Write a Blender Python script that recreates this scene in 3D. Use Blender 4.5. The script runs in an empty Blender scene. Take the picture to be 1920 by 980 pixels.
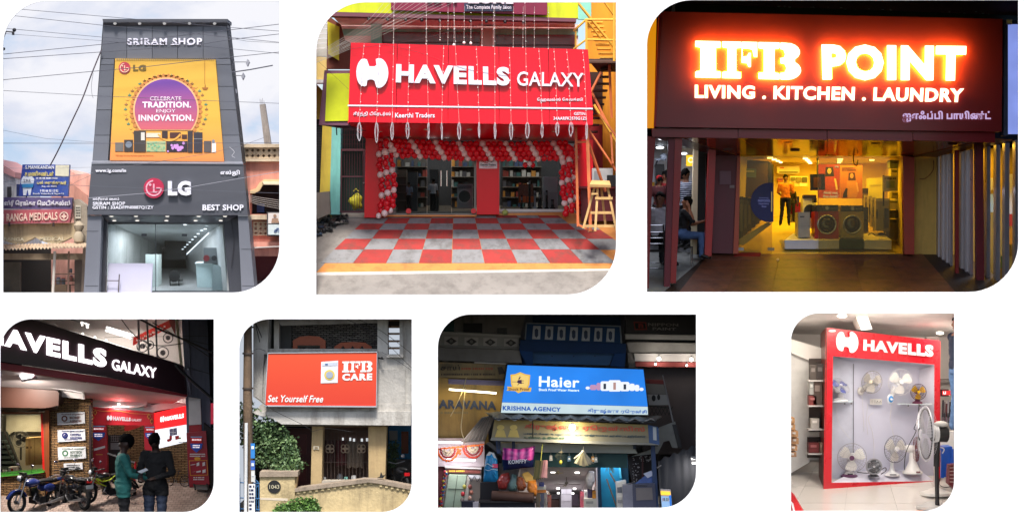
import bpy,bmesh,math,random
from mathutils import Vector,Matrix,noise
random.seed(11)
SC=bpy.context.scene
COL=SC.collection
R=math.radians
# ------------------------------------------------------------------ camera, sky, sun, exposure
DIST=38.4
U=0.01
cam_d=bpy.data.cameras.new('camera')
cam_d.sensor_width=36.0
cam_d.lens=36.0*DIST/19.2
cam_d.clip_start=0.1
cam_d.clip_end=500.0
cam=bpy.data.objects.new('camera',cam_d)
COL.objects.link(cam)
cam.location=(0,-DIST,0)
cam.rotation_euler=(R(90),0,0)
SC.camera=cam
SUN_EL,SUN_AZ=60.0,1.5
world=bpy.data.worlds.new('World')
SC.world=world
world.use_nodes=True
wn=world.node_tree.nodes
sky=wn.new('ShaderNodeTexSky')
sky.sky_type='NISHITA'
sky.sun_disc=False
sky.sun_elevation=R(SUN_EL)
sky.sun_rotation=R(180+SUN_AZ)
sky.dust_density=2.5
world.node_tree.links.new(sky.outputs[0],wn['Background'].inputs[0])
wn['Background'].inputs[1].default_value=0.11
sun_d=bpy.data.lights.new('sun','SUN')
sun_d.energy=2.8
sun_d.angle=R(12.0)
sun_d.color=(1.0,0.965,0.92)
sun=bpy.data.objects.new('sun',sun_d)
COL.objects.link(sun)
sdir=Vector((-math.sin(R(SUN_AZ))*math.cos(R(SUN_EL)),-math.cos(R(SUN_AZ))*math.cos(R(SUN_EL)),math.sin(R(SUN_EL))))
sun.rotation_euler=sdir.to_track_quat('Z','Y').to_euler()
SC.view_settings.view_transform='Standard'
SC.view_settings.look='None'
SC.view_settings.exposure=1.05
SC.view_settings.gamma=1.0
SC.view_settings.use_curve_mapping=False
EK=0.93
# ------------------------------------------------------------------ materials
def lin(c):
 c=c/255.0
 return c/12.92 if c<=0.04045 else((c+0.055)/1.055)**2.4
def rgb(c):return(lin(c[0]),lin(c[1]),lin(c[2]),1.0)
MATS={}
def mat(c,rough=0.6,metal=0.0,var=0.12,scale=2.5,bump=0.0,es=0.0,spec=0.5,coat=0.0,dirt=None,ev=0.0):
 """paint / plaster / metal of colour c (sRGB), mottled by noise; es = light given off"""
 es*=EK
 key=(tuple(c),rough,metal,var,scale,bump,es,spec,coat,dirt,ev)
 if key in MATS:return MATS[key]
 m=bpy.data.materials.new('finish_%d_%d_%d'%tuple(c[:3]))
 m.use_nodes=True
 nt=m.node_tree;N=nt.nodes;L=nt.links
 b=N['Principled BSDF']
 b.inputs['Roughness'].default_value=rough
 b.inputs['Metallic'].default_value=metal
 b.inputs['Specular IOR Level'].default_value=spec
 if coat:b.inputs['Coat Weight'].default_value=coat;b.inputs['Coat Roughness'].default_value=0.06
 base=rgb(c)
 if es:
  b.inputs['Base Color'].default_value=(0.02,0.02,0.02,1)
  b.inputs['Roughness'].default_value=0.5
  b.inputs['Emission Strength'].default_value=es
  b.inputs['Emission Color'].default_value=base
  if ev:
   tc=N.new('ShaderNodeTexCoord');nz=N.new('ShaderNodeTexNoise');nz.inputs['Scale'].default_value=scale
   L.new(tc.outputs['Object'],nz.inputs['Vector'])
   mr=N.new('ShaderNodeMapRange');mr.inputs[3].default_value=es*(1-ev);mr.inputs[4].default_value=es*(1+ev)
   mr.inputs[1].default_value=0.3;mr.inputs[2].default_value=0.7
   L.new(nz.outputs[0],mr.inputs[0]);L.new(mr.outputs[0],b.inputs['Emission Strength'])
 else:
  tc=N.new('ShaderNodeTexCoord')
  nz=N.new('ShaderNodeTexNoise');nz.inputs['Scale'].default_value=scale;nz.inputs['Detail'].default_value=6;nz.inputs['Roughness'].default_value=0.65
  L.new(tc.outputs['Object'],nz.inputs['Vector'])
  mx=N.new('ShaderNodeMix');mx.data_type='RGBA'
  lo=[base[i]*(1-var)for i in range(3)]+[1];hi=[min(1,base[i]*(1+var))for i in range(3)]+[1]
  mx.inputs[6].default_value=lo;mx.inputs[7].default_value=hi
  mr=N.new('ShaderNodeMapRange');mr.inputs[1].default_value=0.3;mr.inputs[2].default_value=0.7
  L.new(nz.outputs[0],mr.inputs[0]);L.new(mr.outputs[0],mx.inputs[0])
  out=mx.outputs[2]
  if dirt:
   mp=N.new('ShaderNodeMapping');mp.inputs['Scale'].default_value=(3.0,3.0,0.5)
   L.new(tc.outputs['Object'],mp.inputs['Vector'])
   n2=N.new('ShaderNodeTexNoise');n2.inputs['Scale'].default_value=1.4;n2.inputs['Detail'].default_value=9;n2.inputs['Roughness'].default_value=0.7
   L.new(mp.outputs[0],n2.inputs['Vector'])
   r2=N.new('ShaderNodeMapRange');r2.inputs[1].default_value=0.47;r2.inputs[2].default_value=0.68;r2.inputs[4].default_value=0.85
   L.new(n2.outputs[0],r2.inputs[0])
   m2=N.new('ShaderNodeMix');m2.data_type='RGBA';m2.inputs[7].default_value=rgb(dirt)
   L.new(r2.outputs[0],m2.inputs[0]);L.new(out,m2.inputs[6]);out=m2.outputs[2]
  L.new(out,b.inputs['Base Color'])
  if bump:
   bp=N.new('ShaderNodeBump');bp.inputs['Strength'].default_value=bump;bp.inputs['Distance'].default_value=0.02
   n3=N.new('ShaderNodeTexNoise');n3.inputs['Scale'].default_value=scale*8;n3.inputs['Detail'].default_value=5
   L.new(tc.outputs['Object'],n3.inputs['Vector']);L.new(n3.outputs[0],bp.inputs['Height']);L.new(bp.outputs[0],b.inputs['Normal'])
  rr=N.new('ShaderNodeMapRange');rr.inputs[3].default_value=max(0.02,rough-0.08);rr.inputs[4].default_value=min(1,rough+0.08)
  L.new(nz.outputs[0],rr.inputs[0]);L.new(rr.outputs[0],b.inputs['Roughness'])
 MATS[key]=m
 return m
def gradmat(top,bot,z0,z1,rough=0.5,axis=2,es=0.0):
 """a printed sheet whose ink runs from one colour at z1 to another at z0 (object space)"""
 m=bpy.data.materials.new('printed_sheet');m.use_nodes=True
 nt=m.node_tree;N=nt.nodes;L=nt.links;b=N['Principled BSDF'];b.inputs['Roughness'].default_value=rough
 tc=N.new('ShaderNodeTexCoord');sp=N.new('ShaderNodeSeparateXYZ');L.new(tc.outputs['Object'],sp.inputs[0])
 mr=N.new('ShaderNodeMapRange');mr.inputs[1].default_value=z0;mr.inputs[2].default_value=z1;L.new(sp.outputs[axis],mr.inputs[0])
 mx=N.new('ShaderNodeMix');mx.data_type='RGBA';mx.inputs[6].default_value=rgb(bot);mx.inputs[7].default_value=rgb(top)
 L.new(mr.outputs[0],mx.inputs[0])
 if es:
  L.new(mx.outputs[2],b.inputs['Emission Color']);b.inputs['Emission Strength'].default_value=es;b.inputs['Base Color'].default_value=(.02,.02,.02,1)
 else:L.new(mx.outputs[2],b.inputs['Base Color'])
 return m
def brickmat(c1,c2,mortar,w=0.25,h=0.06,rough=0.8,bump=0.6,msize=0.012,plane='XZ',off=0.5):
 m=bpy.data.materials.new('coursed_stone');m.use_nodes=True
 nt=m.node_tree;N=nt.nodes;L=nt.links;b=N['Principled BSDF'];b.inputs['Roughness'].default_value=rough
 tc=N.new('ShaderNodeTexCoord');sp=N.new('ShaderNodeSeparateXYZ');cb=N.new('ShaderNodeCombineXYZ');L.new(tc.outputs['Object'],sp.inputs[0])
 L.new(sp.outputs[0],cb.inputs[0]);L.new(sp.outputs[2 if plane=='XZ' else 1],cb.inputs[1])
 nz=N.new('ShaderNodeTexNoise');nz.inputs['Scale'].default_value=6;L.new(tc.outputs['Object'],nz.inputs['Vector'])
 va=N.new('ShaderNodeVectorMath');va.operation='MULTIPLY_ADD';va.inputs[1].default_value=(0.03,0.03,0);L.new(nz.outputs[1],va.inputs[0]);L.new(cb.outputs[0],va.inputs[2])
 bk=N.new('ShaderNodeTexBrick');bk.inputs['Color1'].default_value=rgb(c1);bk.inputs['Color2'].default_value=rgb(c2);bk.inputs['Mortar'].default_value=rgb(mortar)
 bk.inputs['Scale'].default_value=1;bk.inputs['Brick Width'].default_value=w;bk.inputs['Row Height'].default_value=h;bk.inputs['Mortar Size'].default_value=msize
 bk.inputs['Mortar Smooth'].default_value=0.6;bk.offset=off
 L.new(va.outputs[0],bk.inputs['Vector'])
 n2=N.new('ShaderNodeTexNoise');n2.inputs['Scale'].default_value=3;n2.inputs['Detail'].default_value=8;L.new(tc.outputs['Object'],n2.inputs['Vector'])
 mx=N.new('ShaderNodeMix');mx.data_type='RGBA';mx.blend_type='MULTIPLY';mx.inputs[0].default_value=0.6;L.new(bk.outputs[0],mx.inputs[6])
 cr=N.new('ShaderNodeMapRange');cr.inputs[1].default_value=.25;cr.inputs[2].default_value=.75;cr.inputs[3].default_value=.45;cr.inputs[4].default_value=1.25;L.new(n2.outputs[0],cr.inputs[0]);L.new(cr.outputs[0],mx.inputs[7])
 L.new(mx.outputs[2],b.inputs['Base Color'])
 bp=N.new('ShaderNodeBump');bp.inputs['Strength'].default_value=bump;bp.inputs['Distance'].default_value=0.03;bp.invert=True
 L.new(bk.outputs['Fac'],bp.inputs['Height']);L.new(bp.outputs[0],b.inputs['Normal'])
 return m
def glassmat(tint=(235,240,240),refl=0.10):
 key=('glass',tint,refl)
 if key in MATS:return MATS[key]
 m=bpy.data.materials.new('window_glass');m.use_nodes=True
 nt=m.node_tree;N=nt.nodes;L=nt.links
 for n in list(N):
  if n.type=='BSDF_PRINCIPLED':N.remove(n)
 t=N.new('ShaderNodeBsdfTransparent');t.inputs[0].default_value=rgb(tint)
 g=N.new('ShaderNodeBsdfGlossy');g.inputs['Roughness'].default_value=0.02
 fr=N.new('ShaderNodeFresnel');fr.inputs[0].default_value=1.45
 ad=N.new('ShaderNodeMath');ad.operation='ADD';ad.inputs[1].default_value=refl-0.04;L.new(fr.outputs[0],ad.inputs[0])
 mx=N.new('ShaderNodeMixShader');L.new(ad.outputs[0],mx.inputs[0]);L.new(t.outputs[0],mx.inputs[1]);L.new(g.outputs[0],mx.inputs[2])
 L.new(mx.outputs[0],N['Material Output'].inputs[0])
 MATS[key]=m
 return m
def emit(c,s,ev=0.0,scale=2.0):return mat(c,es=s,ev=ev,scale=scale)
# ------------------------------------------------------------------ layout: (x, y) on a drawing of the place plus metres behind the wall -> point
OX,OY,OS=0.0,0.0,1.0
def setT(ox=0.0,oy=0.0,s=1.0):
 global OX,OY,OS
 OX,OY,OS=ox,oy,s
def W(x,y,d=0.0):
 x=OX+x/OS;y=OY+y/OS
 k=(1+d/DIST)*U
 return Vector(((x-960)*k,d,(490-y)*k))
def WR(r,d=0.0):return r/OS*(1+d/DIST)*U
class Ground:
 """a raked floor through two front-to-back positions; gives the depth at any height on the drawing"""
 def __init__(s,y0,d0,y1,d1):
  z0=W(0,y0,d0).z;z1=W(0,y1,d1).z
  s.b=(z1-z0)/(d1-d0);s.a=z0-s.b*d0
 def d(s,y):
  q=(490-(OY+y/OS))*U
  return(q-s.a)/(s.b-q/DIST)
 def p(s,x,y):return W(x,y,s.d(y))
# ------------------------------------------------------------------ mesh builder
class MB:
 def __init__(s):s.v=[];s.f=[];s.mi=[];s.cur=0
 def add(s,vs,fs):
  o=len(s.v);s.v+=[Vector(v)for v in vs]
  for f in fs:s.f.append([o+i for i in f]);s.mi.append(s.cur)
  return s
 def use(s,i):s.cur=i;return s
 def ext(s,P,vec):
  """polygon of points pushed along vec"""
  n=len(P);vec=Vector(vec)
  s.add(list(P)+[p+vec for p in P],[list(range(n)),list(range(2*n-1,n-1,-1))]+[[i,i+n,(i+1)%n+n,(i+1)%n]for i in range(n)])
  return s
 def prism(s,pts,d,th):
  """outline on the drawing, front face at depth d (or its own third number), th metres thick towards the back"""
  return s.ext([W(p[0],p[1],p[2]if len(p)>2 else d)for p in pts],(0,th,0))
 def box(s,x0,y0,x1,y1,d,th):return s.prism([(x0,y0),(x1,y0),(x1,y1),(x0,y1)],d,th)
 def lbox(s,a,b):
  (x0,y0,z0),(x1,y1,z1)=a,b
  return s.ext([Vector((x0,y0,z0)),Vector((x1,y0,z0)),Vector((x1,y0,z1)),Vector((x0,y0,z1))],(0,y1-y0,0))
 def slab(s,pts,th,down=True):
  P=[W(*p)for p in pts]
  n=Vector((0,0,0))
  for i in range(len(P)):n+=P[i].cross(P[(i+1)%len(P)])
  n.normalize()
  if(n.z>0)==down:n=-n
  return s.ext(P,n*th)
 def tube(s,P,r,n=6,r1=None,cap=True):
  P=[Vector(p)for p in P];k=len(P);vs=[]
  rr=r if isinstance(r,(list,tuple))else[r+((r1 if r1 is not None else r)-r)*i/max(1,k-1)for i in range(k)]
  t0=(P[1]-P[0]).normalized()
  up=Vector((0,0,1))if abs(t0.z)<0.9 else Vector((0,1,0))
  a=t0.cross(up).normalized()
  for i in range(k):
   t=(P[min(k-1,i+1)]-P[max(0,i-1)]).normalized()
   a=(a-t*a.dot(t)).normalized();b=t.cross(a)
   for j in range(n):
    q=2*math.pi*(j+.5)/n
    vs.append(P[i]+(a*math.cos(q)+b*math.sin(q))*rr[i])
  fs=[[i*n+j,i*n+(j+1)%n,(i+1)*n+(j+1)%n,(i+1)*n+j]for i in range(k-1)for j in range(n)]
  if cap:fs+=[list(range(n-1,-1,-1)),list(range((k-1)*n,k*n))]
  return s.add(vs,fs)
 def ptube(s,pts,r,n=5,r1=None):
  d=pts[0][2]
  return s.tube([W(*p)for p in pts],WR(r,d),n,WR(r1,d)if r1 is not None else None)
 def ball(s,c,r,u=10,w=7,sc=(1,1,1),M=None):
  c=Vector(c);vs=[Vector((0,0,r*sc[2]))]
  for i in range(1,w):
   t=math.pi*i/w
   for j in range(u):
    q=2*math.pi*j/u
    vs.append(Vector((r*sc[0]*math.sin(t)*math.cos(q),r*sc[1]*math.sin(t)*math.sin(q),r*sc[2]*math.cos(t))))
  vs.append(Vector((0,0,-r*sc[2])))
  fs=[[0,1+j,1+(j+1)%u]for j in range(u)]
  fs+=[[1+i*u+j,1+(i+1)*u+j,1+(i+1)*u+(j+1)%u,1+i*u+(j+1)%u]for i in range(w-2)for j in range(u)]
  e=len(vs)-1;fs+=[[e,1+(w-2)*u+(j+1)%u,1+(w-2)*u+j]for j in range(u)]
  if M:vs=[M@v for v in vs]
  return s.add([c+v for v in vs],fs)
 def lathe(s,prof,c=(0,0,0),n=18,M=None):
  c=Vector(c);vs=[]
  for(r,z)in prof:
   for j in range(n):
    q=2*math.pi*j/n;v=Vector((r*math.cos(q),r*math.sin(q),z))
    vs.append(c+(M@v if M else v))
  k=len(prof)
  fs=[[i*n+j,i*n+(j+1)%n,(i+1)*n+(j+1)%n,(i+1)*n+j]for i in range(k-1)for j in range(n)]
  fs+=[list(range(n-1,-1,-1)),list(range((k-1)*n,k*n))]
  return s.add(vs,fs)
 def ring(s,c,Rr,r,M=None,n=24,m=6,a0=0,a1=2*math.pi):
  """a round bar bent into a circle (or arc) in the local XZ plane"""
  c=Vector(c);full=abs(a1-a0-2*math.pi)<1e-6;P=[]
  k=n if full else n+1
  vs=[]
  for i in range(k):
   q=a0+(a1-a0)*i/n
   for j in range(m):
    t=2*math.pi*j/m;rad=Rr+r*math.cos(t)
    v=Vector((rad*math.cos(q),r*math.sin(t),rad*math.sin(q)));vs.append(c+(M@v if M else v))
  fs=[[i*m+j,i*m+(j+1)%m,((i+1)%k)*m+(j+1)%m,((i+1)%k)*m+j]for i in range(n if full else k-1)for j in range(m)]
  return s.add(vs,fs)
 def disc(s,x,y,r,d,th,n=28,ry=None):return s.prism(circ(x,y,r,n,ry),d,th)
 def build(s,name,m,parent=None,smooth=False,label=None,cat=None,group=None,kind=None):
  me=bpy.data.meshes.new(name)
  me.from_pydata([tuple(v)for v in s.v],[],s.f)
  mm=m if isinstance(m,(list,tuple))else[m]
  for q in mm:me.materials.append(q)
  if len(mm)>1:
   for p,i in zip(me.polygons,s.mi):p.material_index=i
  bm=bmesh.new();bm.from_mesh(me);bmesh.ops.recalc_face_normals(bm,faces=bm.faces);bm.to_mesh(me);bm.free()
  if smooth:
   for p in me.polygons:p.use_smooth=True
   if smooth!='all':me.set_sharp_from_angle(angle=R(40))
  return link(name,me,parent,label,cat,group,kind)
def circ(x,y,r,n=28,ry=None,a0=0,a1=360):
 ry=r if ry is None else ry
 return[(x+r*math.cos(R(a0+(a1-a0)*i/n)),y-ry*math.sin(R(a0+(a1-a0)*i/n)))for i in range(n if a1-a0==360 else n+1)]
def arcband(x,y,r0,r1,a0,a1,n=24):return circ(x,y,r1,n,None,a0,a1)+circ(x,y,r0,n,None,a0,a1)[::-1]
def tag(o,label=None,cat=None,group=None,kind=None):
 if label:o['label']=label
 if cat:o['category']=cat
 if group:o['group']=group
 if kind:o['kind']=kind
 return o
def link(name,me,parent=None,label=None,cat=None,group=None,kind=None):
 o=bpy.data.objects.new(name,me);COL.objects.link(o)
 if parent:o.parent=parent
 return tag(o,label,cat,group,kind)
ROOTS=[]
def thing(name,label,cat,group=None):
 o=bpy.data.objects.new(name,None);COL.objects.link(o);o.empty_display_size=0.1;ROOTS.append(o)
 return tag(o,label,cat,group)
def placed(name,label,cat,p,s,yaw=0.0,group=None,roll=0.0,pitch=0.0):
 """a thing built in its own metric coordinates: stands at p, s times life size, turned by yaw degrees"""
 o=bpy.data.objects.new(name,None);COL.objects.link(o);o.empty_display_size=0.1
 o.location=p;o.scale=(s,s,s);o.rotation_euler=(R(pitch),R(roll),R(yaw))
 return tag(o,label,cat,group)
def prism(name,pts,d,th,m,parent=None,**k):return MB().prism(pts,d,th).build(name,m,parent,**k)
def rect(name,x0,y0,x1,y1,d,th,m,parent=None,**k):return MB().box(x0,y0,x1,y1,d,th).build(name,m,parent,**k)
def wire(name,pts,r,m,parent=None,n=5,**k):return MB().ptube(pts,r,n).build(name,m,parent,**k)
def curve(pts,n=8,sag=0):
 """smooth path through points (Catmull-Rom)"""
 out=[];q=[pts[0]]+list(pts)+[pts[-1]]
 for i in range(1,len(q)-2):
  for k in range(n):
   t=k/n;p0,p1,p2,p3=(Vector(q[i+j])for j in(-1,0,1,2))
   out.append(tuple(.5*(2*p1+(p2-p0)*t+(2*p0-5*p1+4*p2-p3)*t*t+(3*p1-p0-3*p2+p3)*t**3)))
 return out+[tuple(pts[-1])]
# ------------------------------------------------------------------ lettering
def glyph_mesh(body,bold=0.0,shear=0.0,th=0.02,spacing=1.0,bevel=0.0):
 c=bpy.data.curves.new('lettering','FONT');c.body=body;c.size=1;c.offset=bold;c.shear=shear;c.extrude=0.5;c.space_character=spacing
 c.resolution_u=3
 o=bpy.data.objects.new('lettering',c);COL.objects.link(o)
 dg=bpy.context.evaluated_depsgraph_get();dg.update()
 me=bpy.data.meshes.new_from_object(o.evaluated_get(dg))
 bpy.data.objects.remove(o);bpy.data.curves.remove(c)
 return me
def text(body,q,d,m,parent=None,th=0.02,bold=0.0,shear=0.0,name='lettering',split=None,spacing=1.0,gap=0.003,label=None):
 """lettering whose ink fills q: a box (x0, y0, x1, y1) or four corners TL TR BR BL; stands th proud of depth d"""
 me=glyph_mesh(body,bold,shear,th,spacing+bold*2.6)
 if len(me.vertices)==0:return None
 if len(q)==4 and not isinstance(q[0],(tuple,list)):
  x0,y0,x1,y1=q;q=[(x0,y0),(x1,y0),(x1,y1),(x0,y1)]
 q=[tuple(p)+((d,)if len(p)==2 else())for p in q]
 xs=[v.co.x for v in me.vertices];ys=[v.co.y for v in me.vertices]
 ax,bx,ay,by=min(xs),max(xs),min(ys),max(ys)
 for v in me.vertices:
  u=(v.co.x-ax)/(bx-ax);w=(v.co.y-ay)/(by-ay);f=0 if v.co.z>0 else 1
  p=[(q[3][i]*(1-u)+q[2][i]*u)*(1-w)+(q[0][i]*(1-u)+q[1][i]*u)*w for i in range(3)]
  r=W(p[0],p[1],p[2]-th-gap);r.y+=th*f
  v.co=r
 me.materials.clear();me.materials.append(m)
 for p in me.polygons:p.material_index=0;p.use_smooth=False
 me.name=name
 if not split:return link(name,me,parent,label)
 bm=bmesh.new();bm.from_mesh(me);bmesh.ops.remove_doubles(bm,verts=bm.verts,dist=1e-5)
 seen=set();objs=[]
 for f in bm.faces:
  if f in seen:continue
  st=[f];isl=[]
  seen.add(f)
  while st:
   g=st.pop();isl.append(g)
   for e in g.edges:
    for h in e.link_faces:
     if h not in seen:seen.add(h);st.append(h)
  vs=list({v for g in isl for v in g.verts});ix={v:i for i,v in enumerate(vs)}
  m2=bpy.data.meshes.new(split);m2.from_pydata([tuple(v.co)for v in vs],[],[[ix[v]for v in g.verts]for g in isl]);m2.materials.append(m)
  objs.append(link(split,m2,parent))
 bm.free();bpy.data.meshes.remove(me)
 return objs
def slab_letters(q,d,th,m,parent,name='letter'):
 """the three slab-serif stencil letters I F B filling the four corners q"""
 q=[tuple(p)for p in q]
 def mp(u,w):
  x=(q[0][0]*(1-u)+q[1][0]*u)*(1-w)+(q[3][0]*(1-u)+q[2][0]*u)*w
  y=(q[0][1]*(1-u)+q[1][1]*u)*(1-w)+(q[3][1]*(1-u)+q[2][1]*u)*w
  return(x,y)
 stem=lambda a,b:[(a,0),(b,0),(b,.15),(b-.045,.17),(b-.045,.83),(b,.85),(b,1),(a,1),(a,.85),(a+.05,.83),(a+.05,.17),(a,.15)]
 fa=[(.44,0),(.585,0),(.585,.40),(.555,.40),(.54,.2),(.50,.17),(.445,.17),(.445,.40),(.49,.39),(.505,.30),(.525,.30),(.525,.68),(.505,.68),(.49,.58),(.445,.57),(.44,.57)]
 bb=[(.81,0)]+[(.86+.13*math.sin(R(t)),.25-.25*math.cos(R(t)))for t in range(20,150,20)]+[(.94,.48)]+[(.87+.13*math.sin(R(t)),.74-.26*math.cos(R(t)))for t in range(35,180,20)]+[(.81,1),(.81,.84),(.85,.82),(.868,.70),(.85,.58),(.81,.56),(.81,.42),(.845,.40),(.855,.30),(.84,.18),(.81,.16)]
 out=[]
 for ps in([stem(0,.235)],[stem(.255,.43),fa],[stem(.60,.795),bb]):
  b=MB()
  for p in ps:b.prism([mp(*t)for t in p],d-th-.003,th)
  out.append(b.build(name,m,parent))
 return out
def dashes(x0,y0,x1,y1,d,m,parent,rows=1):
 """print too small to read: rows of short strokes"""
 b=MB();h=(y1-y0)/rows
 for r in range(rows):
  x=x0
  while x<x1-h*.3:
   w=min(x1-x,h*random.uniform(.25,.7));b.box(x,y0+r*h+h*.2,x+w,y0+r*h+h*.75,d-.005,.004);x+=w+h*(.12 if random.random()<.8 else .4)
 return b.build('print_lines',m,parent,kind='stuff')
def axe_mark(x0,y0,x1,y1,d,th,m,parent,name='emblem',skew=0):
 """round double-bladed emblem"""
 P=[(.16,.04),(.24,.02),(.33,.05),(.40,.27),(.45,.28),(.57,.28),(.63,.24),(.61,.04),(.70,0)]+[(.70+.30*math.sin(R(t)),.5-.5*math.cos(R(t)))for t in range(15,180,15)]+[(.70,1),(.63,.98),(.57,.76),(.50,.72),(.40,.72),(.34,.76),(.32,.92),(.25,.95),(.20,.93)]+[(.20-.20*math.sin(R(t)),.49+.44*math.cos(R(t)))for t in range(15,175,20)]
 return prism(name,[(x0+(x1-x0)*u,y0+(y1-y0)*w+skew*u)for u,w in P],d-th-.003,th,m,parent)
def face_logo(x,y,r,d,th,parent,red=(165,25,60),white=(235,225,228),flat=False):
 """round red emblem: an open ring, a hooked stroke and a dot"""
 o=MB().disc(x,y,r,d-th-.003,th).build('emblem',mat(red,.35),parent,smooth=True)
 e=d-th-.004;w=mat(white,.4)
 b=MB();b.prism(arcband(x,y,r*.66,r*.80,95,360),e-.008,.008)
 b.box(x+r*.25,y-r*.07,x+r*.64,y+r*.07,e-.009,.008)
 b.prism([(x-r*.08,y-r*.42),(x+r*.08,y-r*.42),(x+r*.08,y+r*.32),(x+r*.32,y+r*.32),(x+r*.32,y+r*.46),(x-r*.08,y+r*.46)],e-.01,.008)
 b.disc(x-r*.36,y-r*.33,r*.13,e-.009,.008,12)
 b.build('emblem_mark',w,o)
 return o
def case(rects,depth,colour,top=True,kname='partition',back=None,bottom=True,front=0.03):
 """the walls of the recess behind one opening of the white wall"""
 x0,y0,x1,y1=rects;m=mat(colour,.9,var=.05)
 b=MB();q=12
 sides=[((x0-q,y0-40 if not top else y0-q),(x0-q,y1+q),(-1,0,0)),((x1+q,y0-40 if not top else y0-q),(x1+q,y1+q),(1,0,0))]
 if top:sides.append(((x0-q,y0-q),(x1+q,y0-q),(0,0,1)))
 if bottom:sides.append(((x0-q,y1+q),(x1+q,y1+q),(0,0,-1)))
 for a,c,v in sides:b.ext([W(*a,front),W(*c,front),W(*c,depth),W(*a,depth)],Vector(v)*0.03)
 if back:b.box(x0-q,y0-q-(30 if not top else 0),x1+q,y1+q,depth,.05)
 return b.build(kname,m,kind='structure')
def lamp(p,energy,c=(255,250,240),size=0.3,aim=(0,0,-1),sy=None,name='lamp_light'):
 l=bpy.data.lights.new(name,'AREA');l.energy=energy*EK;l.color=rgb(c)[:3];l.size=size
 if sy:l.shape='RECTANGLE';l.size_y=sy
 o=bpy.data.objects.new(name,l);COL.objects.link(o);o.location=p
 o.rotation_euler=(-Vector(aim)).to_track_quat('Z','Y').to_euler()
 return o
# ------------------------------------------------------------------ the white wall and its seven openings
def opening(x0,y0,x1,y1,r0,r1,n=12):
 """two opposite corners rounded"""
 p=[(x0,y0+r0)]+[(x0+r0-r0*math.cos(R(90*i/n)),y0+r0-r0*math.sin(R(90*i/n)))for i in range(1,n+1)]
 p+=[(x1,y0),(x1,y1-r1)]+[(x1-r1+r1*math.cos(R(90*i/n)),y1-r1+r1*math.sin(R(90*i/n)))for i in range(1,n+1)]+[(x0,y1)]
 return p
OPEN=[(6,2,524,548,84,88),(593,5,1155,552,92,92),(1213,0.9,1909,547,84,92),(1,598,401,959,58,58),(449,598,772,959,56,56),(821,589,1305,951,62,66),(1483,587,1789,957,52,56)]
def white_wall():
 c=bpy.data.curves.new('white_wall','CURVE');c.dimensions='2D';c.fill_mode='BOTH';c.extrude=0.012
 def sp(pts):
  s=c.splines.new('POLY');s.points.add(len(pts)-1);s.use_cyclic_u=True
  for q,(x,y)in zip(s.points,pts):q.co=((x-960)*U,(490-y)*U,0,1)
 sp([(-700,0.2),(2620,0.2),(2620,1500),(-700,1500)])
 for o in OPEN:sp(opening(*o))
 ob=bpy.data.objects.new('white_wall',c);COL.objects.link(ob)
 dg=bpy.context.evaluated_depsgraph_get();dg.update()
 me=bpy.data.meshes.new_from_object(ob.evaluated_get(dg));bpy.data.objects.remove(ob)
 for v in me.vertices:v.co=(v.co.x,-v.co.z,v.co.y)
 me.materials.clear();me.materials.append(mat((233,233,233),.9,var=.01,spec=.1))
 for p in me.polygons:p.use_smooth=False
 o=link('white_wall',me,kind='structure',label='plain white wall around seven round-cornered openings')
 return o
white_wall()
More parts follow.
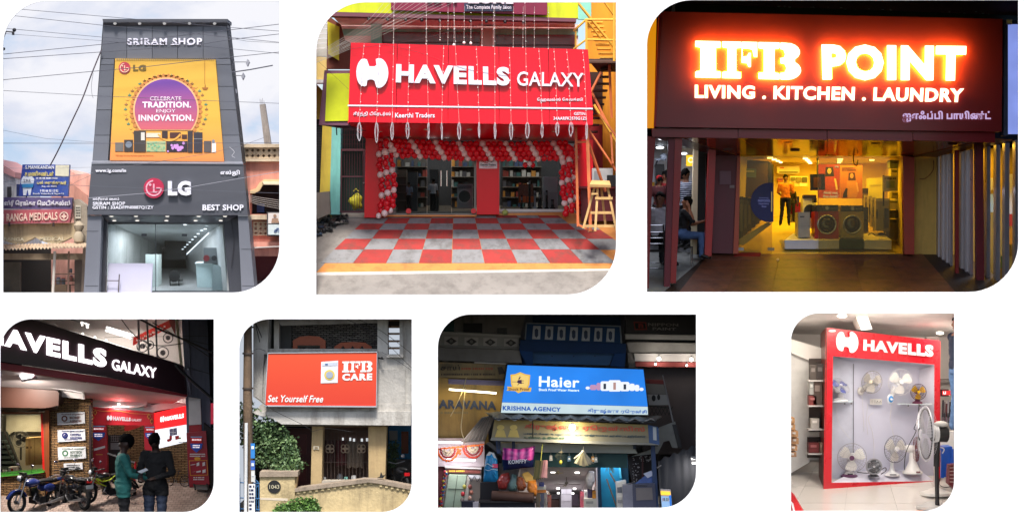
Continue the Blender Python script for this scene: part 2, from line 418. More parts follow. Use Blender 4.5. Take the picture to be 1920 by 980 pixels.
# ------------------------------------------------------------------ people
SKIN=(120,78,56)
def person(label,p,s,yaw=0,H=1.7,shirt=(60,60,60),legs=(30,30,40),skin=SKIN,hair=(14,12,12),sleeve=0.55,pose=None,seat=False,vox=0.014,hairlong=0,group=None,cap=None,stripes=None,hand=True,pitch=0,untuck=0.0,look=0,hairbig=1.0):
 """one continuous body: feet at the origin, faces local -Y; pose overrides joints by name (L is local +X)"""
 J=dict(hipL=(.095,0,.90),kneeL=(.105,-.02,.49),ankL=(.11,.03,.08),toeL=(.12,-.13,.035),shL=(.185,.01,1.385),elL=(.25,.03,1.11),wrL=(.27,-.05,.87),hipR=(-.095,0,.90),kneeR=(-.105,-.02,.49),ankR=(-.11,.03,.08),toeR=(-.12,-.13,.035),shR=(-.185,.01,1.385),elR=(-.25,.03,1.11),wrR=(-.27,-.05,.87),pel=(0,0,.94),waist=(0,0,1.07),chest=(0,0,1.27),neck=(0,.01,1.44),head=(0,-.015,1.58))
 stand=not(pose and 'pel' in pose)
 if pose:J.update(pose)
 J={k:Vector(v)for k,v in J.items()}
 b=MB();segs=[]
 def limb(names,rads,reg):
  for a,c,r0,r1 in zip(names[:-1],names[1:],rads[:-1],rads[1:]):
   A,C=J[a],J[c];b.tube([A,A.lerp(C,.35),C],[r0,r0*.6+r1*.4+.004,r1],10);b.ball(C,r1,10,7);b.ball(A,r0,10,7);segs.append((A,C,reg,'el' in names[0]+names[1]))
 up=(J['neck']-J['pel']).normalized();side=(J['shL']-J['shR']).normalized();fw=side.cross(up).normalized()
 M=Matrix((side,fw,up)).transposed()
 tor=[(J['pel']-up*.07,.145,.105),(J['pel'],.16,.115),(J['waist'],.145,.105),(J['waist'].lerp(J['chest'],.5),.155,.112),(J['chest'],.172,.118),(J['chest']+up*.085,.178,.105),(J['chest']+up*.13,.14,.085),(J['neck'],.062,.06)]
 n=16;vs=[]
 for c,rx,ry in tor:
  for j in range(n):
   q=2*math.pi*j/n;vs.append(c+M@Vector((rx*math.cos(q),ry*math.sin(q),0)))
 b.add(vs,[[i*n+j,i*n+(j+1)%n,(i+1)*n+(j+1)%n,(i+1)*n+j]for i in range(len(tor)-1)for j in range(n)]+[list(range(n-1,-1,-1)),list(range((len(tor)-1)*n,len(tor)*n))])
 segs.append((J['pel']+up*(.02-untuck),J['chest']+up*.1,'shirt',False));segs.append((J['pel']-up*.12,J['pel']-up*(.05+untuck),'legs',False))
 hd=J['head'];b.tube([J['neck']-up*.03,J['neck'].lerp(hd,.6)],.056,12);segs.append((J['neck']+up*.03,hd,'skin',False))
 HM=M@Matrix.Rotation(R(look),3,'Z')
 b.ball(hd+HM@Vector((0,.005,.025)),.1,14,10,(.78,.95,1.12),HM);b.ball(hd+HM@Vector((0,-.028,-.055)),.06,10,8,(.85,.95,.9),HM)
 b.ball(hd+HM@Vector((0,-.098,-.005)),.016,8,6,(.9,1.2,1.5),HM)
 for sx in(-1,1):b.ball(hd+HM@Vector((sx*.078,.01,.0)),.024,8,6,(.45,.8,1.2),HM)
 segs.append((hd,hd+up*.1,'skin',False))
 for S in 'LR':
  limb(['hip'+S,'knee'+S,'ank'+S],[.092,.062,.046],'legs')
  limb(['ank'+S,'toe'+S],[.045,.036],'shoe')
  A,E,Wr=J['sh'+S],J['el'+S],J['wr'+S]
  limb(['sh'+S,'el'+S],[.062,.045],'shirt');limb(['el'+S,'wr'+S],[.043,.031],'shirt' if sleeve>.8 else 'skin')
  b.tube([J['chest']+up*.10,A],[.075,.062],10)
  dr=(Wr-E).normalized();sd=dr.cross(Vector((0,0,1))if abs(dr.z)<.9 else Vector((0,1,0))).normalized();pn=dr.cross(sd)
  b.tube([Wr,Wr+dr*.05,Wr+dr*.09],[.03,.036,.03],8);segs.append((Wr+dr*.02,Wr+dr*.17,'skin',True))
  if hand:
   for k,(o,l)in enumerate(((-.028,.065),(-.010,.078),(.009,.074),(.027,.058))):
    q=Wr+dr*.085+sd*o;b.tube([q,q+dr*l*.5-pn*.008,q+dr*l*.85-pn*.03],[.0105,.010,.0085],6)
   q=Wr+dr*.03+sd*-.03;b.tube([q,q+dr*.035-sd*.022,q+dr*.07-sd*.026-pn*.012],[.013,.012,.010],6)
 me=bpy.data.meshes.new('tmp');me.from_pydata([tuple(v)for v in b.v],[],b.f)
 bm=bmesh.new();bm.from_mesh(me);bmesh.ops.recalc_face_normals(bm,faces=bm.faces);bm.to_mesh(me);bm.free()
 t=bpy.data.objects.new('tmp',me);COL.objects.link(t)
 md=t.modifiers.new('r','REMESH');md.mode='VOXEL';md.voxel_size=vox;md.use_smooth_shade=True
 sm=t.modifiers.new('s','SMOOTH');sm.factor=.5;sm.iterations=2 if vox>.016 else 3
 dg=bpy.context.evaluated_depsgraph_get();dg.update();body=bpy.data.meshes.new_from_object(t.evaluated_get(dg));bpy.data.objects.remove(t)
 keys=['skin','shirt','legs','shoe']
 body.materials.clear()
 sh=mat(shirt,.85,var=.1,scale=14,bump=.3)
 if stripes:sh=stripemat(shirt,stripes)
 for q in(mat(skin,.55,var=.05),sh,mat(legs,.85,var=.15,scale=12,bump=.3),mat((20,18,18),.5)):body.materials.append(q)
 def dist(pt,A,C):
  ab=C-A;tt=max(0,min(1,(pt-A).dot(ab)/max(1e-9,ab.length_squared)));return(pt-A-ab*tt).length
 sl={}
 for S in 'LR':
  if sleeve<=.8:sl[S]=(J['sh'+S],J['el'+S])
 for pl in body.polygons:
  c=pl.center;g=min(segs,key=lambda z:dist(c,z[0],z[1])-(.06 if z[2]=='shirt' and z[0].z>.8 else 0)*0)
  reg=g[2]
  if stand and reg in('shirt','legs')and not g[3]:reg='shirt' if(c-J['pel']).dot(up)>-untuck else 'legs'
  pl.material_index=keys.index(reg)
 wet=set()
 for pl in body.polygons:
  if pl.material_index in(1,2):wet.update(pl.vertices)
 nm=[v.normal.copy()for v in body.vertices]
 for i in wet:
  v=body.vertices[i];c=v.co;k=.010*noise.noise(Vector((c.x*11,c.y*11,c.z*19)))+.006*noise.noise(c*34)+.006
  if stand and untuck and-untuck<(c-J['pel']).dot(up)<.08:k+=.012
  v.co=c+nm[i]*k
 o=placed('person',label,'person',p,s*H/1.7,yaw,group,pitch=pitch)
 link('body',body,o)
 h=MB();HC=hd+HM@Vector((0,.018,.052))
 h.ball(HC,.103*hairbig,16,12,(.86,1.0,1.0),HM)
 for v in h.v:
  l=HM.transposed()@(v-HC)
  if l.z<-.01 and l.y<.02:l=Vector((l.x*.6,max(l.y,.0),l.z*.4))
  l*=1+.09*math.sin(47*l.x+3)*math.cos(39*l.z+31*l.y)+.12*noise.noise(l*60)
  if hairlong and l.z<0 and l.y>0:l.z-=hairlong*(.03-l.z)*2
  v.xyz=HC+HM@l
 h.build('hair',mat(hair,.95,var=.3,scale=30,spec=.1,bump=.6),o,smooth='all')
 e=MB()
 for sx in(-1,1):e.ball(hd+HM@Vector((sx*.032,-.083,.012)),.011,8,6,(1.3,.5,.8),HM)
 e.build('eye',mat((25,20,18),.3),o)
 l=MB();l.ball(hd+HM@Vector((0,-.083,-.052)),.02,8,6,(1.3,.5,.35),HM);l.build('mouth',mat((110,60,50),.5),o)
 if cap:
  k=MB();k.lathe([(.092,.0),(.098,.03),(.085,.075),(.04,.105),(.002,.11)],hd+HM@Vector((0,.01,.045)),16,HM);k.ball(hd+HM@Vector((0,-.11,.05)),.07,10,6,(1,1,.15),HM);k.build('cap',mat(cap,.8),o,smooth=True)
 return o,J
def stripemat(c1,c2):
 m=mat(c1,.85).copy();m.name='striped_cloth';nt=m.node_tree;N=nt.nodes;L=nt.links
 tc=N.new('ShaderNodeTexCoord');sp=N.new('ShaderNodeSeparateXYZ');L.new(tc.outputs['Object'],sp.inputs[0])
 mu=N.new('ShaderNodeMath');mu.operation='MULTIPLY';mu.inputs[1].default_value=22;L.new(sp.outputs[2],mu.inputs[0])
 fr=N.new('ShaderNodeMath');fr.operation='FRACT';L.new(mu.outputs[0],fr.inputs[0])
 gt=N.new('ShaderNodeMath');gt.operation='GREATER_THAN';gt.inputs[1].default_value=.68;L.new(fr.outputs[0],gt.inputs[0])
 mx=N.new('ShaderNodeMix');mx.data_type='RGBA';mx.inputs[6].default_value=rgb(c1);mx.inputs[7].default_value=rgb(c2);L.new(gt.outputs[0],mx.inputs[0])
 L.new(mx.outputs[2],N['Principled BSDF'].inputs['Base Color'])
 return m
# ------------------------------------------------------------------ two-wheelers (life size, front towards local -X, wheels on the ground at z = 0)
def wheel(root,x,r,tw,rimc,spokes=True,tyre=(14,14,15)):
 w=MB().ring((x,0,r),r-tw,tw,None,26,8).build('wheel',mat(tyre,.8),root,smooth=True)
 b=MB().ring((x,0,r),r-tw*1.75,tw*.32,None,26,6);b.build('rim',mat(rimc,.3,.9),w,smooth=True)
 h=MB().tube([(x,-.07,r),(x,.07,r)],.045 if tw>.03 else .025,12);h.build('hub',mat((120,120,125),.35,.9),w,smooth=True)
 s=MB()
 for i in range(18 if spokes else 5):
  q=2*math.pi*i/(18 if spokes else 5);y=.03*(-1)**i if spokes else 0
  s.tube([(x,y,r),(x+(r-tw*1.8)*math.cos(q),0,r+(r-tw*1.8)*math.sin(q))],.004 if spokes else .016,4)
 s.build('spokes',mat((165,165,170),.3,.9),w)
 return w
def motorcycle(label,p,s,yaw,tank=(40,70,150),sport=False,accent=None,seatc=(22,22,24),roll=0):
 o=placed('motorcycle',label,'motorcycle',p,s,yaw,'motorcycles parked before the shop',roll=0)
 o.rotation_euler.x=R(roll)
 blk=mat((22,22,24),.5);met=mat((175,176,180),.28,.9);dk=mat((45,46,50),.4,.6);tk=mat(tank,.25,coat=.6,var=.05)
 wheel(o,-.66,.31,.05,(150,150,155),not sport);wheel(o,.62,.31,.055,(150,150,155),not sport)
 f=MB()
 f.tube([(-.42,0,.92),(-.10,0,.48),(.12,0,.30),(.28,0,.38)],.022,8);f.tube([(-.42,0,.86),(.30,0,.72),(.78,0,.80)],.022,8);f.tube([(.28,0,.38),(.36,0,.74)],.02,8)
 for y in(-.09,.09):f.tube([(.28,y,.38),(.62,y,.31)],.018,6);f.tube([(.60,y,.33),(.52,y,.72)],.02,8)
 f.build('frame',blk,o,smooth=True)
 k=MB()
 for y in(-.085,.085):k.tube([(-.66,y,.31),(-.40,y,.96)],.02,8)
 k.build('fork',met,o,smooth=True)
 g=MB();g.ring((-.66,0,.31),.33,.035,None,14,6,R(25),R(160));g.v=[Vector((v.x,v.y*2.0,v.z))for v in g.v];g.build('front_mudguard',tk if not sport else blk,o,smooth=True)
 g=MB();g.ring((.62,0,.31),.35,.035,None,14,6,R(10),R(120));g.v=[Vector((v.x,v.y*2.2,v.z))for v in g.v];g.build('rear_mudguard',blk,o,smooth=True)
 e=MB();e.lbox((-.16,-.13,.24),(.22,.13,.42));e.tube([(-.02,0,.40),(-.10,0,.64)],.10,12)
 for i in range(5):e.lbox((-.20+.015*-i,-.12,.45+.035*i),(.08-.015*i,.12,.462+.035*i))
 e.tube([(.06,-.16,.32),(.06,.16,.32)],.10,14);e.build('engine',dk,o,smooth=True)
 x=MB();x.tube([(-.10,-.09,.52),(-.20,-.12,.36),(.0,-.15,.22),(.3,-.16,.24)],.022,8);x.tube([(.3,-.16,.24),(.80,-.17,.33)],[.04,.05],10);x.build('exhaust',met,o,smooth=True)
 t=MB();t.ball((-.16,0,.80),.2,16,10,(1.35,.72,.62));t.build('fuel_tank',tk,o,smooth='all')
 st=MB();st.ball((.36,0,.83),.2,16,8,(1.75,.68,.30));st.build('seat',mat(seatc,.6),o,smooth='all')
 sp=MB()
 for y in(-.13,.13):sp.ball((.34,y,.64),.14,10,8,(1.5,.3,.8))
 sp.build('side_panel',tk if not sport else blk,o,smooth='all')
 tl=MB();tl.ball((.80,0,.84),.09,10,8,(1.5,.8,.7));tl.build('tail',tk,o,smooth='all')
 MB().lbox((.86,-.07,.78),(.91,.07,.84)).build('tail_light',emit((200,10,10),.25),o)
 MB().lbox((.90,-.11,.62),(.915,.11,.72)).build('number_plate',mat((190,190,190),.5),o)
 b=MB();b.tube([(-.30,-.36,1.06),(-.36,-.18,1.04),(-.42,0,1.0),(-.36,.18,1.04),(-.30,.36,1.06)],.014,8);hb=b.build('handlebar',met,o,smooth=True)
 for y in(-1,1):MB().tube([(-.335,y*.26,1.05),(-.28,y*.40,1.065)],.02,8).build('grip',blk,hb,smooth=True)
 for y in(-1,1):
  m=MB();m.tube([(-.36,y*.2,1.05),(-.38,y*.30,1.25)],.007,6);r_=m.build('mirror',blk,o)
  MB().ball((-.39,y*.31,1.29),.06,12,8,(.35,1.1,.7)).build('mirror_glass',mat((190,180,200),.1,.9),r_,smooth='all')
 hl=MB().ball((-.54,0,.95),.10,14,10,(.9,1,1)).build('headlight',blk if not sport else tk,o,smooth='all')
 MB().ball((-.585,0,.95),.082,14,10,(.65,1,1)).build('headlight_lens',mat((215,215,225),.08,.3),hl,smooth='all')
 MB().lbox((-.50,-.10,1.02),(-.40,.10,1.10)).build('gauge',blk,o)
 ss=MB();ss.tube([(.12,.10,.24),(.02,.30,.015)],.013,6);ss.build('stand',blk,o)
 rk=MB()
 for y in(-.15,.15):rk.tube([(.45,y,.86),(.75,y,.92),(.92,y*.6,.92)],.012,6)
 rk.tube([(.92,-.09,.92),(.92,.09,.92)],.012,6);rk.build('grab_rail',met,o)
 if accent:
  a=MB();am=mat(accent,.35,var=.05)
  for y in(-.16,.16):
   a.tube([(-.44,y,.76),(-.26,y*1.05,.66),(-.02,y*1.05,.70),(.16,y,.84)],.019,6);a.tube([(-.44,y,.70),(-.30,y,.58),(-.14,y,.52)],.016,6);a.tube([(.1,y,.66),(.45,y,.72),(.75,y*.6,.86)],.018,6)
  a.build('fairing_stripe',am,o,smooth=True)
 return o
def bicycle(label,p,s,yaw,c=(25,25,28)):
 o=placed('bicycle',label,'bicycle',p,s,yaw);fm=mat(c,.4)
 wheel(o,-.52,.34,.022,(120,120,125));wheel(o,.52,.34,.022,(120,120,125))
 f=MB();f.tube([(-.36,0,.88),(-.08,0,.32),(.14,0,.88)],.018,8);f.tube([(-.36,0,.82),(.12,0,.80)],.016,8);f.tube([(-.08,0,.32),(.52,0,.34),(.12,0,.78)],.014,8);f.build('frame',fm,o,smooth=True)
 MB().tube([(-.52,0,.34),(-.40,0,.78),(-.35,0,.98)],.015,8).build('fork',fm,o,smooth=True)
 MB().tube([(-.20,-.28,1.0),(-.36,-.18,1.02),(-.36,.18,1.02),(-.20,.28,1.0)],.014,8).build('handlebar',mat((150,150,155),.3,.9),o,smooth=True)
 MB().ball((.16,0,.93),.11,12,8,(1.2,.7,.35)).build('saddle',mat((20,20,20),.6),o,smooth='all')
 MB().lbox((.30,-.07,.70),(.80,.07,.72)).build('carrier',fm,o)
 k=MB();k.ring((-.08,0,.32),.09,.012,None,16,5);k.tube([(-.08,.05,.32),(-.0,.06,.18)],.012,6);k.tube([(-.08,-.05,.32),(-.16,-.06,.46)],.012,6);k.build('crank',mat((140,140,140),.3,.9),o)
 return o
# ------------------------------------------------------------------ electric fans (life size, face local -Y, hub at the origin of the head)
def fan_head(root,c,Rr,guard,blade,hub,M,nw=40,nb=3,wires=.0024,depth=.05,motor=(225,225,225),rimr=.005):
 c=Vector(c)
 g=MB();g.ring(c,Rr,rimr,M,36,6);g.ring(c+M@Vector((0,-depth*.8,0)),Rr*.62,.0022,M,30,4);g.ring(c+M@Vector((0,depth,0)),Rr*.8,.0022,M,30,4)
 for i in range(nw):
  q=2*math.pi*i/nw;u=Vector((math.cos(q),0,math.sin(q)))
  g.tube([c+M@(u*Rr),c+M@(u*Rr*.9+Vector((0,-depth*.6,0))),c+M@(u*Rr*.25+Vector((0,-depth,0)))],wires,3,cap=False)
  if i%2==0:g.tube([c+M@(u*Rr),c+M@(u*Rr*.85+Vector((0,depth*.9,0))),c+M@(u*Rr*.3+Vector((0,depth*1.2,0)))],wires,3,cap=False)
 g.build('guard',mat(guard,.3,.3,var=.03),root)
 for k in range(nb):
  q0=2*math.pi*k/nb+.5;b=MB();P=[]
  n=8
  for i in range(n+1):
   t=i/n;r=Rr*(.16+.72*t);wd=Rr*(.18+.60*math.sin(min(1,t*1.15)*math.pi*.62))*(1 if t<.9 else .8)
   a0=q0-.1*t;P.append((r,a0,wd))
  left=[Vector((r*math.cos(a)-wd*.5*-math.sin(a)*1,-.012,r*math.sin(a)-wd*.5*math.cos(a)))for r,a,wd in P]
  right=[Vector((r*math.cos(a)+wd*.5*-math.sin(a),.014,r*math.sin(a)+wd*.5*math.cos(a)))for r,a,wd in P]
  vs=[c+M@v for v in left+right];m=n+1
  b.add(vs+[v+M@Vector((0,.003,0))for v in vs],[[i,i+1,m+i+1,m+i]for i in range(n)]+[[2*m+i,3*m+i,3*m+i+1,2*m+i+1]for i in range(n)])
  b.build('blade',mat(blade,.35,var=.03),root,smooth='all')
 h=MB();h.lathe([(.0,0),(Rr*.14,0),(Rr*.17,.01),(Rr*.17,.03),(0,.035)],c+M@Vector((0,-depth*1.05,0)),18,M@Matrix.Rotation(R(-90),3,'X'));h.build('hub',mat(hub,.35,var=.03),root,smooth=True)
 k=MB();k.lathe([(0,0),(Rr*.26,.0),(Rr*.32,.03),(Rr*.30,.11),(Rr*.15,.15),(0,.155)],c+M@Vector((0,depth*1.1,0)),18,M@Matrix.Rotation(R(-90),3,'X'));k.build('motor',mat(motor,.4,var=.03),root,smooth=True)
# ================================================================== opening 1: grey clad appliance shop between old buildings
def scene_a():
 setT()
 case(OPEN[0][:4],9.0,(225,225,228),top=False,kname='partition')
 m=bpy.data.materials.new('cloudy_sky');m.use_nodes=True;nt=m.node_tree;N=nt.nodes;L=nt.links;b=N['Principled BSDF']
 b.inputs['Base Color'].default_value=(.02,.02,.02,1);b.inputs['Roughness'].default_value=1;b.inputs['Specular IOR Level'].default_value=0
 tc=N.new('ShaderNodeTexCoord');mp=N.new('ShaderNodeMapping');mp.inputs['Scale'].default_value=(.55,1,1.1);mp.inputs['Rotation'].default_value=(0,.35,0)
 nz=N.new('ShaderNodeTexNoise');nz.inputs['Scale'].default_value=.75;nz.inputs['Detail'].default_value=7;nz.inputs['Roughness'].default_value=.55;nz.inputs['Distortion'].default_value=.3
 L.new(tc.outputs['Object'],mp.inputs[0]);L.new(mp.outputs[0],nz.inputs['Vector'])
 cr=N.new('ShaderNodeValToRGB');e=cr.color_ramp.elements;e[0].position=.30;e[0].color=rgb((182,204,230));e[1].position=.58;e[1].color=rgb((234,234,240));q=e.new(.43);q.color=rgb((214,218,232))
 L.new(nz.outputs[0],cr.inputs[0]);L.new(cr.outputs[0],b.inputs['Emission Color']);b.inputs['Emission Strength'].default_value=.53
 rect('sky',-60,-60,600,620,8.6,.05,m,kind='structure')
 setT(0,270,3.438)
 MB().slab([(-200,1010,0.1),(1950,1010,0.1),(1950,985,8.4),(-200,985,8.4)],.1).build('pavement',mat((100,97,94),.9,bump=.4),kind='structure')
 g1=mat((104,106,114),.42,var=.05,scale=1.2);g2=mat((97,99,107),.42,var=.06,scale=1.2);gd=mat((40,41,46),.6);gs=mat((72,74,82),.4,.2,var=.05)
# ---------------- shop tower
 t=thing('shop_building','tall narrow grey panel-clad shop with a yellow festival billboard on its front','building')
 setT(0,0,3.5)
 MB().prism([(676,145),(1488,145),(1592,1066),(606,1066)],.56,.5).build('wall',gd,t)
 MB().prism([(672,126),(1493,126),(1491,146),(676,146)],.42,.6).build('roof_cornice',mat((70,71,78),.5),t)
 MB().slab([(676,147,.43),(1491,147,.43),(1486,170,.52),(679,170,.52)],.01).build('soffit',mat((88,90,99),.5),t)
 for x in(754,916,1079,1243,1408):
  MB().disc(x,156,11,.41,.03,14,8).build('downlight',mat((150,148,146),.5),t)
 def edgeL(y):return 679+(y-170)*(606-679)/(1066-170)
 def edgeR(y):return 1486+(y-170)*(1592-1486)/(1066-170)
 def pan(x0,x1,y0,y1,mm=None):
  g=1.6
  f=lambda v,y:v(y)if callable(v)else v
  MB().prism([(f(x0,y0)+g,y0+g),(f(x1,y0)-g,y0+g),(f(x1,y1)-g,y1-g),(f(x0,y1)+g,y1-g)],.53-random.uniform(0,.004),.04).build('panel',mm or random.choice((g1,g1,g2)),t)
 xs=[edgeL,832,999,1165,1333,edgeR]
 for i in range(5):pan(xs[i],xs[i+1],171,386)
 for y0,y1 in((386,424),(424,568),(568,722),(722,888),(888,1062)):
  pan(edgeL,lambda y:752+(y-386)*-.063,y0,y1);pan(lambda y:1416+(y-386)*.083,edgeR,y0,y1)
 setT()
 bb=prism('billboard',[(216,110),(404,112),(420,303),(206,301)],.47,.06,None or gradmat((222,172,66),(222,132,72),W(0,305,.4).z-W(0,300,.5).z*0,W(0,225,.4).z),t)
 setT(200,105,4.9)
 B=.466
 MB().add([],[])
 petal=mat((196,128,66),.6);pp=MB()
 for i in range(34):
  a=R(-42+i*264/33);cx,cy=545,500;pp.prism([(cx+r*math.cos(a+o),cy-r*1.0*math.sin(a+o))for r,o in((300,-.085),(322,-.075),(338,0),(322,.075),(300,.085))],B-.003,.003)
 pp.build('petal_print',petal,bb)
 for k,c in enumerate(((70,132,112),(240,170,80),(150,104,66))):
  d=MB()
  for i in range(k,33,3):
   a=R(-38+i*256/32);cx,cy=545+372*math.cos(a),500-320*math.sin(a)if math.sin(a)>0 else 500-330*math.sin(a)
   d.prism([(cx-17,cy-3),(cx+17,cy-3),(cx+9,cy+9),(cx-9,cy+9)],B-.003,.003);d.prism([(cx-4,cy-6),(cx+5,cy-6),(cx+1,cy-20)],B-.003,.003)
  d.build('lamp_print',mat(c,.6),bb)
 MB().prism([p for p in circ(545,500,302,48)if p[1]<705],B-.006,.003).build('ring_print',mat((238,178,120),.6),bb)
 z1,z0=W(0,250,B).z,W(0,700,B).z
 rp=MB().prism([p for p in circ(545,500,288,48)if p[1]<700],B-.010,.003).build('round_print',gradmat((112,66,150),(206,98,100),z0,z1),bb)
 wt=mat((240,224,232),.6)
 text('CELEBRATE',(398,374,686,410),B-.01,wt,bb,.004);text('TRADITION.',(328,420,776,477),B-.01,wt,bb,.004,.045)
 text('ENJOY',(456,490,632,530),B-.01,wt,bb,.004);text('INNOVATION.',(292,540,798,598),B-.01,wt,bb,.004,.045)
 face_logo(164,110,54,B,.006,bb,(190,60,80),(238,200,170));text('LG',(242,82,362,138),B,mat((118,96,42),.6),bb,.004,.05)
 text('*T&C apply. For more information please visit www.in.com',(80,906,430,922),B,mat((190,98,50),.6),bb,.003)
 wires=MB().box(899,40,903,262,B-.004,.003);wires.prism([(874,290),(935,290),(920,312),(890,312)],B-.004,.003);wires.prism([(898,286),(912,286),(906,258)],B-.004,.003);wires.build('lamp_print',mat((160,100,40),.6),bb)
 def pr(x0,y0,x1,y1,c,k=.006):return rect('appliance_print',x0,y0,x1,y1,B-k,.003,mat(c,.5),bb)
 pr(78,795,155,877,(110,104,98));pr(160,770,242,880,(62,55,52));pr(250,687,360,880,(66,58,54),.012);pr(315,702,350,775,(205,200,190),.016);pr(364,708,494,748,(232,200,180))
 pr(508,687,560,755,(58,44,44),.012);pr(580,702,680,752,(76,44,40));pr(690,722,738,760,(70,44,40));pr(364,782,542,880,(168,176,130));pr(548,782,742,882,(44,36,44));pr(744,690,790,884,(58,52,56),.012);pr(800,702,880,884,(56,52,60),.012);pr(893,780,962,884,(86,78,76));pr(966,795,1004,886,(228,220,214));pr(800,760,880,764,(150,150,150),.016)
 MB().disc(202,815,30,B-.012,.003,18).disc(980,782,14,B-.012,.003,12).build('door_print',mat((120,128,140),.4),bb)
 q=MB()
 for i in range(26):q.disc(645+random.gauss(0,34),840+random.gauss(0,19),random.uniform(9,17),B-.0095-i*.0001,.003,8)
 q.build('flower_print',mat((196,140,206),.6),bb)
 q=MB()
 for i in range(40):q.disc(random.uniform(372,536),random.uniform(792,874),random.uniform(4,9),B-.0095-i*.0001,.003,6)
 q.build('picture_print',mat((120,180,140),.6),bb,kind='stuff')
 arc=MB().prism(arcband(575,660,108,124,210,330),B-.007,.003);arc.build('garland_print',mat((225,160,70),.6),bb)
 setT(0,0,3.5)
 n=MB()
 for i in range(46):n.box(764+i*14.1,386,771+i*14.1,395,.455,.02)
 n.build('billboard_trim',mat((150,135,100),.6),bb,kind='stuff')
 slab=mat((226,222,234),.4)
 text('SRIRAM SHOP',[(834,252),(1326,250),(1326,296),(834,294)],.53,slab,t,.022,.03,split='letter',spacing=1.1)
 sf=MB()
 for x in(842,893,946,1003,1053,1120,1150,1226,1294):sf.box(x,291,x+24,296,.504,.02)
 sf.build('letter_serifs',slab,t)
# ---------------- sign band
 setT(0,270,3.438)
 sb=prism('sign_band',[(590,130),(1568,130),(1598,458),(562,456)],.36,.35,mat((76,77,84),.42,var=.05,scale=1.0),t)
 MB().slab([(590,122,.34),(1568,128,.34),(1562,112,.52),(596,106,.52)],.02).build('sign_cap',mat((112,114,122),.5),t)
 wh=mat((226,224,232),.45)
 face_logo(991,284,65,.36,.07,t,(176,36,70),(225,160,175));text('LG',(1082,238,1230,332),.36,wh,t,.08,.055,split='letter')
 text('www.lg.com/in',(615,160,812,188),.36,wh,sb,.02,.03);text('எல்ஜி',(1420,168,1545,206),.36,wh,sb,.02,.03)
 text('ஸ்ரீராம் ஷாப்',(598,344,766,368),.36,wh,sb,.02,.02);text('SRIRAM SHOP',(598,372,806,394),.36,wh,sb,.015,.025);text('GSTIN : 33ADFPN0887Q1ZY',(596,398,990,422),.36,wh,sb,.015,.02);text('BEST SHOP',(1305,390,1570,428),.36,wh,sb,.03,.03)
# ---------------- ground floor
 pl=MB();pl.prism([(566,460),(655,460),(634,1010),(536,1010)],.42,.5);pl.build('pillar',g1,t)
 pr_=MB();pr_.prism([(1534,462),(1598,462),(1648,1010),(1560,1010)],.42,.5);pr_.build('pillar',g1,t)
 jt=MB();jt.box(556,560,634,563,.417,.02);jt.box(550,912,634,915,.417,.02);jt.box(1555,676,1622,679,.417,.02);jt.box(1560,912,1640,915,.417,.02);jt.build('panel_joint',gd,t)
 [MB().prism(q_,.65,.05).build('side_wall',mat((46,47,54),.5),t)for q_ in([(655,462),(690,500),(676,960),(634,1010)],[(1534,462),(1440,510),(1478,960),(1560,1010)])]
 cl=MB().slab([(655,462,.45),(1534,462,.45),(1442,512,1.0),(690,508,1.0)],.03,down=False);cl.build('porch_ceiling',mat((62,64,74),.4),t)
 for x,y,d in((718,466,.47),(876,466,.47),(1078,466,.47),(1280,466,.47),(1450,466,.47),(736,494,.75),(884,494,.75),(1072,494,.75),(1260,494,.75),(1422,494,.75)):
  MB().disc(x,y,13,d,.02,12,4).build('ceiling_light',emit((255,250,240),.6),t)
 it=MB()
 it.slab([(690,508,1.05),(1442,512,1.05),(1200,660,5),(1040,660,5)],.03,down=False);it.build('ceiling',mat((170,174,176),.6),t)
 MB().slab([(676,960,1.05),(1478,960,1.05),(1210,800,5),(1030,800,5)],.03).build('floor',mat((140,140,140),.3),t)
 wl=MB();wl.slab([(690,508,1.05),(1040,660,5),(1030,800,5),(676,960,1.05)],.03);wl.build('inner_wall',mat((176,178,176),.6,dirt=(130,134,134)),t)
 w2=MB();w2.slab([(1442,512,1.05),(1200,660,5),(1210,800,5),(1478,960,1.05)],.03);w2.build('inner_wall',mat((180,182,182),.6),t)
 rect('inner_wall',1000,600,1240,830,5.05,.05,mat((44,46,50),.6),t)
 for i in range(13):
  u=i/12;v=u**.75
  MB().disc(1332-210*v,524+208*v,13-8*v,1.4+3.3*v,.02,10,4-2*v).build('ceiling_light',emit((235,245,255),1.3),t)
 for x,y in((1192,520),(1322,547)):MB().disc(x,y,12,1.15,.02,10,4).build('ceiling_light',emit((240,248,255),1.3),t)
 MB().ptube([(1346,572,1.9),(1200,712,4.6)],4).build('strip_light',emit((230,242,255),1.4),t)
 pn=MB();pn.box(1062,590,1200,745,4.0,.05);pn.build('doorway',mat((26,27,30),.6),t)
 lamp(W(1080,560,2.6),75,(245,248,255),1.2,sy=2.0);lamp(W(1100,530,1.5),14,(225,238,255),1.6,sy=.4)
 f=rect('glass_front',697,515,1462,945,1.0,.02,glassmat((228,232,232),.02),t)
 fr=MB();fr.box(690,508,1470,516,.99,.05);fr.box(676,945,1480,958,.99,.05);fr.box(1000,516,1004,945,.985,.03);fr.box(912,578,946,592,.97,.03);fr.box(1172,580,1205,594,.97,.03);fr.build('glass_frame',mat((70,74,78),.4,.5),t)
 rect('threshold',640,952,1500,1000,.9,.3,mat((92,94,98),.5),t)
 o=thing('board','large plain lilac-white board leaning against the shop window','board');MB().slab([(698,768,.86),(985,768,.86),(976,960,.72),(690,960,.72)],.04).build('sheet',mat((158,156,174),.5,var=.03),o)
 tag(rect('tall_cabinet',938,710,1014,960,2.0,.5,mat((196,206,202),.5)),'pale green upright cabinet inside the glass behind the leaning board','cabinet')
 st=thing('metal_stand','thin dark metal rack standing left of the leaning board','stand')
